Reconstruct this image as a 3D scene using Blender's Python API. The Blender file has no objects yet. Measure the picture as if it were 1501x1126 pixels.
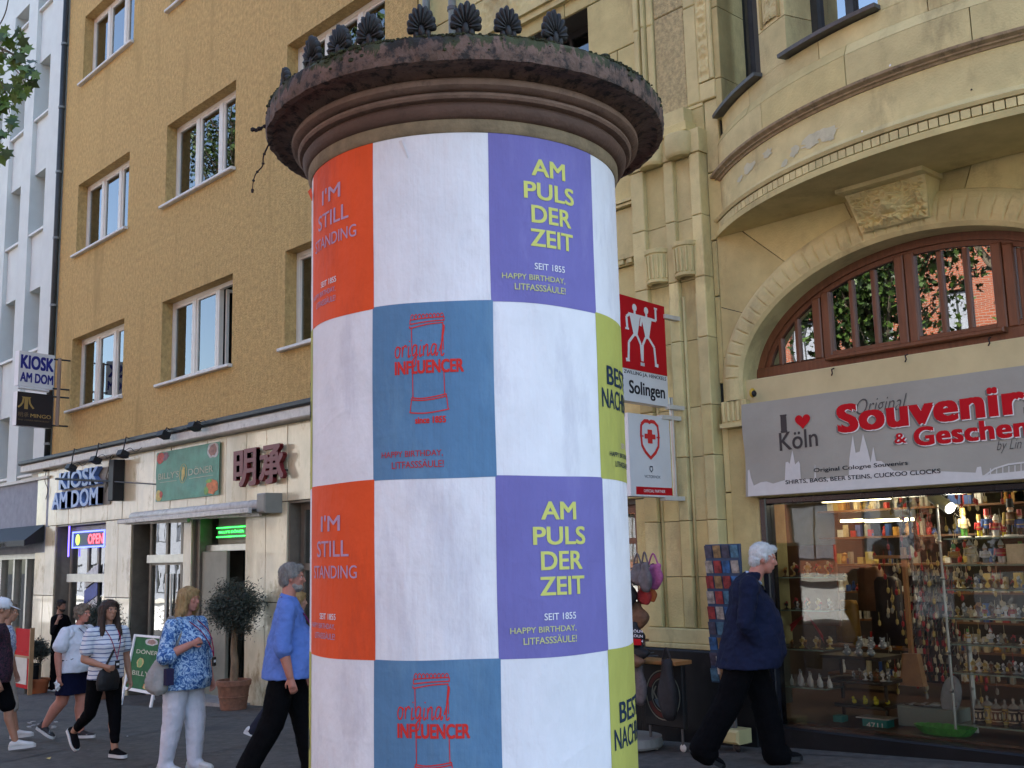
import bpy, bmesh, math, random
from mathutils import Vector, Matrix, noise
random.seed(7)
R_ = math.radians
scn = bpy.context.scene
col = scn.collection

# ---------------------------------------------------------------- camera
CAM = Vector((0, 0, 1.48))
YAW, PITCH, ROLL = R_(47.0), R_(8.9), R_(1.38)
FPX = 1587.0
_f0 = Vector((-math.sin(YAW), math.cos(YAW), 0)); _up = Vector((0, 0, 1))
_f = _f0 * math.cos(PITCH) + _up * math.sin(PITCH)
_r = _f0.cross(_up); _u = _r.cross(_f)
_r2 = _r * math.cos(ROLL) - _u * math.sin(ROLL)
_u2 = _r * math.sin(ROLL) + _u * math.cos(ROLL)
cd = bpy.data.cameras.new('camera'); cam = bpy.data.objects.new('camera', cd); col.objects.link(cam)
cd.sensor_width = 36; cd.lens = 36 * FPX / 1501; cd.clip_end = 3000; cd.clip_start = .05
m = Matrix((( _r2.x, _u2.x, -_f.x, CAM.x), (_r2.y, _u2.y, -_f.y, CAM.y), (_r2.z, _u2.z, -_f.z, CAM.z), (0, 0, 0, 1)))
cam.matrix_world = m
scn.camera = cam

# ---------------------------------------------------------------- world, sun, exposure
SUN_EL, SUN_AZ = 40, 12      # sun stands behind the row of houses, which throws the pavement into open shade
w = bpy.data.worlds.new('World'); scn.world = w; w.use_nodes = True
nt = w.node_tree; nt.nodes.clear()
sky = nt.nodes.new('ShaderNodeTexSky'); sky.sky_type = 'NISHITA'; sky.sun_disc = False
sky.sun_elevation = R_(SUN_EL); sky.sun_rotation = R_(SUN_AZ); sky.air_density = 1.0; sky.dust_density = 1.5; sky.ozone_density = 1.0
bg = nt.nodes.new('ShaderNodeBackground'); bg.inputs[1].default_value = 0.15
wo = nt.nodes.new('ShaderNodeOutputWorld')
nt.links.new(sky.outputs[0], bg.inputs[0]); nt.links.new(bg.outputs[0], wo.inputs[0])
sl = bpy.data.lights.new('sun', 'SUN'); sl.energy = 4.0; sl.angle = R_(.5); sl.color = (1, .95, .87)
so = bpy.data.objects.new('sun', sl); col.objects.link(so)
_sd = Vector((math.sin(R_(SUN_AZ)) * math.cos(R_(SUN_EL)), math.cos(R_(SUN_AZ)) * math.cos(R_(SUN_EL)), math.sin(R_(SUN_EL))))
so.rotation_euler = _sd.to_track_quat('Z', 'Y').to_euler()
scn.view_settings.view_transform = 'Standard'; scn.view_settings.look = 'None'
scn.view_settings.exposure = 2.0; scn.view_settings.gamma = 1; scn.view_settings.use_curve_mapping = False
scn.cycles.max_bounces = 8; scn.cycles.transparent_max_bounces = 16

# ---------------------------------------------------------------- where things stand: survey helpers
D = 8.467                     # distance of the facade line
def ray(px, py):
    return (px - 750.5) / FPX * _r2 - (py - 563) / FPX * _u2 + _f
def PY(px, py, Y=D):
    v = ray(px, py); return CAM + v * (Y / v.y)
def PX(px, py, X):
    v = ray(px, py); return CAM + v * (X / v.x)
def PZ(px, py, Z):
    v = ray(px, py); return CAM + v * ((Z - CAM.z) / v.z)
GS = .0445
def PG(px, py, dz=0):
    v = ray(px, py); return CAM + v * ((dz - CAM.z) / (v.z - GS * v.x))
def gz(x): return GS * x
def XZ(px, py, Y=D):
    p = PY(px, py, Y); return p.x, p.z

# ---------------------------------------------------------------- object helpers
def tag(o, label=None, cat=None, group=None, kind=None):
    if label: o['label'] = label
    if cat: o['category'] = cat
    if group: o['group'] = group
    if kind: o['kind'] = kind
    return o
def thing(name, label, cat, loc=(0, 0, 0), rz=0, group=None):
    o = bpy.data.objects.new(name, None); col.objects.link(o); o.empty_display_size = .1
    o.location = loc; o.rotation_euler = (0, 0, rz)
    return tag(o, label, cat, group)
def dup(root, label=None, loc=None, rz=None, scale=None, group=None):
    r = root.copy(); col.objects.link(r)
    if loc is not None: r.location = loc
    if rz is not None: r.rotation_euler = (0, 0, rz)
    if scale is not None: r.scale = (scale,) * 3 if isinstance(scale, (int, float)) else scale
    if label: r['label'] = label
    if group: r['group'] = group
    for ch in [c for c in bpy.data.objects if c.parent == root]:
        c = ch.copy(); col.objects.link(c); c.parent = r
        for g in [q for q in bpy.data.objects if q.parent == ch]:
            d = g.copy(); col.objects.link(d); d.parent = c
    return r

class MB:
    def __init__(s): s.v = []; s.f = []; s.m = []; s.mi = 0
    def add(s, vs, fs):
        n = len(s.v); s.v += [tuple(p) for p in vs]
        for f in fs: s.f.append(tuple(i + n for i in f)); s.m.append(s.mi)
        return s
    def box(s, x0, x1, y0, y1, z0, z1):
        if x0 > x1: x0, x1 = x1, x0
        if y0 > y1: y0, y1 = y1, y0
        if z0 > z1: z0, z1 = z1, z0
        v = [(x0, y0, z0), (x1, y0, z0), (x1, y1, z0), (x0, y1, z0), (x0, y0, z1), (x1, y0, z1), (x1, y1, z1), (x0, y1, z1)]
        return s.add(v, [(0, 3, 2, 1), (4, 5, 6, 7), (0, 1, 5, 4), (1, 2, 6, 5), (2, 3, 7, 6), (3, 0, 4, 7)])
    def bbox(s, x0, x1, y0, y1, z0, z1, b=.01):
        """box with its front (-Y) edges chamfered"""
        if x0 > x1: x0, x1 = x1, x0
        if z0 > z1: z0, z1 = z1, z0
        v = [(x0, y1, z0), (x1, y1, z0), (x1, y1, z1), (x0, y1, z1),
             (x0, y0 + b, z0), (x1, y0 + b, z0), (x1, y0 + b, z1), (x0, y0 + b, z1),
             (x0 + b, y0, z0 + b), (x1 - b, y0, z0 + b), (x1 - b, y0, z1 - b), (x0 + b, y0, z1 - b)]
        return s.add(v, [(0, 3, 2, 1), (0, 1, 5, 4), (1, 2, 6, 5), (2, 3, 7, 6), (3, 0, 4, 7), (4, 5, 9, 8), (5, 6, 10, 9), (6, 7, 11, 10), (7, 4, 8, 11), (8, 9, 10, 11)])
    def obox(s, c, ax, ay, az):
        c, ax, ay, az = map(Vector, (c, ax, ay, az))
        v = [c + i * ax + j * ay + k * az for k in (-1, 1) for i, j in ((-1, -1), (1, -1), (1, 1), (-1, 1))]
        return s.add(v, [(0, 3, 2, 1), (4, 5, 6, 7), (0, 1, 5, 4), (1, 2, 6, 5), (2, 3, 7, 6), (3, 0, 4, 7)])
    def bar(s, p, q, wd, th=None, up=(0, 0, 1)):
        p, q = Vector(p), Vector(q); th = th or wd
        d = q - p; a = d.cross(Vector(up))
        if a.length < 1e-6: a = d.cross(Vector((1, 0, 0)))
        a.normalize(); b = a.cross(d).normalized()
        return s.obox((p + q) / 2, d / 2, a * wd / 2, b * th / 2)
    def prism(s, poly, fn, t):
        """poly (u,v) -> fn(u,v,w) with w in 0..t"""
        n = len(poly)
        v = [fn(a, b, 0) for a, b in poly] + [fn(a, b, t) for a, b in poly]
        return s.add(v, [tuple(range(n)), tuple(range(2 * n - 1, n - 1, -1))] + [(i, i + n, (i + 1) % n + n, (i + 1) % n) for i in range(n)])
    def ring_loft(s, rings, closed=True, cap=True):
        k = len(rings[0]); v = [p for r in rings for p in r]; f = []
        for i in range(len(rings) - 1):
            for j in range(k if closed else k - 1):
                a = i * k + j; b = i * k + (j + 1) % k
                f.append((a, b, b + k, a + k))
        if cap and closed:
            f.append(tuple(range(k - 1, -1, -1))); f.append(tuple(range((len(rings) - 1) * k, len(rings) * k)))
        return s.add(v, f)
    def tube(s, pts, r, n=8, cap=True):
        pts = [Vector(p) for p in pts]; rs = r if isinstance(r, (list, tuple)) else [r] * len(pts)
        rings = []; a = None
        for i, p in enumerate(pts):
            d = (pts[min(i + 1, len(pts) - 1)] - pts[max(i - 1, 0)])
            if d.length < 1e-9: d = Vector((0, 0, 1))
            d.normalize()
            if a is None:
                a = d.cross(Vector((0, 0, 1)))
                if a.length < 1e-3: a = d.cross(Vector((1, 0, 0)))
            a = (a - d * a.dot(d)).normalized(); b = d.cross(a)
            rings.append([p + (a * math.cos(t) + b * math.sin(t)) * rs[i] for t in [2 * math.pi * j / n for j in range(n)]])
        return s.ring_loft(rings, cap=cap)
    def capsule(s, p, q, r0, r1, n=12):
        p, q = Vector(p), Vector(q); d = (q - p).normalized()
        pts, rs = [], []
        for t in (80, 50, 22): pts.append(p - d * r0 * math.sin(R_(t))); rs.append(r0 * math.cos(R_(t)))
        pts += [p, q]; rs += [r0, r1]
        for t in (22, 50, 80): pts.append(q + d * r1 * math.sin(R_(t))); rs.append(r1 * math.cos(R_(t)))
        return s.tube(pts, rs, n)
    def ell(s, c, rx, ry, rz, rot=None, nu=14, nv=9):
        c = Vector(c); rings = []
        for i in range(nv):
            t = -math.pi / 2 + math.pi * (i + .5 * (i == 0) * .2 + (0 if i else 0)) / (nv - 1)
            t = max(-math.pi / 2 + .08, min(math.pi / 2 - .08, t))
            ring = []
            for j in range(nu):
                a = 2 * math.pi * j / nu
                p = Vector((rx * math.cos(t) * math.cos(a), ry * math.cos(t) * math.sin(a), rz * math.sin(t)))
                if rot is not None: p = rot @ p
                ring.append(c + p)
            rings.append(ring)
        return s.ring_loft(rings)
    def lathe(s, prof, c=(0, 0, 0), n=32, cap=False, a0=0, a1=360):
        c = Vector(c); full = abs(a1 - a0) >= 360
        k = n if full else n + 1
        rings = [[c + Vector((r * math.cos(t), r * math.sin(t), z)) for t in [R_(a0 + (a1 - a0) * j / n) for j in range(k)]] for r, z in prof]
        return s.ring_loft(rings, closed=full, cap=cap)
    def build(s, name, mat, parent=None, smooth=False, kind=None, label=None):
        me = bpy.data.meshes.new(name); me.from_pydata(s.v, [], s.f)
        for mm in (mat if isinstance(mat, (list, tuple)) else [mat]): me.materials.append(mm)
        if any(s.m): me.polygons.foreach_set('material_index', s.m)
        if smooth: me.polygons.foreach_set('use_smooth', [True] * len(me.polygons))
        me.update()
        o = bpy.data.objects.new(name, me); col.objects.link(o)
        if parent is not None: o.parent = parent
        if kind: o['kind'] = kind
        if label: o['label'] = label
        return o
def smooth_angle(o, deg=35):
    me = o.data; me.polygons.foreach_set('use_smooth', [True] * len(me.polygons))
    try: me.set_sharp_from_angle(angle=R_(deg))
    except Exception: pass
    return o
def share(name, me, parent=None, loc=(0, 0, 0), rot=(0, 0, 0), scale=(1, 1, 1)):
    o = bpy.data.objects.new(name, me); col.objects.link(o); o.parent = parent
    o.location = loc; o.rotation_euler = rot; o.scale = scale
    return o
def voxel(mb, name, mat, vox, parent=None, disp=0, dsize=.08, smoothit=3, kind=None, label=None):
    """merge overlapping volumes of mb into one continuous skin"""
    o = mb.build('tmp', mat)
    md = o.modifiers.new('r', 'REMESH'); md.mode = 'VOXEL'; md.voxel_size = vox; md.use_smooth_shade = True
    sm = o.modifiers.new('s', 'SMOOTH'); sm.iterations = smoothit; sm.factor = .5
    if disp:
        t = bpy.data.textures.new('folds', 'CLOUDS'); t.noise_scale = dsize; t.noise_depth = 2
        dm = o.modifiers.new('d', 'DISPLACE'); dm.texture = t; dm.strength = disp; dm.mid_level = .5
    dg = bpy.context.evaluated_depsgraph_get()
    me = bpy.data.meshes.new_from_object(o.evaluated_get(dg)); me.name = name
    bpy.data.objects.remove(o)
    me.polygons.foreach_set('use_smooth', [True] * len(me.polygons))
    o = bpy.data.objects.new(name, me); col.objects.link(o)
    me.materials.clear(); me.materials.append(mat)
    if parent is not None: o.parent = parent
    if kind: o['kind'] = kind
    if label: o['label'] = label
    return o

# ---------------------------------------------------------------- lettering
_tc = {}
def glyphs(txt, bold=0, shear=0, extrude=0, spacing=1.0):
    key = (txt, bold, shear, extrude, spacing)
    if key not in _tc:
        c = bpy.data.curves.new('t', 'FONT'); c.body = txt; c.size = 1; c.offset = bold; c.shear = shear
        c.extrude = extrude; c.space_character = spacing; c.resolution_u = 4
        o = bpy.data.objects.new('t', c); col.objects.link(o)
        dg = bpy.context.evaluated_depsgraph_get(); dg.update()
        me = bpy.data.meshes.new_from_object(o.evaluated_get(dg))
        vs = [tuple(v.co) for v in me.vertices]; fs = [tuple(p.vertices) for p in me.polygons]
        bpy.data.objects.remove(o); bpy.data.meshes.remove(me)
        _tc[key] = (vs, fs)
    return _tc[key]
def write(mb, txt, fn, u0, u1, v0, v1, bold=0, shear=0, extrude=0, depth=0, spacing=1.0, w=.0016):
    """fit txt into the rectangle (u0..u1, v0..v1) of a surface; fn(u,v,w) gives the point; heavy weights are built of stacked strikes"""
    vs, fs = glyphs(txt, 0 if bold > 0 else bold, shear, extrude, spacing)
    if not vs: return mb
    xs = [p[0] for p in vs]; ys = [p[1] for p in vs]; zs = [p[2] for p in vs]
    ax, bx, ay, by = min(xs), max(xs), min(ys), max(ys); az, bz = min(zs), max(zs)
    ex = max(0, bold * .9)
    sh = [(0, 0)] if ex < .004 else ([(-ex, -ex * .6), (ex, -ex * .6), (-ex, ex * .6), (ex, ex * .6)] + ([(0, 0)] if ex > .03 else []))
    sx = (u1 - u0) / (bx - ax + 2 * ex); sy = (v1 - v0) / (by - ay + 1.2 * ex)
    for k, (dx, dy) in enumerate(sh):
        out = []
        for x, y, z in vs:
            wv = (z - az) / (bz - az) * depth if bz - az > 1e-6 else 0
            out.append(fn(u0 + (x - ax + ex + dx) * sx, v0 + (y - ay + .6 * ex + dy) * sy, wv + w + k * .00012))
        mb.add(out, fs)
    return mb
def stroke(mb, pts, wd, fn, w=0):
    """ribbon of width wd along (u,v) points"""
    n = len(pts); L = []
    for i in range(n):
        a = Vector(pts[max(i - 1, 0)]); b = Vector(pts[min(i + 1, n - 1)]); d = b - a
        if d.length < 1e-9: d = Vector((1, 0))
        d.normalize(); nn = Vector((-d.y, d.x)) * wd / 2; p = Vector(pts[i])
        L.append((p + nn, p - nn))
    vs = [fn(q.x, q.y, w) for pr in L for q in pr]
    return mb.add(vs, [(2 * i, 2 * i + 1, 2 * i + 3, 2 * i + 2) for i in range(n - 1)])
def spline(pts, k=5):
    out = []
    P = [Vector(p) for p in pts]
    for i in range(len(P) - 1):
        p0, p1, p2, p3 = P[max(i - 1, 0)], P[i], P[i + 1], P[min(i + 2, len(P) - 1)]
        for j in range(k):
            t = j / k
            out.append(.5 * ((2 * p1) + (p2 - p0) * t + (2 * p0 - 5 * p1 + 4 * p2 - p3) * t * t + (3 * p1 - p0 - 3 * p2 + p3) * t ** 3))
    out.append(P[-1]); return [tuple(p) for p in out]

def letters(mb, name, mt, B):
    """split raised lettering into its single letters, each a part"""
    par = list(range(len(mb.v)))
    def fd(i):
        while par[i] != i: par[i] = par[par[i]]; i = par[i]
        return i
    for f in mb.f:
        for j in f[1:]: par[fd(j)] = fd(f[0])
    isl = {}
    for i in range(len(mb.v)): isl.setdefault(fd(i), []).append(i)
    gr = []
    for ids in sorted(isl.values(), key=lambda q: min(mb.v[i][0] for i in q)):
        x0 = min(mb.v[i][0] for i in ids); x1 = max(mb.v[i][0] for i in ids)
        if gr and x0 < gr[-1][1] - .25 * min(x1 - x0, gr[-1][1] - gr[-1][0]): gr[-1][1] = max(gr[-1][1], x1); gr[-1][2] += ids
        else: gr.append([x0, x1, list(ids)])
    own = {}
    for k, g in enumerate(gr):
        for i in g[2]: own[i] = k
    out = [MB() for _ in gr]; mp = [{} for _ in gr]
    for i, v in enumerate(mb.v):
        k = own[i]; mp[k][i] = len(out[k].v); out[k].v.append(v)
    for f in mb.f: k = own[f[0]]; out[k].f.append(tuple(mp[k][i] for i in f)); out[k].m.append(0)
    for o in out: B.b(o, name, mt)
# ---------------------------------------------------------------- materials
def mat(name, c, rough=.7, var=.12, scale=3.0, bump=0, bscale=40, metal=0, dirt=None, dscale=1.2, dthr=.55, stretch=(1, 1, 1), spec=.5, c2=None, coat=0, sheen=0, detail=6, bdist=.01, dst=None, orand=0):
    """base colour with a soft mottle, an optional second stain colour and fine relief"""
    m = bpy.data.materials.new(name); m.use_nodes = True; n = m.node_tree; N = n.nodes; Lk = n.links.new
    b = N['Principled BSDF']; b.inputs['Roughness'].default_value = rough; b.inputs['Metallic'].default_value = metal
    b.inputs['Specular IOR Level'].default_value = spec
    if coat: b.inputs['Coat Weight'].default_value = coat
    if sheen: b.inputs['Sheen Weight'].default_value = sheen
    tc = N.new('ShaderNodeTexCoord'); mp = N.new('ShaderNodeMapping'); mp.inputs['Scale'].default_value = stretch
    Lk(tc.outputs['Object'], mp.inputs[0])
    nz = N.new('ShaderNodeTexNoise'); nz.inputs['Scale'].default_value = scale; nz.inputs['Detail'].default_value = detail; nz.inputs['Roughness'].default_value = .62
    Lk(mp.outputs[0], nz.inputs[0])
    rp = N.new('ShaderNodeValToRGB'); e = rp.color_ramp.elements
    lo = c2 if c2 else tuple(max(0, x * (1 - var)) for x in c); hi = c if c2 else tuple(min(1, x * (1 + var)) for x in c)
    e[0].position = .32; e[1].position = .68; e[0].color = (*lo, 1); e[1].color = (*hi, 1)
    Lk(nz.outputs['Fac'], rp.inputs[0]); last = rp.outputs[0]
    if dirt:
        d = N.new('ShaderNodeTexNoise'); d.inputs['Scale'].default_value = dscale; d.inputs['Detail'].default_value = 9; d.inputs['Roughness'].default_value = .7
        if dst:
            mp2 = N.new('ShaderNodeMapping'); mp2.inputs['Scale'].default_value = dst; Lk(tc.outputs['Object'], mp2.inputs[0]); Lk(mp2.outputs[0], d.inputs[0])
        else: Lk(mp.outputs[0], d.inputs[0])
        r2 = N.new('ShaderNodeValToRGB'); r2.color_ramp.elements[0].position = dthr; r2.color_ramp.elements[1].position = min(1, dthr + .12)
        Lk(d.outputs['Fac'], r2.inputs[0])
        mx = N.new('ShaderNodeMix'); mx.data_type = 'RGBA'; Lk(r2.outputs[0], mx.inputs[0]); Lk(last, mx.inputs[6]); mx.inputs[7].default_value = (*dirt, 1)
        last = mx.outputs[2]
    if orand:
        oi = N.new('ShaderNodeObjectInfo'); mr = N.new('ShaderNodeMapRange'); mr.inputs[3].default_value = 1 - orand; mr.inputs[4].default_value = 1 + orand * .6
        hv = N.new('ShaderNodeHueSaturation'); Lk(oi.outputs['Random'], mr.inputs[0]); Lk(mr.outputs[0], hv.inputs['Value']); Lk(last, hv.inputs['Color']); last = hv.outputs[0]
    Lk(last, b.inputs['Base Color'])
    if bump:
        bn = N.new('ShaderNodeTexNoise'); bn.inputs['Scale'].default_value = bscale; bn.inputs['Detail'].default_value = 5
        Lk(mp.outputs[0], bn.inputs[0])
        bp = N.new('ShaderNodeBump'); bp.inputs['Strength'].default_value = bump; bp.inputs['Distance'].default_value = bdist
        Lk(bn.outputs['Fac'], bp.inputs['Height']); Lk(bp.outputs[0], b.inputs['Normal'])
    return m
def emis(name, c, s):
    m = bpy.data.materials.new(name); m.use_nodes = True; n = m.node_tree; b = n.nodes['Principled BSDF']
    b.inputs['Base Color'].default_value = (*c, 1); b.inputs['Emission Color'].default_value = (*c, 1); b.inputs['Emission Strength'].default_value = s
    return m
def glass(name, tint=(1, 1, 1), ior=1.5, rough=0.0, boost=0.0, mul=1.6):
    m = bpy.data.materials.new(name); m.use_nodes = True; n = m.node_tree; N = n.nodes; N.clear()
    o = N.new('ShaderNodeOutputMaterial'); t = N.new('ShaderNodeBsdfTransparent'); t.inputs[0].default_value = (*tint, 1)
    g = N.new('ShaderNodeBsdfGlossy'); g.inputs['Roughness'].default_value = rough
    f = N.new('ShaderNodeFresnel'); f.inputs[0].default_value = ior
    a = N.new('ShaderNodeMath'); a.operation = 'MULTIPLY_ADD'; a.inputs[1].default_value = mul; a.inputs[2].default_value = boost; a.use_clamp = True
    # a very slight waviness of the panes
    tc = N.new('ShaderNodeTexCoord'); nz = N.new('ShaderNodeTexNoise'); nz.inputs['Scale'].default_value = 1.6; bp = N.new('ShaderNodeBump')
    bp.inputs['Strength'].default_value = .12; bp.inputs['Distance'].default_value = .01
    n.links.new(tc.outputs['Object'], nz.inputs[0]); n.links.new(nz.outputs['Fac'], bp.inputs['Height']); n.links.new(bp.outputs[0], g.inputs['Normal'])
    x = N.new('ShaderNodeMixShader'); n.links.new(f.outputs[0], a.inputs[0]); n.links.new(a.outputs[0], x.inputs[0])
    n.links.new(t.outputs[0], x.inputs[1]); n.links.new(g.outputs[0], x.inputs[2]); n.links.new(x.outputs[0], o.inputs[0])
    return m
M = {}
M['asphalt'] = mat('asphalt', (.082, .074, .064), .8, .35, 9, .8, 160, dirt=(.045, .043, .042), dscale=1.1, dthr=.54)
M['road'] = mat('road', (.05, .05, .05), .85, .15, 4, .4, 120)
M['kerb'] = mat('kerb', (.3, .29, .27), .8, .15, 6, .3, 60)
M['ochre'] = mat('ochre_render', (.54, .36, .142), .92, .22, 16, 1.0, 46, dirt=(.43, .29, .11), dscale=1.3, dthr=.54, dst=(1, 1, .16), stretch=(1, 1, .7), bdist=.035, spec=.2)
M['whitewall'] = mat('white_render', (.62, .65, .61), .85, .05, 2, .4, 60, spec=.2)
M['greyplaster'] = mat('grey_plaster', (.26, .28, .32), .85, .15, 5, .3, 50)
M['stone'] = mat('yellow_stone', (.57, .475, .215), .8, .14, 3.2, .5, 55, dirt=(.40, .325, .15), dscale=1.4, dthr=.55, dst=(1, 1, .45), orand=.16, spec=.25)
M['stone2'] = mat('yellow_stone_pale', (.61, .515, .25), .8, .13, 3.6, .5, 60, dirt=(.43, .355, .175), dscale=2.0, dthr=.54, dst=(1, 1, .45), orand=.14, spec=.3)
M['patch'] = mat('repair_plaster', (.53, .50, .34), .85, .12, 10, .5, 60)
M['roughstone'] = mat('rough_cast', (.48, .385, .19), .9, .3, 26, 1.0, 70, bdist=.02)
M['plinth'] = mat('black_plinth', (.006, .0065, .008), .4, .3, 4, .1, 30, dirt=(.014, .014, .016), dscale=3, spec=.25)
M['marble'] = mat('marble_facing', (.64, .56, .37), .2, .2, 2.4, .08, 8, dirt=(.36, .28, .15), dscale=2.4, dthr=.54, stretch=(1, 1, .5), coat=.5, orand=.12)
M['joint'] = mat('dark_joint', (.09, .08, .06), .9, .1)
M['winwhite'] = mat('window_frame_cream', (.68, .64, .55), .45, .05, 6)
M['sill'] = mat('window_sill', (.62, .60, .55), .5, .1, 9)
M['zinc'] = mat('zinc', (.10, .10, .10), .5, .25, 8, metal=.4)
M['darkzinc'] = mat('dark_zinc', (.035, .04, .04), .55, .25, 8, metal=.2)
M['pipe'] = mat('downpipe_grey', (.17, .20, .20), .5, .2, 6)
M['doorglass'] = glass('door_glass', (.5, .5, .46), 1.5, boost=.22)
M['glass'] = glass('window_glass', (.55, .6, .55), 1.5, boost=.09)
M['shopglass'] = glass('shop_glass', (.92, .94, .93), 1.5, boost=.0, mul=1.15)
M['room'] = mat('dark_interior', (.06, .065, .055), .95, .2, 2)
M['curtain'] = mat('curtain', (.26, .28, .22), .95, .2, 10, stretch=(8, 8, .2))
M['brownwood'] = mat('brown_wood', (.15, .055, .023), .42, .22, 6, .15, 40, stretch=(6, 6, .6))
M['alu'] = mat('aluminium', (.45, .44, .41), .35, .1, 6, metal=.7)
M['brownframe'] = mat('bronze_frame', (.15, .125, .095), .4, .2, 5, metal=.15)
M['black'] = mat('black', (.006, .006, .007), .6, .2, 5)
M['blackgloss'] = mat('black_gloss', (.012, .013, .018), .2, .2, 5)
M['white'] = mat('white_paint', (.74, .74, .73), .5, .05, 4)
M['offwhite'] = mat('off_white', (.55, .53, .47), .55, .12, 5)
M['gate'] = mat('sage_panel', (.24, .235, .18), .5, .15, 3)
M['awn'] = mat('awning_white', (.55, .53, .48), .5, .15, 9, dirt=(.30, .28, .24), dscale=5)
def paper(name, c, c2=None):
    m = mat(name, c, .72, .06, 5, .9, 6, dirt=c2, dscale=2.6, dthr=.53, dst=(1.6, 1.6, .5), spec=.25, bdist=.02, stretch=(1, 1, .7), orand=.04)
    n = m.node_tree; N = n.nodes
    # pasted-paper creases: a fine wave on top of the coarse swell
    b = [q for q in N if q.type == 'BUMP'][0]
    tc = [q for q in N if q.type == 'TEX_COORD'][0]
    mp = N.new('ShaderNodeMapping'); mp.inputs['Scale'].default_value = (30, 30, 2.0); mp.inputs['Rotation'].default_value = (0, 0, .3)
    nz = N.new('ShaderNodeTexNoise'); nz.inputs['Scale'].default_value = 1.5; nz.inputs['Detail'].default_value = 8
    b2 = N.new('ShaderNodeBump'); b2.inputs['Strength'].default_value = .6; b2.inputs['Distance'].default_value = .004
    n.links.new(tc.outputs['Object'], mp.inputs[0]); n.links.new(mp.outputs[0], nz.inputs[0]); n.links.new(nz.outputs['Fac'], b2.inputs['Height'])
    n.links.new(b.outputs[0], b2.inputs['Normal'])
    n.links.new(b2.outputs[0], N['Principled BSDF'].inputs['Normal'])
    return m
M['pwhite'] = paper('poster_white', (.74, .74, .76), (.63, .625, .66))
M['pred'] = paper('poster_red', (.74, .085, .018), (.60, .07, .02))
M['pblue'] = paper('poster_blue', (.095, .205, .34), (.12, .24, .37))
M['ppurple'] = paper('poster_purple', (.165, .15, .395), (.20, .185, .43))
M['pyellow'] = paper('poster_yellow', (.42, .42, .095), (.36, .36, .09))
def ink(name, c): return mat(name, c, .75, .04, 12, spec=.2)
M['ired'] = ink('ink_red', (.60, .035, .03)); M['iyellow'] = ink('ink_yellow', (.60, .60, .16)); M['iwhite'] = ink('ink_white', (.74, .74, .78))
M['ililac'] = ink('ink_lilac', (.46, .30, .42)); M['inavy'] = ink('ink_navy', (.012, .03, .06)); M['iyel2'] = ink('ink_pale_yellow', (.52, .52, .24))
M['iblack'] = ink('ink_black', (.02, .02, .025)); M['ibrown'] = ink('ink_dark_brown', (.035, .03, .03)); M['igold'] = ink('ink_gold', (.40, .27, .09)); M['isgrey'] = ink('ink_shadow_grey', (.17, .17, .155))
M['cornice'] = mat('cornice_stone', (.125, .076, .055), .8, .3, 9, .6, 60, dirt=(.018, .013, .010), dscale=24, dthr=.49)
M['cornice_low'] = mat('cornice_stone_clean', (.105, .058, .040), .75, .2, 7, .3, 60, dirt=(.05, .03, .022), dscale=9, dthr=.6)
def moss_growth(m, z0, z1):
    """moss and black algae hanging down from the top edge of the cap"""
    N = m.node_tree.nodes; L = m.node_tree.links.new; b = N['Principled BSDF']; src = b.inputs['Base Color'].links[0].from_socket
    tc = N.new('ShaderNodeTexCoord'); sp = N.new('ShaderNodeSeparateXYZ'); mr = N.new('ShaderNodeMapRange'); mr.inputs[1].default_value = z0; mr.inputs[2].default_value = z1; mr.inputs[3].default_value = -.12; mr.inputs[4].default_value = .17
    mp = N.new('ShaderNodeMapping'); mp.inputs['Scale'].default_value = (1, 1, .35); nz = N.new('ShaderNodeTexNoise'); nz.inputs['Scale'].default_value = 26; nz.inputs['Detail'].default_value = 8; nz.inputs['Roughness'].default_value = .7
    ad = N.new('ShaderNodeMath'); ad.operation = 'ADD'; rp = N.new('ShaderNodeValToRGB'); rp.color_ramp.elements[0].position = .53; rp.color_ramp.elements[1].position = .58
    n2 = N.new('ShaderNodeTexNoise'); n2.inputs['Scale'].default_value = 9; r2 = N.new('ShaderNodeValToRGB'); r2.color_ramp.elements[0].color = (.010, .009, .006, 1); r2.color_ramp.elements[1].color = (.035, .042, .010, 1); r2.color_ramp.elements[0].position = .4; r2.color_ramp.elements[1].position = .6
    mx = N.new('ShaderNodeMix'); mx.data_type = 'RGBA'
    L(tc.outputs['Object'], sp.inputs[0]); L(sp.outputs[2], mr.inputs[0]); L(tc.outputs['Object'], mp.inputs[0]); L(mp.outputs[0], nz.inputs[0]); L(nz.outputs['Fac'], ad.inputs[0]); L(mr.outputs[0], ad.inputs[1]); L(ad.outputs[0], rp.inputs[0])
    L(tc.outputs['Object'], n2.inputs[0]); L(n2.outputs['Fac'], r2.inputs[0]); L(rp.outputs[0], mx.inputs[0]); L(src, mx.inputs[6]); L(r2.outputs[0], mx.inputs[7]); L(mx.outputs[2], b.inputs['Base Color'])
M['ring'] = mat('cornice_ring', (.20, .125, .088), .75, .25, 9, .4, 60, dirt=(.09, .055, .04), dscale=9, dthr=.55)
M['neck'] = mat('neck_stone', (.22, .165, .095), .8, .25, 14, .4, 60)
M['moss'] = mat('moss', (.038, .045, .010), .95, .6, 40, 1, 90, c2=(.016, .014, .006))
M['iron'] = mat('cast_iron', (.008, .0085, .0085), .6, .4, 25, .3, 60, dirt=(.10, .11, .11), dscale=22, dthr=.68)
M['twig'] = mat('twig_bark', (.02, .012, .012), .9, .2)
M['redpanel'] = mat('sign_red', (.48, .008, .014), .65, .05, 3, spec=.12)
M['whitepanel'] = mat('sign_white', (.66, .67, .68), .3, .04, 3, coat=.3)
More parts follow.
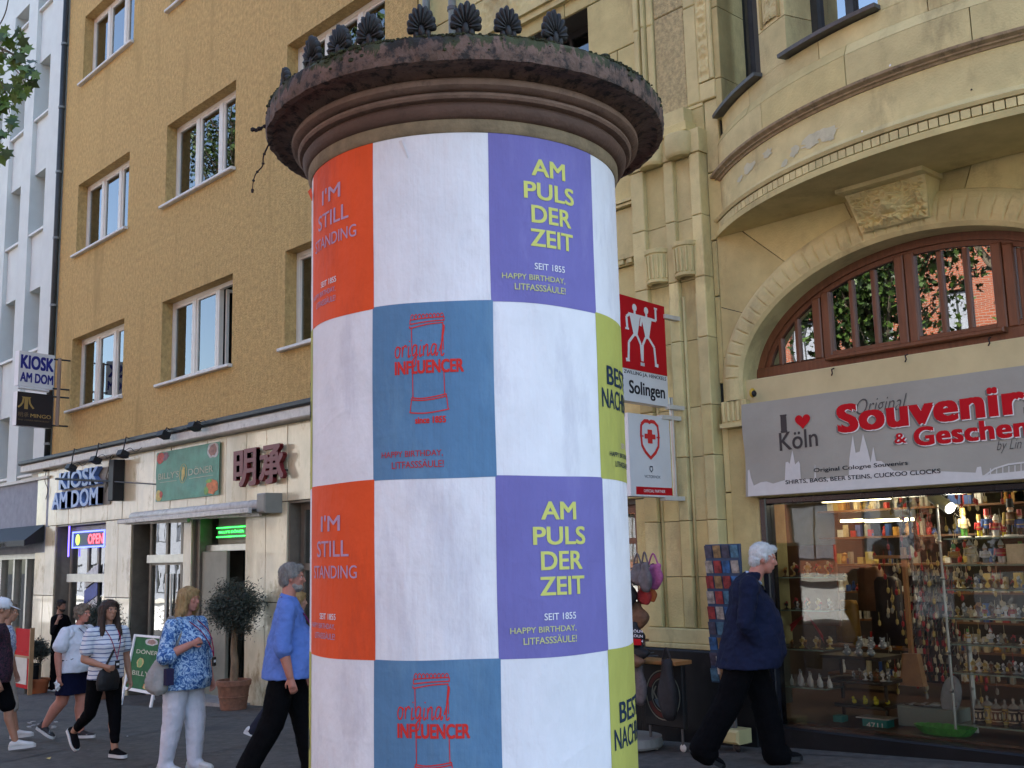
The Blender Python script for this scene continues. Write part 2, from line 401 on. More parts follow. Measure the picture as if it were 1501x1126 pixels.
M['terracotta'] = mat('terracotta', (.23, .105, .06), .85, .3, 14, .3, 60, dirt=(.16, .09, .06), dscale=6)
M['bark'] = mat('bark', (.19, .13, .075), .9, .3, 20, .8, 40, stretch=(1, 1, .4))
M['treebark'] = mat('plane_tree_bark', (.12, .10, .07), .9, .4, 5, .5, 20)
M['leaf'] = mat('leaf_green', (.030, .060, .011), .5, .35, 1.5); M['leaf3'] = mat('leaf_near', (.085, .15, .022), .5, .35, 6); M['leaf2'] = mat('leaf_light', (.055, .10, .016), .5, .3, 1.5)
M['olive'] = mat('olive_leaf', (.055, .064, .046), .7, .5, 14)
M['greenboard'] = mat('green_board', (.008, .11, .025), .8, .3, 6)
M['banner'] = mat('green_banner', (.05, .22, .14), .5, .3, 4, .3, 6, bdist=.03)
M['bannergrey'] = mat('grey_banner', (.32, .315, .265), .5, .10, 1.2, .3, 2.5, bdist=.05)
M['silver'] = ink('print_pale_grey', (.60, .59, .55))
# ================================================================ THE SETTING
mb = MB(); N_ = 60
def sheet(x0, x1, y0, y1, nx, ny, dz=0, f=None):
    mb = MB(); vs = []; fs = []
    for j in range(ny + 1):
        for i in range(nx + 1):
            x = x0 + (x1 - x0) * i / nx; y = y0 + (y1 - y0) * j / ny
            gx = max(-70, min(40, x))
            vs.append((x, y, gz(gx) + dz + (f(x, y) if f else 0)))
    for j in range(ny):
        for i in range(nx):
            a = j * (nx + 1) + i; fs.append((a, a + 1, a + nx + 2, a + nx + 1))
    return mb.add(vs, fs)
tag(sheet(-600, 400, -500, 500, 40, 40, -.13).build('ground', M['road']), kind='structure')
sheet(-70, 40, -5.5, 13.5, 110, 20, 0).build('pavement', M['asphalt'])['kind'] = 'structure'
k = MB()
for i in range(110):
    x = -70 + i; k.obox(((x + .5), -5.6, gz(x + .5) - .06), (.496, 0, .496 * GS), (0, .09, 0), (0, 0, .075))
k.build('kerb', M['kerb'])['kind'] = 'structure'
# joints and patches in the asphalt, each a shallow tar seam
seams = MB()
def seam(pts, wd=.012):
    P = [PG(*p) for p in pts]; q = []
    for a, b in zip(P[:-1], P[1:]):
        d = (b - a); n = Vector((-d.y, d.x, 0)).normalized() * wd
        k_ = max(2, int(d.length / .5))
        for i in range(k_):
            s0 = a + d * i / k_; s1 = a + d * (i + 1) / k_
            w0 = n * (1 + .5 * math.sin(s0.x * 7)); w1 = n * (1 + .5 * math.sin(s1.x * 7))
            seams.add([(p.x, p.y, gz(p.x) + .004) for p in (s0 - w0, s0 + w0, s1 + w1, s1 - w1)], [(0, 1, 2, 3)])
seam([(0, 1118), (62, 1106), (240, 1070)]); seam([(28, 1096), (85, 1082), (250, 1052), (380, 1049)]); seam([(20, 1075), (120, 1040)], .006)
seam([(200, 1126), (450, 1075)], .008); seam([(930, 1100), (1200, 1107), (1501, 1125)], .008)
seams.build('tar_seam', mat('tar', (.04, .04, .042), .7))['kind'] = 'structure'
mh = MB()
for i in range(26):
    a = i * 2.4; p = PG(62 + 20 * math.sin(i * 1.7), 1063 + 5 * math.cos(i * 2.3)); mh.box(p.x - .025, p.x + .03, p.y - .02, p.y + .02, gz(p.x) + .003, gz(p.x) + .012)
tag(mh.build('asphalt_chippings', M['kerb']), kind='stuff')

gum = MB(); rg = random.Random(9)
for i in range(260):
    p = PG(rg.uniform(-60, 1500), rg.uniform(1035, 1126)); r = rg.uniform(.008, .022)
    if p.y > D - .2: continue
    gum.add([(p.x + r * rg.uniform(.7, 1.1) * math.cos(a * .9), p.y + r * rg.uniform(.7, 1.1) * math.sin(a * .9), gz(p.x + r * math.cos(a * .9)) + .0035) for a in range(7)], [tuple(range(7))])
tag(gum.build('chewing_gum_spots', mat('gum_spot', (.13, .125, .115), .8, .3, 3)), kind='stuff')
def wall_holes(mb, x0, x1, z0, z1, holes, y0, y1, nz=1):
    """slab x0..x1, z0..z1 between y0 (front) and y1 (back) with rectangular holes (hx0,hx1,hz0,hz1)"""
    xs = sorted({x0, x1, *[h[0] for h in holes], *[h[1] for h in holes]}); zs = sorted({z0, z1, *[h[2] for h in holes], *[h[3] for h in holes]})
    xs = [x for x in xs if x0 <= x <= x1]; zs = [z for z in zs if z0 <= z <= z1]
    inside = lambda i, j: not (0 <= i < len(xs) - 1 and 0 <= j < len(zs) - 1) or any(h[0] < (xs[i] + xs[i + 1]) / 2 < h[1] and h[2] < (zs[j] + zs[j + 1]) / 2 < h[3] for h in holes)
    for i in range(len(xs) - 1):
        for j in range(len(zs) - 1):
            if inside(i, j): continue
            a, b, c, d = xs[i], xs[i + 1], zs[j], zs[j + 1]
            mb.add([(a, y0, c), (b, y0, c), (b, y0, d), (a, y0, d)], [(0, 1, 2, 3)])
            mb.add([(a, y1, c), (b, y1, c), (b, y1, d), (a, y1, d)], [(3, 2, 1, 0)])
            if inside(i - 1, j): mb.add([(a, y0, c), (a, y1, c), (a, y1, d), (a, y0, d)], [(3, 2, 1, 0)])
            if inside(i + 1, j): mb.add([(b, y0, c), (b, y1, c), (b, y1, d), (b, y0, d)], [(0, 1, 2, 3)])
            if inside(i, j - 1): mb.add([(a, y0, c), (b, y0, c), (b, y1, c), (a, y1, c)], [(3, 2, 1, 0)])
            if inside(i, j + 1): mb.add([(a, y0, d), (b, y0, d), (b, y1, d), (a, y1, d)], [(0, 1, 2, 3)])
    return mb
def brick_mat():
    m = bpy.data.materials.new('red_brickwork'); m.use_nodes = True; N = m.node_tree.nodes; L = m.node_tree.links.new; b = N['Principled BSDF']
    tc = N.new('ShaderNodeTexCoord'); sp = N.new('ShaderNodeSeparateXYZ'); cb = N.new('ShaderNodeCombineXYZ'); ad = N.new('ShaderNodeMath'); ad.operation = 'ADD'
    L(tc.outputs['Object'], sp.inputs[0]); L(sp.outputs[0], ad.inputs[0]); L(sp.outputs[1], ad.inputs[1]); L(ad.outputs[0], cb.inputs[0]); L(sp.outputs[2], cb.inputs[1])
    br = N.new('ShaderNodeTexBrick'); br.inputs['Color1'].default_value = (.29, .07, .026, 1); br.inputs['Color2'].default_value = (.22, .055, .024, 1); br.inputs['Mortar'].default_value = (.24, .19, .15, 1)
    br.inputs['Scale'].default_value = 1; br.inputs['Brick Width'].default_value = .25; br.inputs['Row Height'].default_value = .075; br.inputs['Mortar Size'].default_value = .009
    L(cb.outputs[0], br.inputs[0]); L(br.outputs[0], b.inputs['Base Color']); b.inputs['Roughness'].default_value = .9
    return m
M['brick'] = brick_mat()
# ---- the houses across the street (seen mirrored in the panes)
OY = -17.0
def opposite(name, label, x0, x1, h, wm, cat='building', sx=2.8, shop=M['white']):
    t = thing(name, label, cat, (0, 0, 0)); zb = gz(max(-70, x0)) - .3
    holes = []
    n = int((x1 - x0) // sx); st = (x1 - x0) / n
    for i in range(n):
        for j in range(1, int((h - 2) / 3.5)):
            holes.append((x0 + st * i + st * .17, x0 + st * i + st * .83, zb + 2.75 + (j - 1) * 3.5, zb + 2.75 + (j - 1) * 3.5 + 2.1)) if j < 3 else holes.append((x0 + st * i + st * .3, x0 + st * i + st * .7, zb + 2.75 + (j - 1) * 3.5, zb + 2.75 + (j - 1) * 3.5 + 1.7))
    wall_holes(MB(), x0, x1, zb + 2.2, zb + h, holes, OY, OY - .3).build('wall', wm, t)
    MB().box(x0, x1, OY - .32, OY - 10, zb, zb + h).build('core', M['room'], t)
    g = MB().box(x0, x1, OY - .15, OY - .3, zb, zb + 2.1).build('shopfront', shop, t)
    MB().box(x0, x1, OY + .0, OY + .15, zb + 2.1, zb + 2.35).build('ledge', M['offwhite'], t)
    MB().box(x0 - .1, x1 + .1, OY + .25, OY - 10, zb + h, zb + h + .4).build('roof', M['darkzinc'], t)
    pm = bpy.data.meshes.new('w')
    fr = None
    for hx0, hx1, hz0, hz1 in holes:
        if fr is None or abs(fsz - (hz1 - hz0)) > .01:
            fsz = hz1 - hz0
            f = MB(); wd, hh = hx1 - hx0, hz1 - hz0
            f.box(0, .08, 0, .05, 0, hh).box(wd - .08, wd, 0, .05, 0, hh).box(.08, wd - .08, 0, .05, 0, .08).box(.08, wd - .08, 0, .05, hh - .08, hh).box(wd / 2 - .03, wd / 2 + .03, 0, .05, .08, hh - .08)
            f.mi = 1; f.box(.08, wd - .08, .02, .03, .08, hh - .08)
            o = f.build('window', [M['darkzinc'], M['greyplaster']], t); fr = o.data
            o.location = (hx0, OY - .2, hz0)
        else: share('window', fr, t, (hx0, OY - .2, hz0))
    return t
ob = opposite('brick_house', 'sunlit red brick house across the street, mirrored in the arched shop window', -34, 6, 21, M['brick'])
po = MB().box(-20.4, -19.5, OY - .1, OY - .13, .1, 1.5)
tag(po.build('poster', M['redpanel']), 'red poster on the white shutter across the street', 'poster')
opposite('plaster_house', 'pale plastered house across the street beyond the red brick one', -60, -36, 14, M['offwhite'])
opposite('low_house', 'low grey house at the far end of the opposite street side', -96, -63, 13, M['greyplaster'])

# ================================================================ WHITE HOUSE, far left
XL = XZ(76, 657)[0]                                   # left end of the ochre house
wh = thing('white_house', 'white rendered house with deep recessed windows between upright fins, at the left edge', 'building', (XL - 5, D, 0))
def ch(o, p): o.parent = p; o.matrix_parent_inverse = Matrix.Translation(p.location).inverted(); return o
class At:
    """children of a thing whose Empty is not at the origin: geometry given in world coordinates is shifted to it"""
    def __init__(s, t): s.t = t; s.o = Vector(t.location)
    def b(s, mb, name, mat, parent=None, **k):
        mb.v = [(p[0] - s.o.x, p[1] - s.o.y, p[2] - s.o.z) for p in mb.v]
        return mb.build(name, mat, parent or s.t, **k)
A = At(wh)
zs_ = [XZ(58, 335)[1], XZ(58, 170)[1]]                # two sills
st = zs_[1] - zs_[0]; z0w = zs_[0] - st
ztop = XZ(45, 55)[1]; zband = XZ(30, 705)[1]
xf = [XL - .18 - 1.75 * i for i in range(12)]
x_f = [XZ(70, 340)[0], XZ(34, 340)[0], XZ(-1, 340)[0]]
pit = (x_f[0] - x_f[1])
fins = [x_f[0] - pit * i for i in range(9)]
ww = .62
wx0 = fins[-1] - 2
for i, x in enumerate(fins):
    m = MB().box(x - ww / 2, (XL - .12) if i == 0 else x + ww / 2, D, D + .7, zband, ztop + 1.0)
    A.b(m, 'fin', M['whitewall'])
for i in range(len(fins) - 1):
    a, b = fins[i + 1] + ww / 2 + .002, fins[i] - ww / 2 - .002
    for j in range(-1, 5):
        zs = z0w + st * j; zt = zs + st * .53; lo = max(zband, zs - st * .47)
        if zs - .02 > lo: A.b(MB().box(a, b, D + .10, D + .5, lo, zs - .02), 'spandrel', M['whitewall'])
        g0 = max(zs, zband)
        if zt > g0:
            m3 = MB().box(a, a + .06, D + .40, D + .44, g0 + .04, zt).box(b - .06, b, D + .40, D + .44, g0 + .04, zt).box((a + b) / 2 - .03, (a + b) / 2 + .03, D + .40, D + .44, g0 + .04, zt)
            m3.box(a, a + .06, D + .40, D + .44, g0 + .04, g0 + .05).box(a + .06, b - .06, D + .401, D + .44, g0 + .036, g0 + .09)
            f = A.b(m3, 'window', M['winwhite'])
            A.b(MB().box(a, b, D + .445, D + .46, g0 + .04, zt), 'pane', M['glass'], f)
            if zs > zband: A.b(MB().box(a + .002, b - .001, D + .02, D + .36, zs - .015, zs + .035), 'sill', M['sill'], f)
        if j < 4 and zt < ztop: pass
A.b(MB().box(wx0, XL - .12, D + .02, D + .7, ztop + 1.002, ztop + 6), 'parapet', M['whitewall'])
A.b(MB().box(wx0, XL - .12, D + .75, D + 6, -4, ztop + 5.9), 'core', M['room'])
A.b(MB().box(wx0, XL - .12, D - .15, D + .1, ztop + 6, ztop + 6.25), 'eaves', M['darkzinc'])
A.b(MB().box(wx0, XL - .02, D - .06, D + .2, zband - .06, zband), 'band', M['offwhite'])
zaw = XZ(20, 775)[1]; zg = XZ(20, 812)[1]
A.b(MB().box(wx0, XL - .05, D, D + .5, zg, zband - .062), 'plaster_band', M['greyplaster'])
awn = thing('awning', 'black shop awning with white letters at the left edge', 'awning', (XL - 1.6, D, zaw))
B = At(awn)
m = MB(); xa0, xa1 = XL - 5, XL - .18
m.prism([(D - .02, zaw + .02), (D - .02, zaw - .32), (D - .42, zaw - .42), (D - .42, zaw - .30)], lambda u, v, w_: (xa0 + w_ * (xa1 - xa0), u, v), 1)
B.b(m, 'canopy', M['black'])
lt = MB(); xq0 = XZ(-28, 790, D - .42)[0]; xq1 = XZ(8, 790, D - .42)[0]
write(lt, 'LAB', lambda u, v, w_: (u, D - .424, v), xq1 - .55, xq1 + .05, zaw - .41, zaw - .32, .02)
B.b(lt, 'lettering', M['white'])
A.b(MB().box(xa0, XL - .05, D + .38, D + .40, -1.6, zg - .002), 'shop_glass', M['shopglass'])
m = MB()
for x in [XL - .1, XL - .75, XL - 1.4, XL - 2.1, XL - 2.9, XL - 3.8]: m.box(x - .05, x + .05, D + .3, D + .44, -1.6, zg)
m.box(xa0, XL - .05, D + .28, D + .3, zg - .12, zg)
A.b(m, 'shop_frame', M['alu'])
yl = MB()
for i in range(70):
    yl.ell((XL - 1.9 + random.gauss(0, .22), D + .9 + random.random() * .2, random.uniform(-.9, 1.0)), .07, .05, .06, nu=6, nv=4)
tag(yl.build('hanging_plant', mat('lime_leaves', (.32, .42, .03), .6)), 'lime green hanging plant inside the glass shopfront at the left edge', 'plant')
A.b(MB().box(XL - 2.3, XL - 1.4, D + 1.3, D + 1.32, -1.0, .9), 'blind', M['white'])

# ---- downpipe between the white and the ochre house
dp = thing('downpipe', 'dark grey downpipe between the white and the ochre house', 'downpipe', (XL - .06, D - .05, 0))
B = At(dp)
B.b(MB().tube([(XL - .07, D - .07, XZ(76, 690)[1]), (XL - .07, D - .07, 14.6)], .062, 12), 'pipe', M['darkzinc'], smooth=True)
for i in range(8):
    z = 4 + i * 1.35 * 1.12
    m = MB().tube([(XL - .07, D - .07, z), (XL - .07, D - .07, z + .05)], .075, 12); m.box(XL - .16, XL - .1, D - .04, D + .0, z, z + .05)
    B.b(m, 'bracket', M['pipe'])
# ================================================================ OCHRE HOUSE
XR = XZ(612, 40)[0]
oc = thing('ochre_house', 'ochre rendered house with cream windows above a marble clad shopfront', 'building', ((XL + XR) / 2, D, 0))
A = At(oc); OCT = 18.6
cols = [(XZ(115, 275)[0] - .0, XZ(191, 223)[0]), (XZ(245, 185)[0], XZ(347, 114)[0]), (XZ(421, 58)[0], XZ(569, -45)[0])]
cols = [(c0, c0 + 2.6) for c0, _ in cols]
if cols[2][1] > XR - .3: cols[2] = (cols[2][0], XR - .35)
rows = [(XZ(235, 566)[1], XZ(243, 441)[1]), (XZ(240, 305)[1], XZ(246, 184)[1]), (XZ(120, 122)[1] - .05, XZ(126, 24)[1]), ]
rows.append((rows[2][0] + 3.5, rows[2][1] + 3.5))
zled = XZ(200, 640)[1]
holes = [(c[0], c[1], r[0], r[1]) for c in cols for r in rows]
A.b(wall_holes(MB(), XL, XR - .004, zled, OCT, holes, D, D + .35), 'wall', M['ochre'])
A.b(MB().box(XL + .01, XR - .01, D + 1.2, D + 7, -2, OCT), 'core', M['room'])
A.b(MB().box(XL - .1, XR, D - .45, D + .1, OCT, OCT + .3), 'eaves', M['darkzinc'])
rndc = random.Random(21)
def cream_window(c0, c1, z0, z1, open_right=False, lab=None):
    fr = MB(); y0, y1 = D + .20, D + .27; W = c1 - c0
    a, b = c0 + .004, c1 - .004
    fr.box(a, a + .07, y0, y1, z0 + .03, z1 - .004).box(b - .07, b, y0, y1, z0 + .03, z1 - .004)
    fr.box(a + .07, b - .07, y0, y1, z0 + .03, z0 + .11).box(a + .07, b - .07, y0, y1, z1 - .08, z1 - .004)
    for k_ in (1, 2):
        x = c0 + W * k_ / 3; fr.bbox(x - .065, x + .065, y0 - .015, y1, z0 + .11, z1 - .08, .012).box(x - .006, x + .006, y0 - .018, y0 - .0152, z0 + .11, z1 - .08)
    f = A.b(fr, 'window', M['winwhite'], label=lab)
    sb = MB().bbox(c0 - .09, c1 + .03, D - .09, D + .2, z0 - .025, z0 + .028, .012)
    for nm, mm in (('sill', sb),): A.b(mm, nm, M['sill'], f)
    for k_ in range(3):
        if open_right and k_ == 2: continue
        x0 = c0 + W * k_ / 3 + .065; x1 = c0 + W * (k_ + 1) / 3 - .065
        sash = MB(); s_ = .045
        sash.box(x0, x0 + s_, y0 + .01, y1 - .01, z0 + .11, z1 - .08).box(x1 - s_, x1, y0 + .01, y1 - .01, z0 + .11, z1 - .08).box(x0 + s_, x1 - s_, y0 + .01, y1 - .01, z0 + .11, z0 + .15).box(x0 + s_, x1 - s_, y0 + .01, y1 - .01, z1 - .12, z1 - .08)
        A.b(sash, 'sash', M['winwhite'], f)
        A.b(MB().box(x0 + s_, x1 - s_, y0 + .035, y0 + .045, z0 + .15, z1 - .12), 'pane', M['glass'], f)
    if open_right:
        x0 = c0 + W * 2 / 3 + .07; dd = .62
        sash = MB(); 
        for u0, u1, v0, v1 in ((0, .05, .11, z1 - z0 - .08), (dd - .05, dd, .11, z1 - z0 - .08), (.05, dd - .05, .11, .16), (.05, dd - .05, z1 - z0 - .13, z1 - z0 - .08)):
            sash.box(x0 + .02, x0 + .06, y1 + .02 + u0, y1 + .02 + u1, z0 + v0, z0 + v1)
        A.b(sash, 'sash', M['winwhite'], f, label='sash swung open into the room')
    cu = MB()
    rv = rndc.random(); xe = c0 + W * (.13 + .12 * rv); nn = 10
    for i in range(nn):
        xa = c0 + .05 + (xe - c0) * i / nn * 1.0; cu.box(xa, xa + (xe - c0) / nn * .7, D + .42 + .02 * (i % 2), D + .44 + .02 * (i % 2), z0 + .05, z1)
    A.b(cu, 'curtain', M['curtain'], f)
for ci, c in enumerate(cols):
    for ri, r in enumerate(rows):
        cream_window(c[0], c[1], r[0], r[1], open_right=(ci == 1 and ri == 0), lab='window with its right sash open' if (ci == 1 and ri == 0) else None)
# blind in the top left window
m = MB()
for i in range(16): m.box(cols[0][0] + .1, cols[0][0] + 1.0, D + .31, D + .33, rows[2][0] + .2 + i * .085, rows[2][0] + .25 + i * .085)
A.b(m, 'blind', M['offwhite'])
# ledge over the shops
xl0 = XZ(30, 686, D - .2)[0]
zl1 = XZ(200, 640, D - .2)[1]; zl0 = zl1 - .23
A.b(MB().bbox(xl0, XR - .02, D - .26, D + .3, zl1 - .085, zl1, .02), 'ledge_flashing', M['darkzinc'])
A.b(MB().bbox(xl0 + .02, XR - .02, D - .21, D + .3, zl0 - .02, zl1 - .087, .02), 'ledge', M['awn'])
# marble facing: openings by pixel columns
ztopO = XZ(118, 767)[1]; ztopO4 = XZ(430, 734)[1]
ops = [(XZ(82, 768)[0], XZ(155, 764)[0]), (XZ(193, 765)[0], XZ(269, 765)[0]), (XZ(281, 765)[0], XZ(360, 765)[0]), (XZ(421, 735)[0], XR - .6)]
zmb = zl0 - .022
xm0 = XZ(56, 700)[0]
# backing wall with openings
hl = [(a, b, -3, ztopO if i < 3 else ztopO4) for i, (a, b) in enumerate(ops)]
A.b(wall_holes(MB(), xm0, XR - .01, -2.0, zmb, hl, D + .03, D + .5), 'backing_wall', M['joint'])
rnd = random.Random(3)
def slab(x0, x1, z0, z1, nm='marble_panel'):
    if x1 - x0 < .03: return
    g = .006; y = D + rnd.uniform(-.004, .004)
    o = A.b(MB().bbox(x0 + g, x1 - g, y, D + .028, z0 + g, z1 - g, .004), nm, M['marble'])
def slabs(x0, x1, z0, z1, wdt=.62):
    n = max(1, round((x1 - x0) / wdt))
    for i in range(n): slab(x0 + (x1 - x0) * i / n, x0 + (x1 - x0) * (i + 1) / n, z0, z1)
zmid = (zmb + ztopO) / 2
edges = [xm0] + [e for o_ in ops[:3] for e in o_] + [ops[3][0]]
# frieze above the openings, in one course, split in narrow upright slabs
slabs(xm0, ops[0][0], ztopO + .0, zmb, .6); slabs(ops[0][0], ops[2][1], ztopO, zmb, .64); slabs(ops[2][1], ops[3][0], ztopO4, zmb, .64); slabs(ops[3][0], XR - .02, ztopO4, zmb, .64)
for (a, b) in ((xm0, ops[0][0]), (ops[0][1], ops[1][0]), (ops[1][1], ops[2][0]), (ops[2][1], ops[3][0])):
    n = max(1, round((b - a) / .62)); top = ztopO if b < ops[3][0] - .1 else ztopO4
    zc = .3
    for i in range(n):
        x0, x1 = a + (b - a) * i / n, a + (b - a) * (i + 1) / n
        base = gz(x0) - .05
        slab(x0, x1, base, zc + .55); slab(x0, x1, zc + .55, top)
slabs(XR - .6, XR - .02, -1, ztopO4, .6)
# door recesses
def reveal(a, b, zt, dep=.95):
    m = MB(); base = gz(a) - .05
    m.box(a + .001, a + .03, D + .031, D + dep, base, zt).box(b - .03, b - .001, D + .031, D + dep, base, zt).box(a + .031, b - .031, D + .031, D + dep, zt - .03, zt - .002)
    A.b(m, 'recess_lining', M['brownframe'])
for i, (a, b) in enumerate(ops): reveal(a, b, hl[i][3] - .001)
def frame_grid(a, b, z0, z1, y, xsplits, zsplits, t, mat_, name, parent=None, gl='doorglass', skip=()):
    m = MB(); X = [a] + [a + (b - a) * s for s in xsplits] + [b]
    for x in X: m.box(x - t / 2, x + t / 2, y, y + .06, z0, z1)
    for z in [z0 + t / 2, z1 - t / 2] + [z0 + (z1 - z0) * s for s in zsplits]:
        for i in range(len(X) - 1): m.box(X[i] + t / 2, X[i + 1] - t / 2, y + .002, y + .058, z - t / 2, z + t / 2)
    f = A.b(m, name, mat_, parent)
    for i in range(len(X) - 1):
        if i in skip: continue
        A.b(MB().box(X[i] + t / 2, X[i + 1] - t / 2, y + .025, y + .033, z0 + t, z1 - t), 'pane', M[gl], f)
    return f
# kiosk entrance (recessed)
a, b = ops[0]; zb_ = gz(a)
frame_grid(a + .3, b, zb_ + .0, ztopO - .05, D + .22, (.4, .62), (.68,), .09, M['brownframe'], 'kiosk_door')
A.b(MB().box(a + .3, b, D + .15, D + .215, zb_ + (ztopO - zb_) * .68 - .1, zb_ + (ztopO - zb_) * .68 + .06), 'transom', M['alu'])
a, b = ops[1]
frame_grid(a + .35, b - .02, zb_, ztopO - .03, D + .22, (.38, .72), (.76,), .08, M['brownframe'], 'glass_door')
A.b(MB().box(a + .35, b, D + .15, D + .215, zb_ + (ztopO - zb_) * .76 - .02, zb_ + (ztopO - zb_) * .76 + .12), 'transom', M['alu'])
for s in (.45, .56): A.b(MB().tube([(a + .35 + (b - a - .35) * s, D + .17, zb_ + .3), (a + .35 + (b - a - .35) * s, D + .17, zb_ + 2.3)], .022, 8), 'door_bar', M['alu'])
a, b = ops[2]
zt2 = XZ(320, 808, D + .3)[1]
A.b(MB().box(a + .15, b, D + .2, D + .28, zt2, zt2 + .1), 'transom', M['alu'])
A.b(MB().box(a + .25, b - .02, D + .36, D + .37, zt2 + .1, ztopO), 'fanlight', M['gate'])
A.b(MB().bbox(a + .16, a + .16 + (b - a) * .46, D + .12, D + .18, gz(a), zt2), 'folded_door', M['gate'])
A.b(MB().box(a + .032, a + .15, D + .08, D + .3, gz(a), ztopO - .04), 'jamb', M['brownframe'])
a, b = ops[3]
frame_grid(a + .1, b, zb_, ztopO4 - .03, D + .2, (.5,), (.72,), .1, M['brownframe'], 'side_door')
A.b(MB().box(a + .1, b, D + .55, D + .57, gz(a), ztopO4), 'door_panel', mat('bronze_panel', (.12, .095, .06), .5, .2, 4))
m = MB().box(ops[2][0] - .1, ops[2][1] + .2, D - .35, D + .5, gz(ops[2][0]) - .05, gz(ops[2][0]) + .12)
A.b(m, 'step', M['kerb'])
# shop interior things glimpsed in the kiosk
tag(MB().box(ops[0][0] + 1.15, ops[0][0] + 1.55, D + .95, D + 1.0, 1.0, 1.75).build('lit_panel', emis('cool_light', (.7, .75, .9), 1.2)), 'pale lit panel behind the kiosk door glass', 'panel')
# ================================================================ STONE HOUSE with the arched shop and the bay
SX0 = XR; SX1 = 3.0
sh = thing('stone_house', 'yellow sandstone house with curved bay over an arched souvenir shop window', 'building', ((SX0 + SX1) / 2, D, 0))
A = At(sh)
ACX, ACZ = -4.15, 3.0; AIN, BIN, AOU, BOU = 1.70, 1.04, 1.95, 1.36
zsh = 1.925; sx0, sx1 = -5.78, -2.35           # shop window opening
W0 = (-9.35, -7.70, 5.5, 7.55)
# backing wall: cut round the arch by columns
m = MB()
wall_holes(m, SX0, -6.9, -1.2, 18, [W0, (-10.35, -7.28, -1.2, 1.95)], D + .03, D + .55)
m.box(-6.9, -6.3, D + .03, D + .5, -1.2, 18)
wall_holes(m, -6.3, SX1, 4.6, 18, [(-6.0, -1.3, 4.7, 17)], D + .03, D + .5)
A.b(m, 'backing_wall', M['joint'])
A.b(MB().box(SX0 + .01, SX1 - .01, D + 5.2, D + 7, -1, 18), 'core', M['room'])
A.b(MB().box(-7.2, -6.35, D + .56, D + 1.2, -1, 4.4), 'cross_wall', M['room'])
A.b(MB().box(SX0, SX1, D - .5, D + .3, 18, 18.4), 'cornice', M['stone'])
rnd = random.Random(11)
def block(x0, x1, z0, z1, y=D, mt=None, g=.006, nm='stone_block', yb=.029):
    if x1 - x0 < .04 or z1 - z0 < .04: return
    A.b(MB().bbox(x0 + g, x1 - g, y + rnd.uniform(-.003, .003), D + yb, z0 + g, z1 - g, .007), nm, M['stone'] if (mt is None and rnd.random() < .6) else (mt or M['stone2']))
def courses(x0, x1, z0, z1, h, wd, holes=(), off=0):
    n = max(1, round((z1 - z0) / h)); h = (z1 - z0) / n
    for j in range(n):
        a = z0 + j * h; b = a + h; xs = [x0]; x = x0 + wd * (.5 if (j + off) % 2 else 1)
        while x < x1 - .2: xs.append(x); x += wd * rnd.uniform(.85, 1.15)
        xs.append(x1)
        for i in range(len(xs) - 1):
            segs = [(xs[i], xs[i + 1])]
            for hx0, hx1, hz0, hz1 in holes:
                if hz0 < (a + b) / 2 < hz1:
                    ns = []
                    for p, q in segs:
                        if q <= hx0 or p >= hx1: ns.append((p, q))
                        else:
                            if p < hx0: ns.append((p, hx0))
                            if q > hx1: ns.append((hx1, q))
                    segs = ns
            for p, q in segs: block(p, q, a, b)
# flat ashlar between the ochre house and the pilaster
courses(SX0 + .02, -7.0, 5.16, 5.5, .34, 1.3)
courses(SX0 + .02, -7.0, 5.5, 7.55, .68, 1.25, [W0])
courses(SX0 + .02, -7.0, 7.55, 10.8, .8, 1.4)
courses(SX0 + .02, -7.0, 10.8, 18, 1.2, 2.0)
courses(SX0 + .02, -7.0, 4.56, 5.08, .52, 1.2); courses(SX0 + .02, -7.0, 2.0, 4.44, .6, 1.2)
courses(-7.29, -7.0, .6, 2.0, .7, .5); courses(SX0 + .02, -10.35, -1, 2.0, .7, .5)
# string courses
m = MB()
for z, h, p in ((5.085, .03, .05), (5.12, .035, .07)): m.box(SX0 + .02, -7.03, D - p, D + .03, z, z + h - .003)
A.b(m, 'string_course', M['stone2'])
m = MB().box(SX0 + .02, -7.03, D - .09, D + .03, 4.50, 4.55).box(SX0 + .02, -7.03, D - .04, D + .03, 4.44, 4.497)
for i in range(30): m.box(SX0 + .1 + i * .12, SX0 + .17 + i * .12, D - .08, D - .041, 4.45, 4.497)
A.b(m, 'dentil_course', M['stone2'], kind='stuff')
# window W0
a, b, c, d = W0
fr = MB(); y0 = D + .32
fr.box(a, a + .08, y0, y0 + .07, c, d).box(b - .08, b, y0, y0 + .07, c, d).box(a + .08, b - .08, y0, y0 + .07, d - .08, d).box(a + .08, b - .08, y0, y0 + .07, c, c + .08)
for s in (.33, .66): fr.box(a + (b - a) * s - .02, a + (b - a) * s + .02, y0, y0 + .06, c + .08, d - .08)
for s in (.3, .6, .82): fr.box(a + .08, b - .08, y0 + .005, y0 + .055, c + (d - c) * s, c + (d - c) * s + .03)
f = A.b(fr, 'window', M['black'])
A.b(MB().box(a + .08, b - .08, y0 + .02, y0 + .03, c + .08, d - .08), 'pane', M['glass'], f)
A.b(MB().box(a - .1, b + .1, D - .07, D + .32, c - .05, c), 'sill', M['zinc'], f)
A.b(MB().box(a - .35, b + .2, D - .10, D - .002, d + .25, d + .33).box(a - .35, b + .2, D - .06, D - .002, d + .17, d + .247), 'hood_mould', M['stone2'])
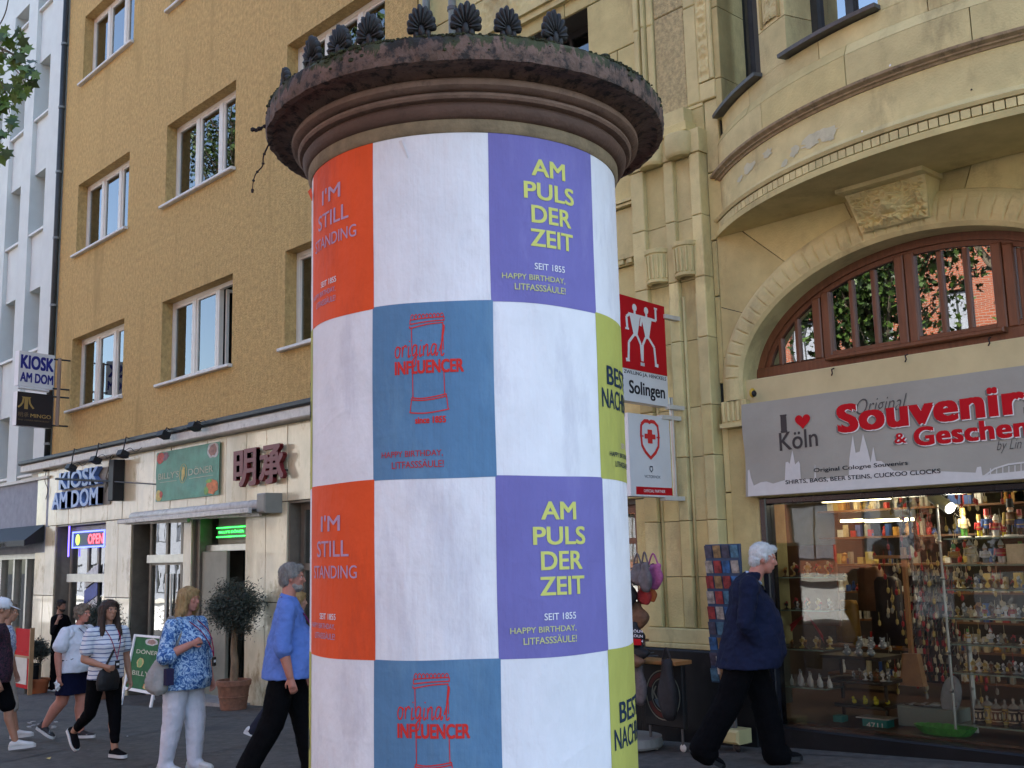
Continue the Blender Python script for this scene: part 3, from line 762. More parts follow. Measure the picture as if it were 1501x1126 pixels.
def carved(name, x0, x1, z0, z1, y, amp, sc, nx, nz, mt, thick=.05, border=.02, seed=0, par=None, sym=True):
    """relief carving: a fine grid pushed in and out, closed at the sides"""
    m = MB(); vs = []; fs = []
    for j in range(nz + 1):
        for i in range(nx + 1):
            u, v = i / nx, j / nz; x = x0 + (x1 - x0) * u; z = z0 + (z1 - z0) * v
            uu = abs(u - .5) * 2 if sym else u
            e = min(1, min(u, 1 - u) / .12) * min(1, min(v, 1 - v) / .03)
            q = Vector((uu * (x1 - x0) * sc, seed, z * sc))
            h = noise.noise(q) * .8 + abs(noise.noise(q * 2.1)) * .9 - .2
            vs.append((x, y - amp * h * e, z))
    for j in range(nz):
        for i in range(nx):
            a_ = j * (nx + 1) + i; fs.append((a_, a_ + 1, a_ + nx + 2, a_ + nx + 1))
    m.add(vs, fs); m.box(x0, x1, y + amp * .9 + .001, y + amp * .9 + thick, z0, z1)
    m.box(x0, x1, y, y + amp * .9 + .0, z0 - .001, z0 + .004).box(x0 - .004, x0, y, y + amp + .001, z0, z1).box(x1, x1 + .004, y, y + amp + .001, z0, z1)
    return A.b(m, name, mt, par, smooth=True)
carved('carved_frieze', W0[0] - .3, W0[1] + .15, W0[3] + .35, W0[3] + .75, D - .03, .045, 9, 60, 14, M['stone2'], seed=3)
# downpipes beside the stone house
for px_ in (625, 663):
    xx = PY(px_, 20, D - .12).x
    t = thing('downpipe', 'grey green downpipe on the seam of the houses, ' + ('ochre side' if px_ == 625 else 'stone side'), 'downpipe', (xx, D - .1, 0), group='downpipes on the seam of the houses')
    B = At(t); B.b(MB().tube([(xx, D - .12, 4.0), (xx, D - .12, 16)], .052, 14), 'pipe', M['pipe'], smooth=True)
    for z in (6.2, 8.35, 10.5): B.b(MB().tube([(xx, D - .12, z), (xx, D - .12, z + .05)], .066, 14).box(xx - .015, xx + .015, D - .07, D - .005, z, z + .05), 'bracket', M['zinc'])

# ---- pilaster with two sunk panels
P0, P1 = -7.06, -6.17; yp = D - .13; zb0 = .60; zcap = 5.36
def plate(x0, x1, y0, z0, z1, nm='stone_block', mt=None, y1=D + .029, b=.006):
    A.b(MB().bbox(x0, x1, y0, y1, z0, z1, b), nm, mt or (M['stone2'] if rnd.random() < .7 else M['stone']))
pcs = [P0, P0 + .17, P0 + .44, P0 + .56, P0 + .77, P1]
zj = [zb0 + .14, 1.22, 1.75, 2.36, 2.84, 3.5, 4.1, 4.72, zcap]
for i in range(len(zj) - 1):
    g = .003
    for k_, (a, b) in enumerate(zip(pcs[:-1], pcs[1:])):
        yy = yp if k_ in (0, 2, 4) else yp + .055
        plate(a, b - (.0015), yy, zj[i] + g, zj[i + 1] - g, b=.008 if k_ in (0, 2, 4) else .002)
    # rounded arrises inside the panels
plate(P0, P1, yp - .012, zb0, zj[0] - .003)
plate(P0 - .03, P1 + .03, yp - .03, zb0 - .05, zb0 - .003)
for a, b in ((pcs[1], pcs[2]), (pcs[3], pcs[4])):
    m = MB()
    for xx in (a + .022, b - .022): m.tube([(xx, yp + .05, zj[0]), (xx, yp + .05, 3.95)], .016, 6)
    A.b(m, 'bead', M['stone2'], smooth=True)
    cx = (a + b) / 2
    # fluted basket
    m = MB(); r0, r1 = .14, .115
    rings = []
    for z, r in ((4.12, .08), (4.13, .125), (4.155, .13), (4.165, .112), (4.42, .125), (4.43, .14), (4.47, .145), (4.475, .1)):
        rings.append([(cx + (r + (.007 * (1 if (j % 2) else -1) if .105 < r < .127 and z > 4.16 else 0)) * math.cos(R_(180 + 180 * j / 24)), yp + .03 + (r + .0) * math.sin(R_(180 + 180 * j / 24)), z) for j in range(25)])
    m.ring_loft(rings, closed=False, cap=False); m.box(cx - .12, cx + .12, yp + .03, yp + .05, 4.13, 4.474)
    A.b(m, 'fluted_basket', M['stone2'])
    m = MB()
    for j in range(8):
        t = R_(192 + 156 * j / 7); m.tube([(cx + .123 * math.cos(t), yp + .03 + .123 * math.sin(t), 4.17), (cx + .133 * math.cos(t), yp + .03 + .133 * math.sin(t), 4.41)], .011, 6)
    A.b(m, 'flute_rib', M['stone2'], kind='stuff')
    # scalloped head of the panel with its drum
    m = MB(); rings = []
    for z, r in ((5.345, .02), (5.35, .12), (5.37, .145), (5.385, .152), (5.57, .158), (5.585, .15), (5.59, .02)):
        rings.append([(cx + r * math.cos(R_(180 + 180 * j / 20)), yp - .01 + r * .75 * math.sin(R_(180 + 180 * j / 20)), z) for j in range(21)])
    m.ring_loft(rings, closed=False, cap=False)
    smooth_angle(A.b(m, 'drum', M['stone2']), 30)
plate(P0 - .02, P1 + .02, yp - .015, zcap, 5.60); plate(P0 + .02, P1 - .1, yp - .05, 5.603, 5.70); plate(P0 + .06, P1 - .14, yp - .02, 5.703, 5.86)
plate(P0, P1 + .0, D - .02, 5.862, 5.9); plate(-6.32, P1, D - .012, 5.36, 5.86)
# strips above the capital
zt = 13.0
for a, b, yy, mt in ((-7.0, -6.93, D - .05, M['stone2']), (-6.925, -6.89, D - .02, M['stone']), (-6.885, -6.84, D - .07, M['stone2']), (-6.835, -6.75, D - .035, M['stone2']), (-6.35, -6.19, D - .03, M['stone2'])):
    zz = 5.9
    while zz < zt:
        z2 = min(zt, zz + 1.05); A.b(MB().bbox(a, b - .002, yy, D + .029, zz + .004, z2, .012), 'moulding', mt); zz = z2 + .0
m = MB(); 
A.b(MB().bbox(-6.745, -6.355, D - .012, D + .029, 5.9, 7.0, .01), 'roughcast_panel', M['roughstone']); A.b(MB().bbox(-6.745, -6.355, D - .012, D + .029, 7.008, 9.6, .01), 'roughcast_panel', M['roughstone'])
carved('carved_strip', -6.185, -6.06, 6.1, 9.6, D - .035, .035, 16, 12, 240, M['stone2'], seed=9)
A.b(MB().bbox(-6.19, -6.0, D - .03, D + .029, 5.9, 6.09, .01), 'stone_block', M['stone2'])
A.b(MB().bbox(-6.052, -6.0, D - .045, D + .029, 6.095, 9.6, .01), 'moulding', M['stone2'])
# wall strip right of the pilaster, down to the plinth
for z0, z1 in ((.6, 1.3), (1.3, 2.0), (2.0, 2.84), (3.04, 3.9), (3.9, 4.46)): block(P1 + .0, P1 + .07 if z0 > 2.9 else sx0 - .0, z0, z1, D)
block(P1 + .0, -6.0, 4.46, 5.15, D - .004); block(P1 + .0, -6.0, 5.15, 5.9, D - .004)
# black plinth
A.b(MB().bbox(-7.29, sx0 - .05, D - .17, D + .03, -.8, zb0 - .054, .01), 'plinth', M['plinth'])
A.b(MB().bbox(P0 - .08, P1 + .1, D - .20, D - .171, -.8, zb0 - .06, .008), 'plinth', M['plinth'])

# ---- spandrel stones round the arch, with radial joints
def ell_pt(t, a, b): return (ACX + a * math.cos(t), ACZ + b * math.sin(t))
zc = 4.50; xl, xr = P1 + .075, SX1
cuts = [180, 168, 150, 128, 105, 75, 50, 30, 12, 0]
def outer(t):
    """from the arch centre outwards to the box (xl..xr2, zc)"""
    dx, dz = AOU * math.cos(t), BOU * math.sin(t); xr2 = -2.02
    s = 1e9
    if dz > 1e-6: s = min(s, (zc - ACZ) / dz)
    if dx < -1e-6: s = min(s, (xl - ACX) / dx)
    if dx > 1e-6: s = min(s, (xr2 - ACX) / dx)
    return (ACX + dx * s, ACZ + dz * s)
corner = [math.atan2((zc - ACZ) / BOU, (xl - ACX) / AOU), math.atan2((zc - ACZ) / BOU, (-2.02 - ACX) / AOU)]
for t0, t1 in zip(cuts[:-1], cuts[1:]):
    a0, a1 = R_(t0) - .002, R_(t1) + .002
    n = 8; inner = [ell_pt(a0 + (a1 - a0) * i / n, AOU, BOU) for i in range(n + 1)]
    ts = [a1] + [c for c in sorted(corner) if a1 < c < a0] + [a0]
    poly = inner + [outer(t) for t in ts]
    m = MB().prism(poly, lambda u, v, w_: (u, D + .03 - w_, v), .03 + rnd.uniform(-.002, .002))
    A.b(m, 'stone_block', M['stone'])
block(-2.02, SX1, -.5, 4.5, D)
# ---- arch moulding with gouged flutes
m = MB(); NT = 620; prof = [(1.0, .029), (1.0, -.02), (.97, -.035), (.86, -.06), (.7, -.085), (.5, -.10), (.3, -.10), (.12, -.085), (.0, -.06), (.0, .22)]
path = []
for i in range(14): path.append((math.pi, 2.99 - .14 * (1 - i / 14)))
for i in range(NT + 1): path.append((math.pi - math.pi * i / NT, None))
for i in range(1, 15): path.append((0, 2.99 - .14 * i / 14))
rings = []; L_ = 0; prev = None
for t, zov in path:
    px_, pz_ = ell_pt(t, (AIN + AOU) / 2, (BIN + BOU) / 2)
    if prev: L_ += math.hypot(px_ - prev[0], pz_ - prev[1])
    prev = (px_, pz_)
    ph = (L_ % .115) / .115; gr = max(0, 1 - abs(ph - .5) / .13)
    ring = []
    for s, y in prof:
        a_, b_ = AIN + (AOU - AIN) * s, BIN + (BOU - BIN) * s
        x, z = ell_pt(t, a_, b_)
        if zov is not None: z = zov
        cut = .024 * gr * (1 if .28 < s < .8 else 0) * (1.2 - s)
        ring.append((x, D + y + cut, z))
    rings.append(ring)
m.ring_loft(rings, closed=False, cap=False)
A.b(m, 'arch_moulding', M['stone2'], smooth=False)
# fluted impost blocks under the moulding
for sx in (-1, 1):
    a, b = ACX + sx * AOU, ACX + sx * (AIN - .03)
    a, b = min(a, b), max(a, b)
    m = MB().bbox(a, b, D - .08, D + .2, 2.62, 2.85, .01).box(a - .01, b + .01, D - .1, D - .081, 2.60, 2.64)
    for j in range(5): m.tube([(a + .03 + (b - a - .06) * j / 4, D - .082, 2.66), (a + .03 + (b - a - .06) * j / 4, D - .082, 2.84)], .018, 6)
    A.b(m, 'impost', M['stone2'])
m = MB().box(P0 - .02, ACX - AIN, D - .145, D + .02, 2.583, 2.597)
# band between arch window and sign
A.b(MB().bbox(ACX - AIN - .02, ACX + AIN + .02, D - .01, D + .4, 2.75, 3.035, .01), 'lintel_band', mat('lintel_cream', (.55, .46, .24), .7, .08, 3))
A.b(MB().bbox(sx0 - .13, SX1, D + .005, D + .4, zsh + .003, 2.75, .01), 'lintel', M['stone'])
A.b(MB().bbox(P1 + .08, sx0 - .002, D - .012, D + .4, zb0 + .002, 2.60, .01), 'jamb', M['stone'])
# ---- keystone with a carved relief
kt = MB(); kx0, kx1 = -4.56, -3.84
fnk = lambda u, v, w_: (u, D - .34 + w_, v)
kt.prism([(kx0 - .03, 4.50), (kx1 + .03, 4.50), (kx1 + .03, 4.44), (kx0 - .03, 4.44)], lambda u, v, w_: (u, D - .37 + w_, v), .36)
ks = A.b(kt, 'keystone', M['stone2'])
m = MB(); vs = []; fs = []; nx, nz = 80, 60
for j in range(nz + 1):
    for i in range(nx + 1):
        u, v = i / nx, j / nz
        tap = .06 * (1 - v); x = (kx0 + tap) + (kx1 - kx0 - 2 * tap) * u; z = 4.12 + .32 * v
        e = min(1, min(u, 1 - u) / .06) * min(1, min(v, 1 - v) / .06)
        q = Vector((abs(u - .5) * 6, 2.2, v * 4.5))
        h = noise.noise(q) * .6 + abs(noise.noise(q * 2.3)) * .7
        face = math.exp(-(((u - .5) / .17) ** 2 + ((v - .5) / .33) ** 2)) * 1.3 - (.5 * math.exp(-(((abs(u - .5) - .07) / .03) ** 2 + ((v - .58) / .05) ** 2))) + .35 * math.exp(-(((u - .5) / .035) ** 2 + ((v - .45) / .12) ** 2)) - .5 * math.exp(-(((u - .5) / .09) ** 2 + ((v - .27) / .035) ** 2))
        vs.append((x, D - .25 + .11 * (1 - v) - .105 * (h * (1 - .6 * min(1, max(0, face))) + face * .8) * e, z))
for j in range(nz):
    for i in range(nx):
        a_ = j * (nx + 1) + i; fs.append((a_, a_ + 1, a_ + nx + 2, a_ + nx + 1))
m.add(vs, fs)
m.prism([(kx0 + .06, 4.12), (kx1 - .06, 4.12), (kx1, 4.438), (kx0, 4.438)], lambda u, v, w_: (u, D - .005 - w_ * (.10 + .5 * (v - 4.12)) / 1, v), 1)
A.b(m, 'relief', M['stone2'], ks, smooth=False)
# ---- brown arched window
af = D + .17; zb1 = 3.04
def arch_top(x, a=AIN - .04, b=BIN - .04):
    q = 1 - ((x - ACX) / a) ** 2
    return ACZ + b * math.sqrt(q) if q > 0 else ACZ
m = MB(); rings = []
for i in range(73):
    t = R_(180 - 180 * i / 72); rings.append([(*ell_pt(t, AIN + .02, BIN + .02),), (*ell_pt(t, AIN - .07, BIN - .07),)])
vsr = [[(o_[0], af, max(zb1, o_[1])), (n_[0], af, max(zb1, n_[1])), (n_[0] , af + .1, max(zb1, n_[1])), (o_[0], af + .1, max(zb1, o_[1]))] for o_, n_ in rings]
m.ring_loft(vsr)
rings2 = [[(*ell_pt(R_(180 - 180 * i / 72), AIN - .07, BIN - .07),), (*ell_pt(R_(180 - 180 * i / 72), AIN - .115, BIN - .115),)] for i in range(73)]
m.ring_loft([[(o_[0], af + .025, max(zb1, o_[1])), (n_[0], af + .025, max(zb1, n_[1])), (n_[0], af + .09, max(zb1, n_[1])), (o_[0], af + .09, max(zb1, o_[1]))] for o_, n_ in rings2])
aw = A.b(m, 'arch_window', M['brownwood'])
m = MB().bbox(ACX - AIN, ACX + AIN, af - .01, af + .1, zb1 - .0, zb1 + .12, .01)
A.b(m, 'rail', M['brownwood'], aw)
posts = [PY(1204, 480, af).x, PY(1327, 430, af).x, PY(1470, 400, af).x]
wdt = .085
posts = posts + [2 * ACX - posts[0] + .0]
posts = sorted(posts)
zbs = zb1 + .12
for x in posts:
    for dx in (-wdt / 2 - .002, wdt / 2 + .002):
        m = MB().bbox(x + dx - wdt / 2, x + dx + wdt / 2, af - .004 + (.01 if dx > 0 else 0), af + .098, zbs, min(arch_top(x + dx - wdt / 2), arch_top(x + dx + wdt / 2)) - .05, .01)
        A.b(m, 'post', M['brownwood'], aw)
spans = [(ACX - AIN + .08, posts[0] - wdt)] + [(posts[i] + wdt, posts[i + 1] - wdt) for i in range(3)] + [(posts[3] + wdt, ACX + AIN - .08)]
for si, (a, b) in enumerate(spans):
    n = 3 if True else 2
    for k_ in range(1, n):
        x = a + (b - a) * k_ / n
        A.b(MB().bbox(x - .022, x + .022, af + .018, af + .08, zbs + (.0), max(zbs + .05, arch_top(x) - .09), .008), 'glazing_bar', M['brownwood'], aw)
    if si in (1, 2, 3):
        A.b(MB().bbox(a, b, af + .012, af + .085, zbs + .001, zbs + .05, .006), 'rail', M['brownwood'], aw)
    # arched pane
    nn = 16; poly = [(a, zbs + .02), (b, zbs + .02)] + [(b - (b - a) * i / nn, max(zbs + .03, arch_top(b - (b - a) * i / nn) - .06)) for i in range(nn + 1)]
    A.b(MB().prism(poly, lambda u, v, w_: (u, af + .05 + w_, v), .006), 'pane', glass('arch_glass', (.5, .52, .5), 1.55, boost=.42) if si == 0 else bpy.data.materials['arch_glass'], aw)
A.b(MB().bbox(posts[0] + .06, posts[2] + .0, af - .09, af - .012, zbs - .045, zbs + .0, .012), 'sill', M['brownwood'], aw)
A.b(MB().box(ACX - AIN, ACX + AIN, D + 1.0, D + 1.05, 3.0, 4.2), 'curtain', M['room'])  # no cloth: a dark sheet standing in for the shade inside
for px_, py_ in ((1222, 548), (1330, 528), (1452, 504)):
    p = PY(px_, py_, D - .02)
    h_ = MB().tube([(p.x, D - .011, p.z + .05), (p.x, D - .05, p.z + .035), (p.x + .008, D - .055, p.z + .0), (p.x - .01, D - .04, p.z - .015)], .006, 6)
    tag(h_.build('awning_hook', M['iron']), 'small iron hook on the cream band, below the %s of the arched window' % ({1222: 'left part', 1330: 'middle', 1452: 'right part'}[px_]), 'hook')

# ---- bay
BCX, BCY = -3.65, 7.57 + 3.78
def arcR(R, x): return BCY - math.sqrt(max(0, R * R - (x - BCX) ** 2))
def half(R, y=D): return math.asin(min(1, math.sqrt(max(0, R * R - (BCY - y) ** 2)) / R))
def arcpt(R, t, z): return (BCX + R * math.sin(t), BCY - R * math.cos(t), z)
def bayloft(name, prof, mt, n=60, lip=.012, t0=None, t1=None, par=None, back=.0, smooth=False):
    """prof: list of (R,z); swept on the plan arc"""
    m = MB(); rings = []
    for i in range(n + 1):
        ring = []
        for R, z in prof:
            h0 = -half(R, D + back) if t0 is None else t0; h1 = half(R, D + back) if t1 is None else t1
            ring.append(arcpt(R, h0 + (h1 - h0) * i / n, z))
        rings.append(ring)
    m.ring_loft(rings, closed=True, cap=True)
    return A.b(m, name, mt, par, smooth=smooth)
bayloft('soffit', [(3.79, 4.475), (3.79, 4.53), (3.5, 4.60), (2.95, 4.60), (2.95, 4.475)], M['stone'])
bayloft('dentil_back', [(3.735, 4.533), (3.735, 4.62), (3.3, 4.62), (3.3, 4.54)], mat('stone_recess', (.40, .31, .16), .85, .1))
hh = half(3.76); nd = 66
for i in range(nd):
    t = -hh + .012 + (2 * hh - .02) * i / nd; dt = .018
    m = MB(); vs = [arcpt(R, tt, z) for z in (4.545, 4.612) for R, tt in ((3.775, t), (3.775, t + dt), (3.734, t + dt), (3.734, t))]
    m.add(vs, [(0, 3, 2, 1), (4, 5, 6, 7), (0, 1, 5, 4), (1, 2, 6, 5), (2, 3, 7, 6), (3, 0, 4, 7)])
    A.b(m, 'dentil', M['stone2'])
bayloft('fillet', [(3.785, 4.622), (3.80, 4.65), (3.77, 4.672), (3.3, 4.672), (3.3, 4.622)], M['stone2'])
bayloft('apron', [(3.755, 4.674), (3.74, 4.70), (3.735, 4.71), (3.735, 5.03), (3.3, 5.03), (3.3, 4.674)], M['stone2'])
bayloft('string_course', [(3.745, 5.032), (3.755, 5.05), (3.775, 5.055), (3.775, 5.068), (3.81, 5.085), (3.815, 5.105), (3.30, 5.12), (3.3, 5.032)], mat('weathered_lip', (.30, .225, .13), .85, .25, 12, dirt=(.12, .095, .06), dscale=9))
# courses above, each of several stones
def stones(R, z0, z1, R1=None, n=7, off=0, t0=None, t1=None):
    h = half(R); a = -h if t0 is None else t0; b = h if t1 is None else t1
    for i in range(n):
        s0 = a + (b - a) * max(0, (i - off)) / n; s1 = a + (b - a) * min(n, (i + 1 - off)) / n
        if i == n - 1: s1 = b
        bayloft('stone_block', [(R + rnd.uniform(-.002, .002), z0 + .002), (R1 or R, z1 - .002), (R - .4, z1 - .002), (R - .4, z0 + .002)], M['stone'] if rnd.random() < .5 else M['stone2'], n=10, t0=s0 + .0012, t1=s1 - .0012)
stones(3.74, 5.122, 5.40, n=5); stones(3.74, 5.40, 5.50, R1=3.70, n=4, off=.4); stones(3.695, 5.50, 5.66, n=5, off=.3)
tx = lambda x, R=3.69: math.asin((x - BCX) / R)
hB = half(3.69)
wins = [(-hB + .0, tx(-5.18)), (tx(-4.80), tx(-3.86)), (tx(-3.44), tx(-2.50)), (tx(-2.12), hB)]
piers = [(tx(-5.18), tx(-4.80)), (tx(-3.86), tx(-3.44)), (tx(-2.50), tx(-2.12))]
for t0, t1 in piers:
    zz = 5.66
    for hgt in (.42, .75, .75, .8, .8):
        bayloft('stone_block', [(3.69, zz + .004), (3.69, zz + hgt - .004), (3.2, zz + hgt - .004), (3.2, zz + .004)], M['stone2'], n=6, t0=t0 + .002, t1=t1 - .002)
        zz += hgt
    # carved strip on the pier face
    m = MB(); vs = []; fs = []; nx, nz = 14, 150; tc_ = (t0 + t1) / 2; wv = (t1 - t0) * .26
    for j in range(nz + 1):
        for i in range(nx + 1):
            u = i / nx; v = j / nz; z = 6.12 + 2.6 * v; t = tc_ - wv + 2 * wv * u
            q = Vector((abs(u - .5) * 4, 5, z * 9)); h = noise.noise(q) * .8 + abs(noise.noise(q * 2)) * .8
            vs.append(arcpt(3.697 + .035 * h * min(1, min(u, 1 - u) / .15), t, z))
    for j in range(nz):
        for i in range(nx):
            a_ = j * (nx + 1) + i; fs.append((a_, a_ + 1, a_ + nx + 2, a_ + nx + 1))
    m.add(vs, fs); A.b(m, 'carved_strip', M['stone2'])
    for tt in (tc_ - wv - .006, tc_ + wv + .006):
        A.b(MB().tube([arcpt(3.697, tt, 6.1), arcpt(3.697, tt, 8.9)], .016, 6), 'moulding', M['stone2'], smooth=True)
# window 1 deep left jamb blocks
zz = 5.66
for hgt in (.42, .75, .75, .8, .8):
    A.b(MB().bbox(-6.0, -5.93, D - .02, D + .42, zz + .004, zz + hgt - .004, .005), 'stone_block', M['stone']); zz += hgt
for wi, (t0, t1) in enumerate(wins):
    Rg = 3.36
    fr = MB()
    def bx(ta, tb, R0, R1, z0, z1):
        vs = [arcpt(R, tt, z) for z in (z0, z1) for R, tt in ((R0, ta), (R0, tb), (R1, tb), (R1, ta))]
        fr.add(vs, [(0, 3, 2, 1), (4, 5, 6, 7), (0, 1, 5, 4), (1, 2, 6, 5), (2, 3, 7, 6), (3, 0, 4, 7)])
    if wi == 0: t0 = t0 + .0
    for tt in (t0, (t0 + t1) / 2 - .012, t1 - .02): bx(tt, tt + .024, Rg + .04, Rg - .04, 5.72, 8.6)
    bx(t0 + .024, t1 - .02, Rg + .035, Rg - .035, 5.72, 5.80); bx(t0 + .024, t1 - .02, Rg + .035, Rg - .035, 7.9, 7.98)
    f = A.b(fr, 'window', M['darkzinc'])
    m = MB()
    for q0, q1 in ((t0 + .02, (t0 + t1) / 2 - .012), ((t0 + t1) / 2 + .012, t1 - .02)):
        p0, p1 = arcpt(Rg, q0, 0), arcpt(Rg, q1, 0)
        m = MB().add([(p0[0], p0[1], 5.8), (p1[0], p1[1], 5.8), (p1[0], p1[1], 8.6), (p0[0], p0[1], 8.6)], [(0, 1, 2, 3)])
        A.b(m, 'pane', bpy.data.materials['arch_glass'], f)
    bayloft('sill', [(3.78, 5.668), (3.785, 5.70), (3.3, 5.73), (3.3, 5.668)], M['zinc'], n=10, t0=t0 - .008, t1=t1 + .008, par=f)
bayloft('bay_top', [(3.72, 8.98), (3.72, 12.5), (3.0, 12.5), (3.0, 8.98)], M['stone'], n=30)
A.b(MB().box(-5.6, -1.7, D + .1, D + .2, 5.3, 9.5), 'bay_dark_slab', M['room'])  # dark slab standing in for the shaded room behind the bay panes
# repair patches and chipped paint on the apron
def chip(px, py, w_, h_, mt, R=3.737, seed=0, n=14):
    v = ray(px, py); a = v.x ** 2 + v.y ** 2; b = -2 * (v.x * BCX + v.y * BCY); c = BCX ** 2 + BCY ** 2 - R * R
    t = (-b - math.sqrt(b * b - 4 * a * c)) / (2 * a); p = CAM + v * t
    tt = math.atan2(p.x - BCX, BCY - p.y); rr = random.Random(seed); pts = []
    for i in range(n):
        an = 2 * math.pi * i / n; k_ = rr.uniform(.55, 1.1)
        pts.append(arcpt(R + .003, tt + w_ * k_ * math.cos(an) / R, p.z + h_ * k_ * math.sin(an)))
    m = MB().add([arcpt(R + .003, tt, p.z)] + pts, [(0, 1 + i, 1 + (i + 1) % n) for i in range(n)])
    A.b(m, 'repair_patch', mt)
chip(1205, 196, .17, .045, M['patch'], seed=61, n=22); chip(1188, 212, .10, .035, M['patch'], seed=62, n=20); chip(1190, 205, .13, .07, M['patch'], seed=1); chip(1215, 200, .10, .06, M['patch'], seed=21); chip(1165, 222, .07, .05, M['patch'], seed=5); chip(1098, 246, .12, .06, M['patch'], seed=2); chip(1125, 225, .08, .05, M['patch'], seed=8); chip(1085, 262, .07, .035, M['patch'], seed=12); chip(1150, 240, .06, .04, M['patch'], seed=13)
for i, (a, b, s, R) in enumerate(((1365, 167, .018, 3.737), (1423, 170, .014, 3.737), (1411, 70, .022, 3.742), (1305, 96, .010, 3.742), (1264, 193, .009, 3.737), (1199, 236, .010, 3.737))):
    chip(a, b, s, s * 1.1, M['white'], R, seed=30 + i, n=9)
chip(1424, 132, .012, .010, M['black'], seed=44, n=8)

# ---- souvenir shop front
sf = thing('shopfront', 'black framed glass shop window of the souvenir shop', 'shopfront', ((sx0 + sx1) / 2, D, 0))
B = At(sf); zf0 = gz(sx0) + .02
m = MB().bbox(sx0, sx0 + .07, D - .02, D + .12, -.3, zsh, .01).bbox(sx1, 0, D - .02, D + .12, -.3, zsh, .01)
m.bbox(sx0 + .07, sx1, D - .018, D + .12, zsh - .06, zsh, .01)
fr_ = B.b(m, 'frame', M['blackgloss'])
B.b(MB().bbox(sx0 - .02, .5, D - .06, D + .14, -.5, gz(-5) + .145, .015), 'bottom_panel', M['plinth'])
zpost = PY(1385, 950, D + .3)
B.b(MB().box(sx0 + .07, sx1, D + .05, D + .058, gz(-5) + .146, zsh - .06), 'pane', M['shopglass'])
# ---- the shop room
rm = thing('shop_room', 'dim interior of the souvenir shop behind the glass', 'room', (-3.5, D + 2, 0)); B = At(rm)
zf = gz(-4) + .12
B.b(MB().box(-7.15, 1, D + .14, D + 5.1, zf - .1, zf), 'floor', mat('shop_floor', (.07, .033, .016), .45, .2, 3))
B.b(MB().box(-7.15, 1, D + .14, D + 5.1, 2.34, 2.4), 'ceiling', mat('shop_ceiling', (.10, .09, .07), .8))
B.b(MB().box(-7.15, 1, D + 5.0, D + 5.1, zf, 2.34), 'back_wall', mat('shop_wall', (.035, .02, .013), .7, .3, 3))
B.b(MB().box(-7.2, -7.15, D + .56, D + 5, zf, 2.34), 'side_wall', mat('shop_wall2', (.05, .03, .02), .7, .3, 3))
warm = emis('warm_tube', (1, .82, .45), 5.0)
for (pa, ya), (pb, yb), yy in (((1205, 737), (1300, 733), 2.0), ((1268, 766), (1335, 771), 3.4), ((1232, 766), (1275, 765), 3.4)):
    p = PZ(pa, ya, 2.33) if False else PY(pa, ya, D + yy); q = PY(pb, yb, D + yy)
    z = 2.30
    t = thing('tube_lamp', 'warm tube lamp on the shop ceiling, %s' % ({1205: 'nearest the window', 1268: 'deep in the shop on the right', 1232: 'deep in the shop on the left'}[pa]), 'lamp', (p.x, p.y, 2.3))
    B = At(t); B.b(MB().box(p.x, q.x, p.y, p.y + .09, p.z, p.z + .03), 'tube', warm); B.b(MB().box(p.x - .02, q.x + .02, p.y - .01, p.y + .10, p.z + .032, 2.34), 'housing', M['offwhite'])
# ================================================================ ADVERTISING COLUMN
ux, uy = -3.11165, 2.66976
dn = Vector((-ux, -uy)).normalized(); rt = Vector((-dn.y, dn.x))
if rt.x * _r.x + rt.y * _r.y < 0: rt = -rt
def cyl(ph, z, r, dx=0):
    a = R_(ph); q = dn * math.cos(a) + rt * math.sin(a)
    return Vector((ux + rt.x * dx + r * q.x, uy + rt.y * dx + r * q.y, z))
colm = thing('advertising_column', 'round advertising column pasted with coloured and white posters under a mossy stone cap', 'advertising column', (ux, uy, gz(ux)))
A = At(colm); RC = .59
def clathe(name, prof, mt, n=120, par=None, dx=0, jitter=None, smooth=True, kind=None):
    m = MB(); rings = []
    for r, z in prof:
        ring = []
        for j in range(n):
            ph = 360 * j / n; rr = r + (jitter(ph, r, z) if jitter else 0)
            ring.append(cyl(ph, z, rr, dx))
        rings.append(ring)
    m.ring_loft(rings)
    o = A.b(m, name, mt, par, kind=kind)
    if smooth: smooth_angle(o, 40)
    return o
g0 = gz(ux)
clathe('shaft', [(RC - .004, g0 + .3), (RC - .004, 2.95)], M['neck'])
clathe('base', [(.68, g0 - .04), (.68, g0 + .16), (.65, g0 + .2), (.64, g0 + .26), (.60, g0 + .3)], M['cornice_low'])
clathe('neck', [(.594, 2.90), (.604, 2.912), (.604, 2.948), (.598, 2.952)], M['neck'])
clathe('moulding', [(.602, 2.942), (.618, 2.948), (.630, 2.968), (.632, 2.982), (.624, 2.992), (.622, 2.997)], M['cornice_low'], dx=.006)
clathe('moulding', [(.622, 2.998), (.645, 3.000), (.652, 3.008), (.652, 3.016), (.642, 3.024)], M['ring'], dx=.008)
clathe('moulding', [(.642, 3.025), (.664, 3.028), (.676, 3.036), (.678, 3.050), (.672, 3.060), (.664, 3.064)], M['ring'], dx=.010)
jit = lambda ph, r, z: .006 * noise.noise(Vector((ph * .35, r * 20, z * 40))) + .004 * noise.noise(Vector((ph * 1.3, r * 30, z * 60)))
moss_growth(M['cornice'], 3.09 - colm.location.z, 3.17 - colm.location.z)
clathe('cap', [(.60, 3.065), (.672, 3.066), (.690, 3.078), (.735, 3.084), (.742, 3.080), (.752, 3.074), (.772, 3.078), (.776, 3.092), (.777, 3.11), (.777, 3.13), (.775, 3.15), (.770, 3.163), (.757, 3.170), (.70, 3.185), (.5, 3.225), (.2, 3.26), (.02, 3.27)], M['cornice'], n=420, dx=.012, jitter=jit)
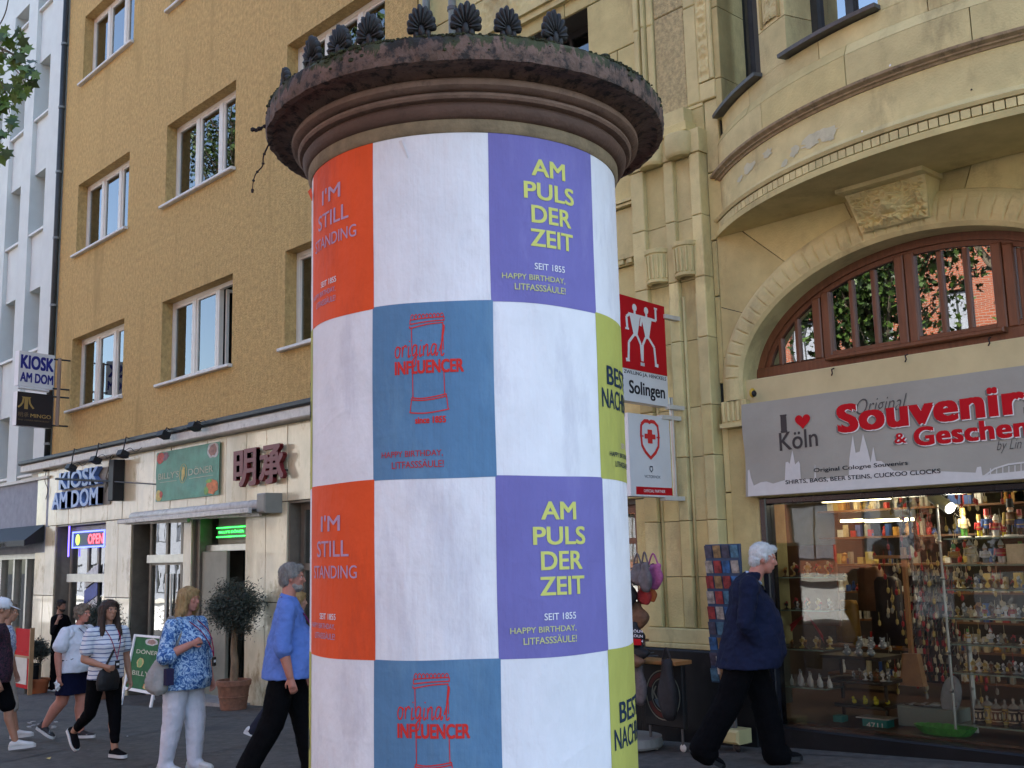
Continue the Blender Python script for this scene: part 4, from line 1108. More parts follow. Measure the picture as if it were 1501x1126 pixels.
# posters
rowz = [2.908, 2.312, 1.729, 1.151, .573, .05]
colphi = [-113.5, -72.9, -32.3, 8.3, 50.4, 92.5, 134, 175, 216, 246.5]
def poster(ci, ri, mt, label=None):
    white = mt is M['pwhite']
    p0, p1 = colphi[ci], colphi[ci + 1]; z1, z0 = rowz[ri], rowz[ri + 1]
    fine = ci in (0, 1, 2, 3, 4) and ri < 4; m = MB(); nu, nv = (70, 96) if fine else (26, 34); vs = []; fs = []; rr = random.Random(ci * 17 + ri); fold = rr.uniform(.44, .56)
    ovl = .25; off = .0005 if white else .0014
    for j in range(nv + 1):
        for i in range(nu + 1):
            u, v = i / nu, j / nv
            ph = p0 - ovl + (p1 - p0 + 2 * ovl) * u + .12 * math.sin(v * 5 + ci); z = z0 - .002 + (z1 - z0 + .004) * v + .0015 * math.sin(u * 6 + ri)
            if ri == 0 and j == nv: z = z1 + .004 * noise.noise(Vector((ph * .2, 1, 2)))
            b = (.0004 if not white else .0002) * max(0, noise.noise(Vector((ph * .12, z * 5, ci + ri * 3)))) + .0002 * max(0, noise.noise(Vector((ph * .5, z * 16, ci))))
            if fine:
                q = Vector((ph * .05 + ci * 3, z * 3.2, ri * 5.1)); e_ = min(1, u * 12, (1 - u) * 12, v * 14, (1 - v) * 14)
                b += e_ * (.0009 * max(0, 1 - abs(noise.noise(q)) / .035) * (1 if noise.noise(q * .6 + Vector((4, 4, 4))) > .05 else 0) + .0006 * max(0, 1 - abs(v - fold - .006 * math.sin(u * 9)) / .012) + .0004 * max(0, noise.noise(Vector((ph * .6, z * 3, 9)))))
            vs.append(cyl(ph, z, RC + off + b))
    for j in range(nv):
        for i in range(nu):
            a = j * (nu + 1) + i; fs.append((a, a + 1, a + nu + 2, a + nu + 1))
    m.add(vs, fs)
    return A.b(m, 'poster', mt, smooth=True, label=label)
def pfn(ci, ri):
    p0, p1 = colphi[ci], colphi[ci + 1]; z1, z0 = rowz[ri], rowz[ri + 1]
    return lambda u, v, w_: cyl(p0 + (p1 - p0) * u, z0 + (z1 - z0) * v, RC + .0016 + w_)
def lettering(par, items, mt, fn, nm='lettering'):
    m = MB()
    for it in items:
        txt, u0, u1, v0, v1 = it[:5]; bold = it[5] if len(it) > 5 else .02
        write(m, txt, fn, u0, u1, v0, v1, bold)
    return A.b(m, nm, mt, par)
SMALL = [('HAPPY BIRTHDAY,', .12, .162), ('LITFASSSÄULE!', .065, .110)]
def red(ci, ri):
    p = poster(ci, ri, M['pred'], 'red poster reading I\'M STILL STANDING'); f = pfn(ci, ri)
    lettering(p, [("I'M", .30, .62, .725, .82, .012), ('STILL', .21, .73, .575, .67, .012), ('STANDING', .125, .825, .45, .525, .006), ('HAPPY BIRTHDAY,', .06, .55, .155, .19, .008), ('LITFASSSÄULE!', .16, .55, .10, .143, .008)], M['ililac'], f)
    lettering(p, [('SEIT 1855', .28, .56, .213, .248, .015)], M['iwhite'], f)
def purple(ci, ri):
    p = poster(ci, ri, M['ppurple'], 'purple poster reading AM PULS DER ZEIT'); f = pfn(ci, ri)
    lettering(p, [('AM', .35, .672, .755, .857, .026), ('PULS', .278, .760, .613, .716, .026), ('DER', .338, .720, .473, .577, .026), ('ZEIT', .325, .735, .333, .436, .026)], M['iyellow'], f)
    lettering(p, [('SEIT 1855', .354, .637, .197, .235, .01)], M['iwhite'], f)
    lettering(p, [('HAPPY BIRTHDAY,', .082, .637, .127, .164, .014), ('LITFASSSÄULE!', .182, .637, .070, .116, .014)], M['iyel2'], f)
def yellow(ci, ri):
    p = poster(ci, ri, M['pyellow'], 'yellow poster reading BESTE NACHBARN'); f = pfn(ci, ri)
    lettering(p, [('BESTE', .14, .84, .575, .695, .02), ('NACHBARN', .045, .95, .43, .55, .012), ('HAPPY BIRTHDAY,', .14, .68, .135, .168, .006), ('LITFASSSÄULE!', .25, .68, .08, .122, .006)], M['inavy'], f)
    lettering(p, [('SEIT 1855', .42, .68, .20, .232, .004)], M['ililac'], f)
def blue(ci, ri):
    p = poster(ci, ri, M['pblue'], 'blue poster with a red column drawing reading original INFLUENCER'); f = pfn(ci, ri)
    m = MB(); fl = lambda u, v, w_: f(u, v, w_)
    W = .0031 / .42
    S = lambda pts, wd=1.0, k=4: stroke(m, spline(pts, k) if len(pts) > 2 else [(pts[0][0] + (pts[1][0] - pts[0][0]) * i / 6, pts[0][1] + (pts[1][1] - pts[0][1]) * i / 6) for i in range(7)], W * wd, fl, .0017)
    # the column drawing: scalloped crown, bands, shaft, base
    xl_, xr_ = .345, .615
    for i in range(9):
        a = xl_ + (xr_ - xl_) * i / 9; b = xl_ + (xr_ - xl_) * (i + 1) / 9; c_ = (a + b) / 2
        S([(a, .905), (a + .004, .925), (c_, .933), (b - .004, .925), (b, .905)], .75, 3)
    S([(xl_ - .004, .903), ((xl_ + xr_) / 2, .910), (xr_ + .004, .912)], .9); S([(xl_ - .004, .903), (xl_ - .006, .878)], .9); S([(xr_ + .004, .912), (xr_ + .002, .887)], .9)
    S([(xl_ - .006, .878), (.48, .888), (xr_ + .002, .892)], .9); S([(xl_ - .006, .868), (xl_, .856), (.48, .872), (xr_ - .002, .878)], .9)
    S([(xl_ + .006, .856), (xl_ + .008, .72)], .9); S([(xl_ + .012, .60), (xl_ + .014, .455)], .9); S([(xr_ - .008, .878), (xr_ - .006, .72)], .9); S([(xr_ - .004, .60), (xr_, .46)], .9)
    S([(xl_ + .004, .455), (.43, .448), (.53, .455), (xr_ + .012, .468)], .9); S([(xl_ + .002, .443), (.43, .437), (.53, .442), (xr_ + .012, .455)], .9)
    S([(xl_ + .004, .455), (xl_ - .008, .385), (xl_ - .004, .370), (.47, .364), (xr_ + .02, .38), (xr_ + .024, .39), (xr_ + .012, .468)], .9)
    # handwritten word "original"
    def cur(seq, u0, wd): 
        for s_ in seq: S([(u0 + x * wd, .690 + y * .062 + .0 * x) for x, y in s_], 1.25, 5)
    C = .046
    x = .205
    cur([[(.9, .95), (.4, .98), (.1, .5), (.3, .05), (.75, .1), (1.0, .6), (.9, .95), (1.2, .8)]], x, C); x += .060
    cur([[(.1, .95), (.2, .9), (.1, .02)], [(.12, .55), (.5, 1.0), (.85, 1.05), (.9, .85)]], x, C); x += .050
    cur([[(.3, 1.0), (.15, .1), (.35, .02), (.6, .2)], [(.42, 1.4), (.45, 1.5)]], x, C); x += .034
    cur([[(1.0, 1.0), (.5, 1.05), (.15, .5), (.35, .08), (.8, .4), (1.02, 1.0), (.85, -.2), (.6, -.85), (.15, -.8), (.1, -.5), (.6, -.1), (1.2, .2)]], x, C); x += .062
    cur([[(.3, 1.0), (.15, .1), (.35, .02), (.6, .2)], [(.42, 1.4), (.45, 1.5)]], x, C); x += .034
    cur([[(.15, 1.0), (.05, .02)], [(.1, .5), (.5, 1.0), (.85, .95), (.8, .1), (1.0, .05), (1.2, .3)]], x, C); x += .060
    cur([[(1.0, 1.0), (.5, 1.05), (.12, .5), (.3, .05), (.75, .3), (1.05, 1.0), (.95, .1), (1.15, .05), (1.3, .3)]], x, C); x += .066
    cur([[(.1, .4), (.6, 1.3), (1.0, 2.5), (.85, 2.7), (.55, 1.2), (.45, .1), (.75, .0), (.95, .2)]], x, C)
    for t_, a, b in (('INFLUENCER', .205, .768),): write(m, t_, fl, a, b, .590, .668, .045)
    write(m, 'since 1855', fl, .374, .622, .306, .345, .045)
    A.b(m, 'lettering', M['ired'], p)
    lettering(p, [('HAPPY BIRTHDAY,', .08, .594, .117, .156, .014), ('LITFASSSÄULE!', .172, .60, .058, .106, .014)], mat('ink_dark_red', (.42, .035, .05), .75) if 'ink_dark_red' not in bpy.data.materials else bpy.data.materials['ink_dark_red'], f)
kinds = {0: ('w', yellow), 1: (red, 'w'), 2: ('w', blue), 3: (purple, 'w'), 4: ('w', yellow), 5: (red, 'w'), 6: ('w', blue), 7: (purple, 'w'), 8: ('w', yellow)}
for ci in range(9):
    for ri in range(5):
        kd = kinds[ci][ri % 2]
        if kd == 'w': poster(ci, ri, M['pwhite'])
        else: kd(ci, ri)
m = MB(); vs = [cyl(-33 + 21 * i / 20, 2.9085 + (.0 if k_ == 0 else .005 * (1 - i / 22)), RC + .0022) for k_ in (0, 1) for i in range(21)]
m.add(vs, [(i, i + 1, i + 22, i + 21) for i in range(20)]); A.b(m, 'paper_scrap', mat('scrap_crimson', (.45, .01, .03), .7))
m = MB().add([cyl(-73, 2.80, RC + .006), cyl(-71, 2.82, RC + .008), cyl(-72, 2.85, RC + .012), cyl(-75, 2.845, RC + .02)], [(0, 1, 2, 3)]); A.b(m, 'paper_scrap', M['pred'])
# torn, puckered paper at the top of the white poster
m = MB().add([cyl(-22, 2.885, RC + .004), cyl(-20.6, 2.886, RC + .010), cyl(-18.5, 2.82, RC + .005), cyl(-19.2, 2.822, RC + .003)], [(0, 1, 2, 3)]); A.b(m, 'paper_scrap', M['pwhite'])
# palmettes
def palmette():
    m = MB()
    for i in range(9):
        t = R_(-84 + 21 * i); L = .098 - .020 * abs(i - 4) / 4; 
        d = Vector((math.sin(t), 0, math.cos(t))); c = Vector((0, 0, .038)) + d * L * .52
        rot = Matrix.Rotation(t, 3, 'Y')
        b0 = Vector((0, 0, .034))
        m.tube([b0 + d * L * t_ for t_ in (.1, .35, .6, .8, .92, 1.0)], [.006, .010, .0145, .0165, .0135, .005], 8)
        m.tube([b0 + Vector((0, -.013, 0)) + d * L * t_ for t_ in (.2, .5, .8, .95)], [.003, .005, .005, .002], 5)
    m.ell((0, -.004, .03), .022, .014, .026, nu=10, nv=6)
    for s in (-1, 1): m.ell((s * .03, -.003, .018), .018, .012, .016, nu=8, nv=6)
    m.box(-.042, .042, -.011, .013, -.012, .012)
    return m
base = palmette(); pm_me = None
def ph_for(px_, r=.705, z=3.2):
    best = None
    for i in range(-1100, 1101):
        ph = i / 10; p = cyl(ph, z, r, .012) - CAM; x = 750.5 + FPX * p.dot(_r2) / p.dot(_f)
        if abs(ph) < 88 and (best is None or abs(x - px_) < best[0]): best = (abs(x - px_), ph)
    return best[1]
phs = [ph_for(x) for x in (462, 500, 545, 620, 681, 744, 812)] + [-70, -82]
phs += [96 + 12.2 * i for i in range(14)]
pr = random.Random(2)
for ph in phs:
    p = cyl(ph, 3.183, .712, .012); q = cyl(ph, 3.183, 1.0, .012) - p; rz = math.atan2(q.y, q.x) + math.pi / 2
    if pm_me is None:
        mm = MB(); mm.v = list(base.v); mm.f = list(base.f); mm.m = list(base.m)
        o = mm.build('palmette', M['iron'], colm, smooth=True); pm_me = o.data
        o.location = p - colm.location; o.scale = (.66, .9, .96); o.rotation_euler = (R_(pr.uniform(-4, 6)), R_(pr.uniform(-4, 4)), rz)
    else: o = share('palmette', pm_me, colm, p - colm.location, (R_(pr.uniform(-4, 8)), R_(pr.uniform(-5, 5)), rz), (.66 * pr.uniform(.94, 1.06), .9, .96 * pr.uniform(.93, 1.05)))
m = MB()
for i in range(8000):
    ph = pr.uniform(-180, 180); dens = noise.noise(Vector((ph * .05, 3, 1)))
    if pr.random() > .45 + dens * 1.6: continue
    edge = pr.random() < .5
    r = pr.gauss(.762, .006) if edge else pr.uniform(.69, .77)
    z = 3.166 + (-.0 if r > .77 else (.772 - r) * .2) - (pr.random() ** 2.5 * .06 if r > .765 else 0)
    s = pr.uniform(.002, .0075) * (1 + .7 * dens)
    m.ell(cyl(ph, z, min(r, .777), .012), s * 1.2, s * 1.2, s * .9, nu=6, nv=4)
A.b(m, 'moss', M['moss'], kind='stuff')
# broken stump where a palmette is missing
A.b(MB().ell(cyl(ph_for(880), 3.19, .72, .012), .03, .02, .018, nu=9, nv=6), 'stump', M['moss'])
def twig(pts, r0, nm='twig'):
    P = spline(pts, 4); n = len(P); m = MB().tube(P, [r0 * (1 - .6 * i / n) for i in range(n)], 6)
    for i in range(3, n, 4):
        a = Vector(P[i]); m.ell(a, r0 * 1.6, r0 * 1.6, r0 * 1.4, nu=6, nv=4)
    m.ell(P[-1], r0 * 1.6, r0 * 1.4, r0 * 1.6, nu=6, nv=4)
    A.b(m, nm, M['twig'])
def tw(pxs, dd=.0):
    out = []
    for x, y in pxs:
        v = ray(x, y); k_ = (math.hypot(ux, uy) - .03 + dd) / math.hypot(v.x, v.y); out.append(CAM + v * k_)
    return out
twig(tw([(404, 175), (396, 183), (386, 186), (378, 189), (370, 190)]), .006)
twig(tw([(386, 186), (381, 191), (375, 192)]), .0035)
twig(tw([(400, 205), (393, 214), (386, 230), (385, 243), (375, 255), (371, 268), (370, 281)]), .004)

# ================================================================ SIGNS
def panel(name, label, quad, mt, th, edge=None, cat='sign'):
    """quad = TL, TR, BR, BL world points of the face seen; gives (thing, fn(u,v,w))"""
    TL, TR, BR, BL = [Vector(p) for p in quad]
    nrm = (TR - TL).cross(TL - BL).normalized()
    if nrm.dot(CAM - TL) < 0: nrm = -nrm
    t = thing(name, label, cat, tuple((TL + TR + BR + BL) / 4))
    B = At(t)
    m = MB(); m.add([TL, TR, BR, BL] + [p - nrm * th for p in (TL, TR, BR, BL)], [(0, 3, 2, 1), (4, 5, 6, 7), (0, 1, 5, 4), (1, 2, 6, 5), (2, 3, 7, 6), (3, 0, 4, 7)])
    B.b(m, 'case', edge or mt)
    fn = lambda u, v, w_: TL + (TR - TL) * u + (BL - TL) * (1 - v) * 1.0 + nrm * (.002 + w_) if True else None
    return t, B, fn, nrm
def rect(B, fn, u0, u1, v0, v1, mt, nm, w=0, t=.0008):
    return B.b(MB().prism([(u0, v0), (u1, v0), (u1, v1), (u0, v1)], lambda u, v, w_: fn(u, v, w + w_), t), nm, mt)
def sign_quad(tr, tl, br, Y):
    """right top corner at depth Y; left top at the same height; bottom straight below"""
    TR = PY(*tr, Y); TL = PZ(*tl, TR.z); BRz = PY(*br, Y).z
    return [TL, TR, Vector((TR.x, TR.y, BRz)), Vector((TL.x, TL.y, BRz))]
# red and white cutler's sign
q = sign_quad((973, 449.6), (902, 429.2), (979, 597), D - .33)
t, B, fn, nr = panel('projecting_sign', 'red and white projecting sign with twin figures reading Solingen', q, M['whitepanel'], .10, M['alu'])
rect(B, fn, .0, 1, .305, 1, M['redpanel'], 'red_field'); rect(B, fn, 0, 1, 0, .30, M['whitepanel'], 'white_field')
m = MB()
def fig(cx, mir, arm_up):
    u = lambda x: cx + mir * x
    wds = .05
    n = 12; m.prism([(u(.045 * math.cos(2 * math.pi * i / n)), .905 + .036 * math.sin(2 * math.pi * i / n)) for i in range(n)], lambda a, b, w_: fn(a, b, .003 + w_), .001)
    m.prism([(u(-.02), .87), (u(.02), .87), (u(.02), .845), (u(-.02), .845)], lambda a, b, w_: fn(a, b, .003 + w_), .001)
    m.prism([(u(-.13), .845), (u(.13), .845), (u(.10), .81), (u(.035), .63), (u(-.035), .63), (u(-.10), .81)], lambda a, b, w_: fn(a, b, .0035 + w_), .001)
    def seg(pts, wd=.038):
        for (a, b), (c, d) in zip(pts[:-1], pts[1:]):
            dx, dy = c - a, (d - b) * 1.55; L = math.hypot(dx, dy); nx, ny = -dy / L * wd / 2, dx / L * wd / 2 / 1.55
            m.prism([(u(a + nx), b + ny), (u(c + nx), d + ny), (u(c - nx), d - ny), (u(a - nx), b - ny)], lambda p, q_, w_: fn(p, q_, .003 + w_), .0012)
    if arm_up: seg([(.11, .83), (.20, .83), (.20, .95)]); seg([(.17, .95), (.235, .95)], .03); seg([(-.10, .83), (-.13, .74)])
    else: seg([(.11, .83), (.17, .80), (.16, .69)]); seg([(.13, .685), (.20, .685)], .03)
    seg([(.03, .64), (.14, .56), (.16, .40)]); seg([(-.03, .64), (-.10, .56), (-.115, .40)]); seg([(.14, .39), (.21, .385)], .05); seg([(-.155, .37), (-.08, .37)], .05)
fig(.36, -1, False); fig(.60, 1, True)
B.b(m, 'twin_figures', M['white'])
m = MB(); write(m, 'ZWILLING J.A. HENCKELS', fn, .10, .97, .245, .29, .02); B.b(m, 'lettering', M['iblack'])
m = MB(); write(m, 'Solingen', fn, .19, .93, .035, .20, .03); B.b(m, 'lettering', M['iblack'])
TRp = Vector(q[1]); BRp = Vector(q[2])
for z in (TRp.z - .10, BRp.z + .0):
    B.b(MB().box(TRp.x - .03, TRp.x + .03, TRp.y - .02, D - .12, z - .02, z + .02), 'bracket', M['offwhite'])
# white and red knife maker's sign
q = sign_quad((980, 612.5), (920, 604.8), (988, 729), D - .30)
t, B, fn, nr = panel('projecting_sign', 'white projecting sign with a red cross shield, under the twin figures sign', q, M['whitepanel'], .14, M['white'])
rect(B, fn, 0, 1, 0, 1, M['whitepanel'], 'white_field'); rect(B, fn, .12, 1, .02, .115, M['redpanel'], 'red_strip', .001)
m = MB()
cxs = .5
out = [(.30, .875), (.38, .92), (.46, .925), (.5, .91), (.54, .925), (.62, .92), (.70, .875), (.715, .76), (.70, .62), (.62, .54), (.5, .47), (.38, .54), (.30, .62), (.285, .76), (.30, .875)]
stroke(m, out, .045, fn, .0035)
for a, b, c, d in ((.445, .555, .65, .82), (.37, .63, .705, .765)):
    m.prism([(a, c), (b, c), (b, d), (a, d)], lambda u, v, w_: fn(u, v, .0035 + w_ + (.0005 if a < .4 else 0)), .001)
for sx in (.30, .70):
    m.prism([(sx - .04, .725), (sx + .04, .725), (sx + .04, .74), (sx - .04, .74)], lambda u, v, w_: fn(u, v, .0045 + w_), .001)
B.b(m, 'cross_shield', M['ired'])
m = MB(); stroke(m, [(.47, .365), (.53, .365), (.535, .33), (.5, .30), (.465, .33), (.47, .365)], .015, fn, .0035); write(m, 'VICTORINOX', fn, .33, .72, .225, .26, .0); B.b(m, 'lettering', M['inavy'])
m = MB(); write(m, 'OFFICIAL PARTNER', fn, .30, .82, .05, .085, .01); B.b(m, 'lettering', M['white'])
TRp = Vector(q[1]); BRp = Vector(q[2])
for z in (TRp.z - .0, BRp.z - .01): B.b(MB().box(TRp.x - .05, TRp.x + .02, TRp.y - .12, D - .12, z - .02, z + .02), 'bracket', M['offwhite'])
B.b(MB().tube([(TRp.x, TRp.y + .05, BRp.z), (TRp.x, TRp.y + .05, TRp.z + .2)], .02, 8), 'post', M['alu'])
# kiosk and restaurant signs at the left
XLs = PY(81, 521.5, D - .32)
q = sign_quad((80.5, 521.3), (28.5, 513.5), (77.5, 571.5), D - .32)
q0 = q
t, B, fn, nr = panel('projecting_sign', 'white projecting lightbox with blue letters KIOSK AM DOM', q, mat('lightbox', (.52, .54, .48), .4, .05), .14, M['white'])
m = MB(); write(m, 'KIOSK', fn, .05, .98, .50, .90, .05); write(m, 'AM DOM', fn, .05, .98, .12, .40, .045); B.b(m, 'lettering', mat('ink_blue', (.012, .018, .22), .5))
XLs = q[1]
B.b(MB().tube([(XLs.x, XLs.y + .1, q[2].z - .75), (XLs.x, XLs.y + .1, q[0].z - .05)], .04, 10), 'post', mat('post_pale', (.30, .21, .15), .6))
for z in (q[0].z - .08, q[2].z + .02): B.b(MB().tube([(XLs.x, XLs.y - .02, z), (XLs.x, D, z)], .018, 8), 'bracket', M['darkzinc'])
B.b(MB().tube([tuple(Vector(q[3]) + Vector((.05, -.02, -.05))), tuple(Vector(q[2]) + Vector((.05, -.12, -.05)))], .03, 8), 'tube_lamp', M['white'])
zz = q[2].z - .12; zz2 = zz - .62
zb2 = PY(78, 627.5, D - .32).z
q = [Vector((q0[0].x, q0[0].y, zz)), Vector((q0[1].x, q0[1].y, zz)), Vector((q0[1].x, q0[1].y, zb2)), Vector((q0[0].x, q0[0].y, zb2))]
t, B, fn, nr = panel('projecting_sign', 'dark brown projecting sign with pale symbol reading MINGO, below the KIOSK lightbox', q, M['ibrown'], .14, M['white'])
rect(B, fn, 0, 1, 0, 1, M['ibrown'], 'brown_field')
m = MB()
m.prism([(.20, .50), (.30, .50), (.30, .82), (.20, .82)], lambda u, v, w_: fn(u, v, .003 + w_), .001)
m.prism([(.12, .86), (.38, .86), (.34, .81), (.16, .81)], lambda u, v, w_: fn(u, v, .0035 + w_), .001)
stroke(m, [(.17, .81), (.15, .68), (.10, .6), (.03, .54)], .05, fn, .003); stroke(m, [(.33, .81), (.35, .68), (.40, .6), (.46, .53)], .05, fn, .003)
write(m, 'MINGO', fn, .38, .96, .27, .38, .02); B.b(m, 'lettering', M['igold'])
m = MB(); write(m, '明承', fn, .05, .33, .26, .40, .0); write(m, 'FINE CHINESE RESTAURANT', fn, .05, .92, .16, .20, .0); B.b(m, 'lettering', mat('ink_dim_gold', (.20, .13, .06), .6))
for z in (zz - .03, zb2 + .06): B.b(MB().tube([(XLs.x, XLs.y - .02, z), (XLs.x, D, z)], .018, 8), 'bracket', M['darkzinc'])

# souvenir banner
yb = D - .10
zA, zB = PY(1087, 593.3, yb), PY(1096, 728.5, yb)
bx0 = zA.x; bz1 = zA.z; bz0 = zB.z; bx1 = -2.0; BL = bx1 - bx0; bh = bz1 - bz0
t = thing('banner', 'grey souvenir shop banner with red letters Souvenirs over the shop window', 'banner', ((bx0 + bx1) / 2, yb, (bz0 + bz1) / 2)); B = At(t)
m = MB(); vs = []; nx, nz = 120, 16
def bsw(x, z): return yb + .008 * noise.noise(Vector((x * 1.6, 0, z * 2.2))) + .012 * math.exp(-((x - bx0) / .25) ** 2) * math.sin(z * 9)
for j in range(nz + 1):
    for i in range(nx + 1):
        x = bx0 + BL * i / nx; z = bz0 + bh * j / nz; vs.append((x, bsw(x, z), z))
m.add(vs, [(j * (nx + 1) + i, j * (nx + 1) + i + 1, (j + 1) * (nx + 1) + i + 1, (j + 1) * (nx + 1) + i) for j in range(nz) for i in range(nx)])
B.b(m, 'cloth', M['bannergrey'], smooth=True)
B.b(MB().box(bx0 + .005, bx1, yb + .03, D - .02, bz0 + .01, bz1 - .01), 'backing', M['alu'])
fb = lambda u, v, w_: Vector((u, bsw(u, v) - .003 - w_, v))
def bp(px, py): p = PY(px, py, yb); return (p.x, p.z)
def bw(m, txt, tl, br, bold=.02, shear=0, rise=0):
    """tl, br: pixel corners of the word"""
    x0, _ = bp(tl[0], tl[1]); x1, _ = bp(br[0], br[1]); z1 = bp(tl[0], tl[1])[1]; z0 = bp(br[0], br[1])[1]
    f2 = lambda u, v, w_: fb(u, v + rise * (u - x0) / (x1 - x0), w_)
    write(m, txt, f2, x0, x1, z0, z1, bold, shear)
def skyline(pts):
    m = MB()
    P = [bp(*p) for p in pts]
    for (x0, z0), (x1, z1) in zip(P[:-1], P[1:]):
        if abs(x1 - x0) < .0008: continue
        m.add([fb(x0, bz0 + .004, .001), fb(x1, bz0 + .004, .001), fb(x1, max(z1, bz0 + .01), .001), fb(x0, max(z0, bz0 + .01), .001)], [(0, 1, 2, 3)])
    return m
sk = [(1096, 690), (1098, 688), (1101, 700), (1106, 712), (1116, 707), (1124, 706), (1134, 709), (1151, 704), (1152, 678), (1155, 677), (1158, 680), (1162, 660), (1166, 681), (1171, 676), (1173, 680), (1174, 702), (1194, 703), (1195, 680), (1197, 704), (1244, 697), (1245, 672), (1250, 638), (1254, 664), (1260, 662), (1265, 636), (1272, 660), (1276, 678), (1280, 655), (1284, 676), (1292, 676), (1310, 690), (1380, 691), (1430, 693), (1432, 685), (1438, 684), (1440, 697), (1445, 696), (1501, 690), (1540, 686)]
B.b(skyline(sk), 'skyline_print', M['silver'])
m = MB()
stroke(m, [bp(*p) for p in [(1444, 697), (1458, 687), (1478, 681), (1501, 678), (1530, 676)]], .012, fb, .003)
for x in range(1452, 1530, 9):
    stroke(m, [bp(x, 698 - (x - 1440) * .03), bp(x, 688 - (x - 1440) * .12 if x < 1490 else 679)], .008, fb, .003)
B.b(m, 'bridge_print', M['silver'])
def heart(m, cx, cy, s, fn):
    pts = []
    for i in range(28):
        t_ = 2 * math.pi * i / 28; pts.append((cx + s * 16 * math.sin(t_) ** 3 / 16, cy + s * (13 * math.cos(t_) - 5 * math.cos(2 * t_) - 2 * math.cos(3 * t_) - math.cos(4 * t_)) / 17))
    m.add([fn(cx, cy, .004)] + [fn(a, b, .004) for a, b in pts], [(0, 1 + i, 1 + (i + 1) % 28) for i in range(28)])
m = MB(); bw(m, 'I', (1144, 609), (1154, 634), .03); 
x0, z1 = bp(1144, 609.5); x1, z0 = bp(1154, 632)
for zz_ in (z0, z1): m.prism([(x0 - .004, zz_ - .006), (x1 + .004, zz_ - .006), (x1 + .004, zz_ + .006), (x0 - .004, zz_ + .006)], lambda u, v, w_: fb(u, v, .002 + w_), .001)
bw(m, 'Köln', (1142, 635), (1200, 656), .012, rise=.012); B.b(m, 'lettering', mat('ink_charcoal', (.035, .03, .03), .6))
m = MB(); c_ = bp(1177, 617); heart(m, c_[0], c_[1], .078, fb); B.b(m, 'heart', M['redpanel'])
for dx, dz, mt_, w_ in ((-.014, -.012, M['isgrey'], .003), (.008, -.008, M['white'], .004), (0, 0, M['redpanel'], .0055)):
    m = MB()
    for txt, tl, br, bold, rise in (('Souvenirs', (1226, 594), (1540, 636), .05, .035), ('Geschenke', (1339, 627), (1565, 655), .045, .03), ('&', (1311, 636), (1330, 651), .02, .0)):
        x0, _ = bp(*tl); x1 = bp(*br)[0]; z1 = bp(*tl)[1]; z0 = bp(tl[0], br[1])[1]
        write(m, txt, fb, x0 + dx, x1 + dx, z0 + dz, z1 + dz, bold, w=w_, spacing=1.06)
    B.b(m, 'lettering', mt_)
m = MB(); bw(m, 'Original', (1254, 586), (1332, 607), -.012, .45); bw(m, 'by Lin', (1460, 646), (1499, 662), -.01, .45)
B.b(m, 'lettering', mat('ink_thin_grey', (.06, .058, .055), .6))
m = MB(); 
for txt, tl, tr_, hh_ in (('Original Cologne Souvenirs', (1193, 685), (1331, 677), .045), ('SHIRTS, BAGS, BEER STEINS, CUCKOO CLOCKS', (1152, 703), (1379, 688), .042)):
    xa, za = bp(*tl); xb, zb_2 = bp(*tr_); write(m, txt, fb, xa, xb, (za + zb_2) / 2 - hh_, (za + zb_2) / 2, .016, w=.0035)
B.b(m, 'lettering', M['iblack'])
# ================================================================ THINGS ON THE OCHRE HOUSE
yl_ = D - .26
for i, (px, py, cap) in enumerate(((180, 668, 'leftmost'), (240, 640, 'middle'), (285, 628, 'rightmost'), (140, 677, 'second from the left'), (104, 688, 'beside the downpipe'))):
    p = PY(px, py, yl_ - .12)
    t = thing('floodlight', 'small black floodlight clamped under the shop ledge, ' + cap, 'lamp', (p.x, D - .26, zl1), group='floodlights along the ledge'); B = At(t)
    B.b(MB().tube([(p.x, D - .27, zl1 - .03), (p.x, D - .33, zl1 + .0), (p.x, p.y, p.z + .06)], .012, 6), 'arm', M['black'])
    o = MB().obox((p.x, p.y, p.z + .03), (.11, 0, 0), (0, .07, -.03), (0, .02, .045)); B.b(o, 'housing', M['black'])
    B.b(MB().obox((p.x, p.y + .03, p.z - .02), (.095, 0, 0), (0, .055, -.024), (0, .003, .006)), 'lens', M['offwhite'])
    B.b(MB().tube(spline([(p.x, p.y, p.z + .06), (p.x + .12, D - .3, p.z + .13), (p.x + .3, D - .28, p.z + .05), (p.x + .55, D - .28, p.z + .10)], 6), .006, 5), 'cable', M['black'])
cbl = MB().tube(spline([PY(68, 690, D - .03), PY(66, 705, D - .03), PY(70, 718, D - .03), PY(67, 732, D - .03)], 6), .008, 5)
tag(cbl.build('cable', M['black']), 'loose dark cable hanging on the marble left of the KIOSK letters', 'cable')
# raised blue letters KIOSK AM DOM
def bigword(par_t, txt, pl, pr_, zt_off, hgt, y, dep, mt, bold=.02):
    m = MB(); a = PY(*pl, y); b = PY(*pr_, y)
    write(m, txt, lambda u, v, w_: Vector((u, y - w_, v)), a.x, b.x, a.z, a.z + hgt, bold, extrude=.05, depth=dep); par_t.b(m, 'lettering', mt)
yk = D - .02
a = PY(84, 748, yk); b = PY(152, 741, yk); hl_ = (PY(100, 694, yk).z - PY(100, 748, yk).z)
t = thing('raised_letters', 'raised blue letters KIOSK AM DOM on grey backing over the kiosk door', 'sign', ((a.x + b.x) / 2, yk, a.z)); B = At(t)
B.b(MB().box(a.x + .25, b.x + .30, D - .03, D - .012, a.z, a.z + hl_ * .95), 'backing', mat('letter_backing', (.22, .21, .18), .6))
mb_ = mat('letter_blue', (.16, .27, .55), .35, .15, 5); 
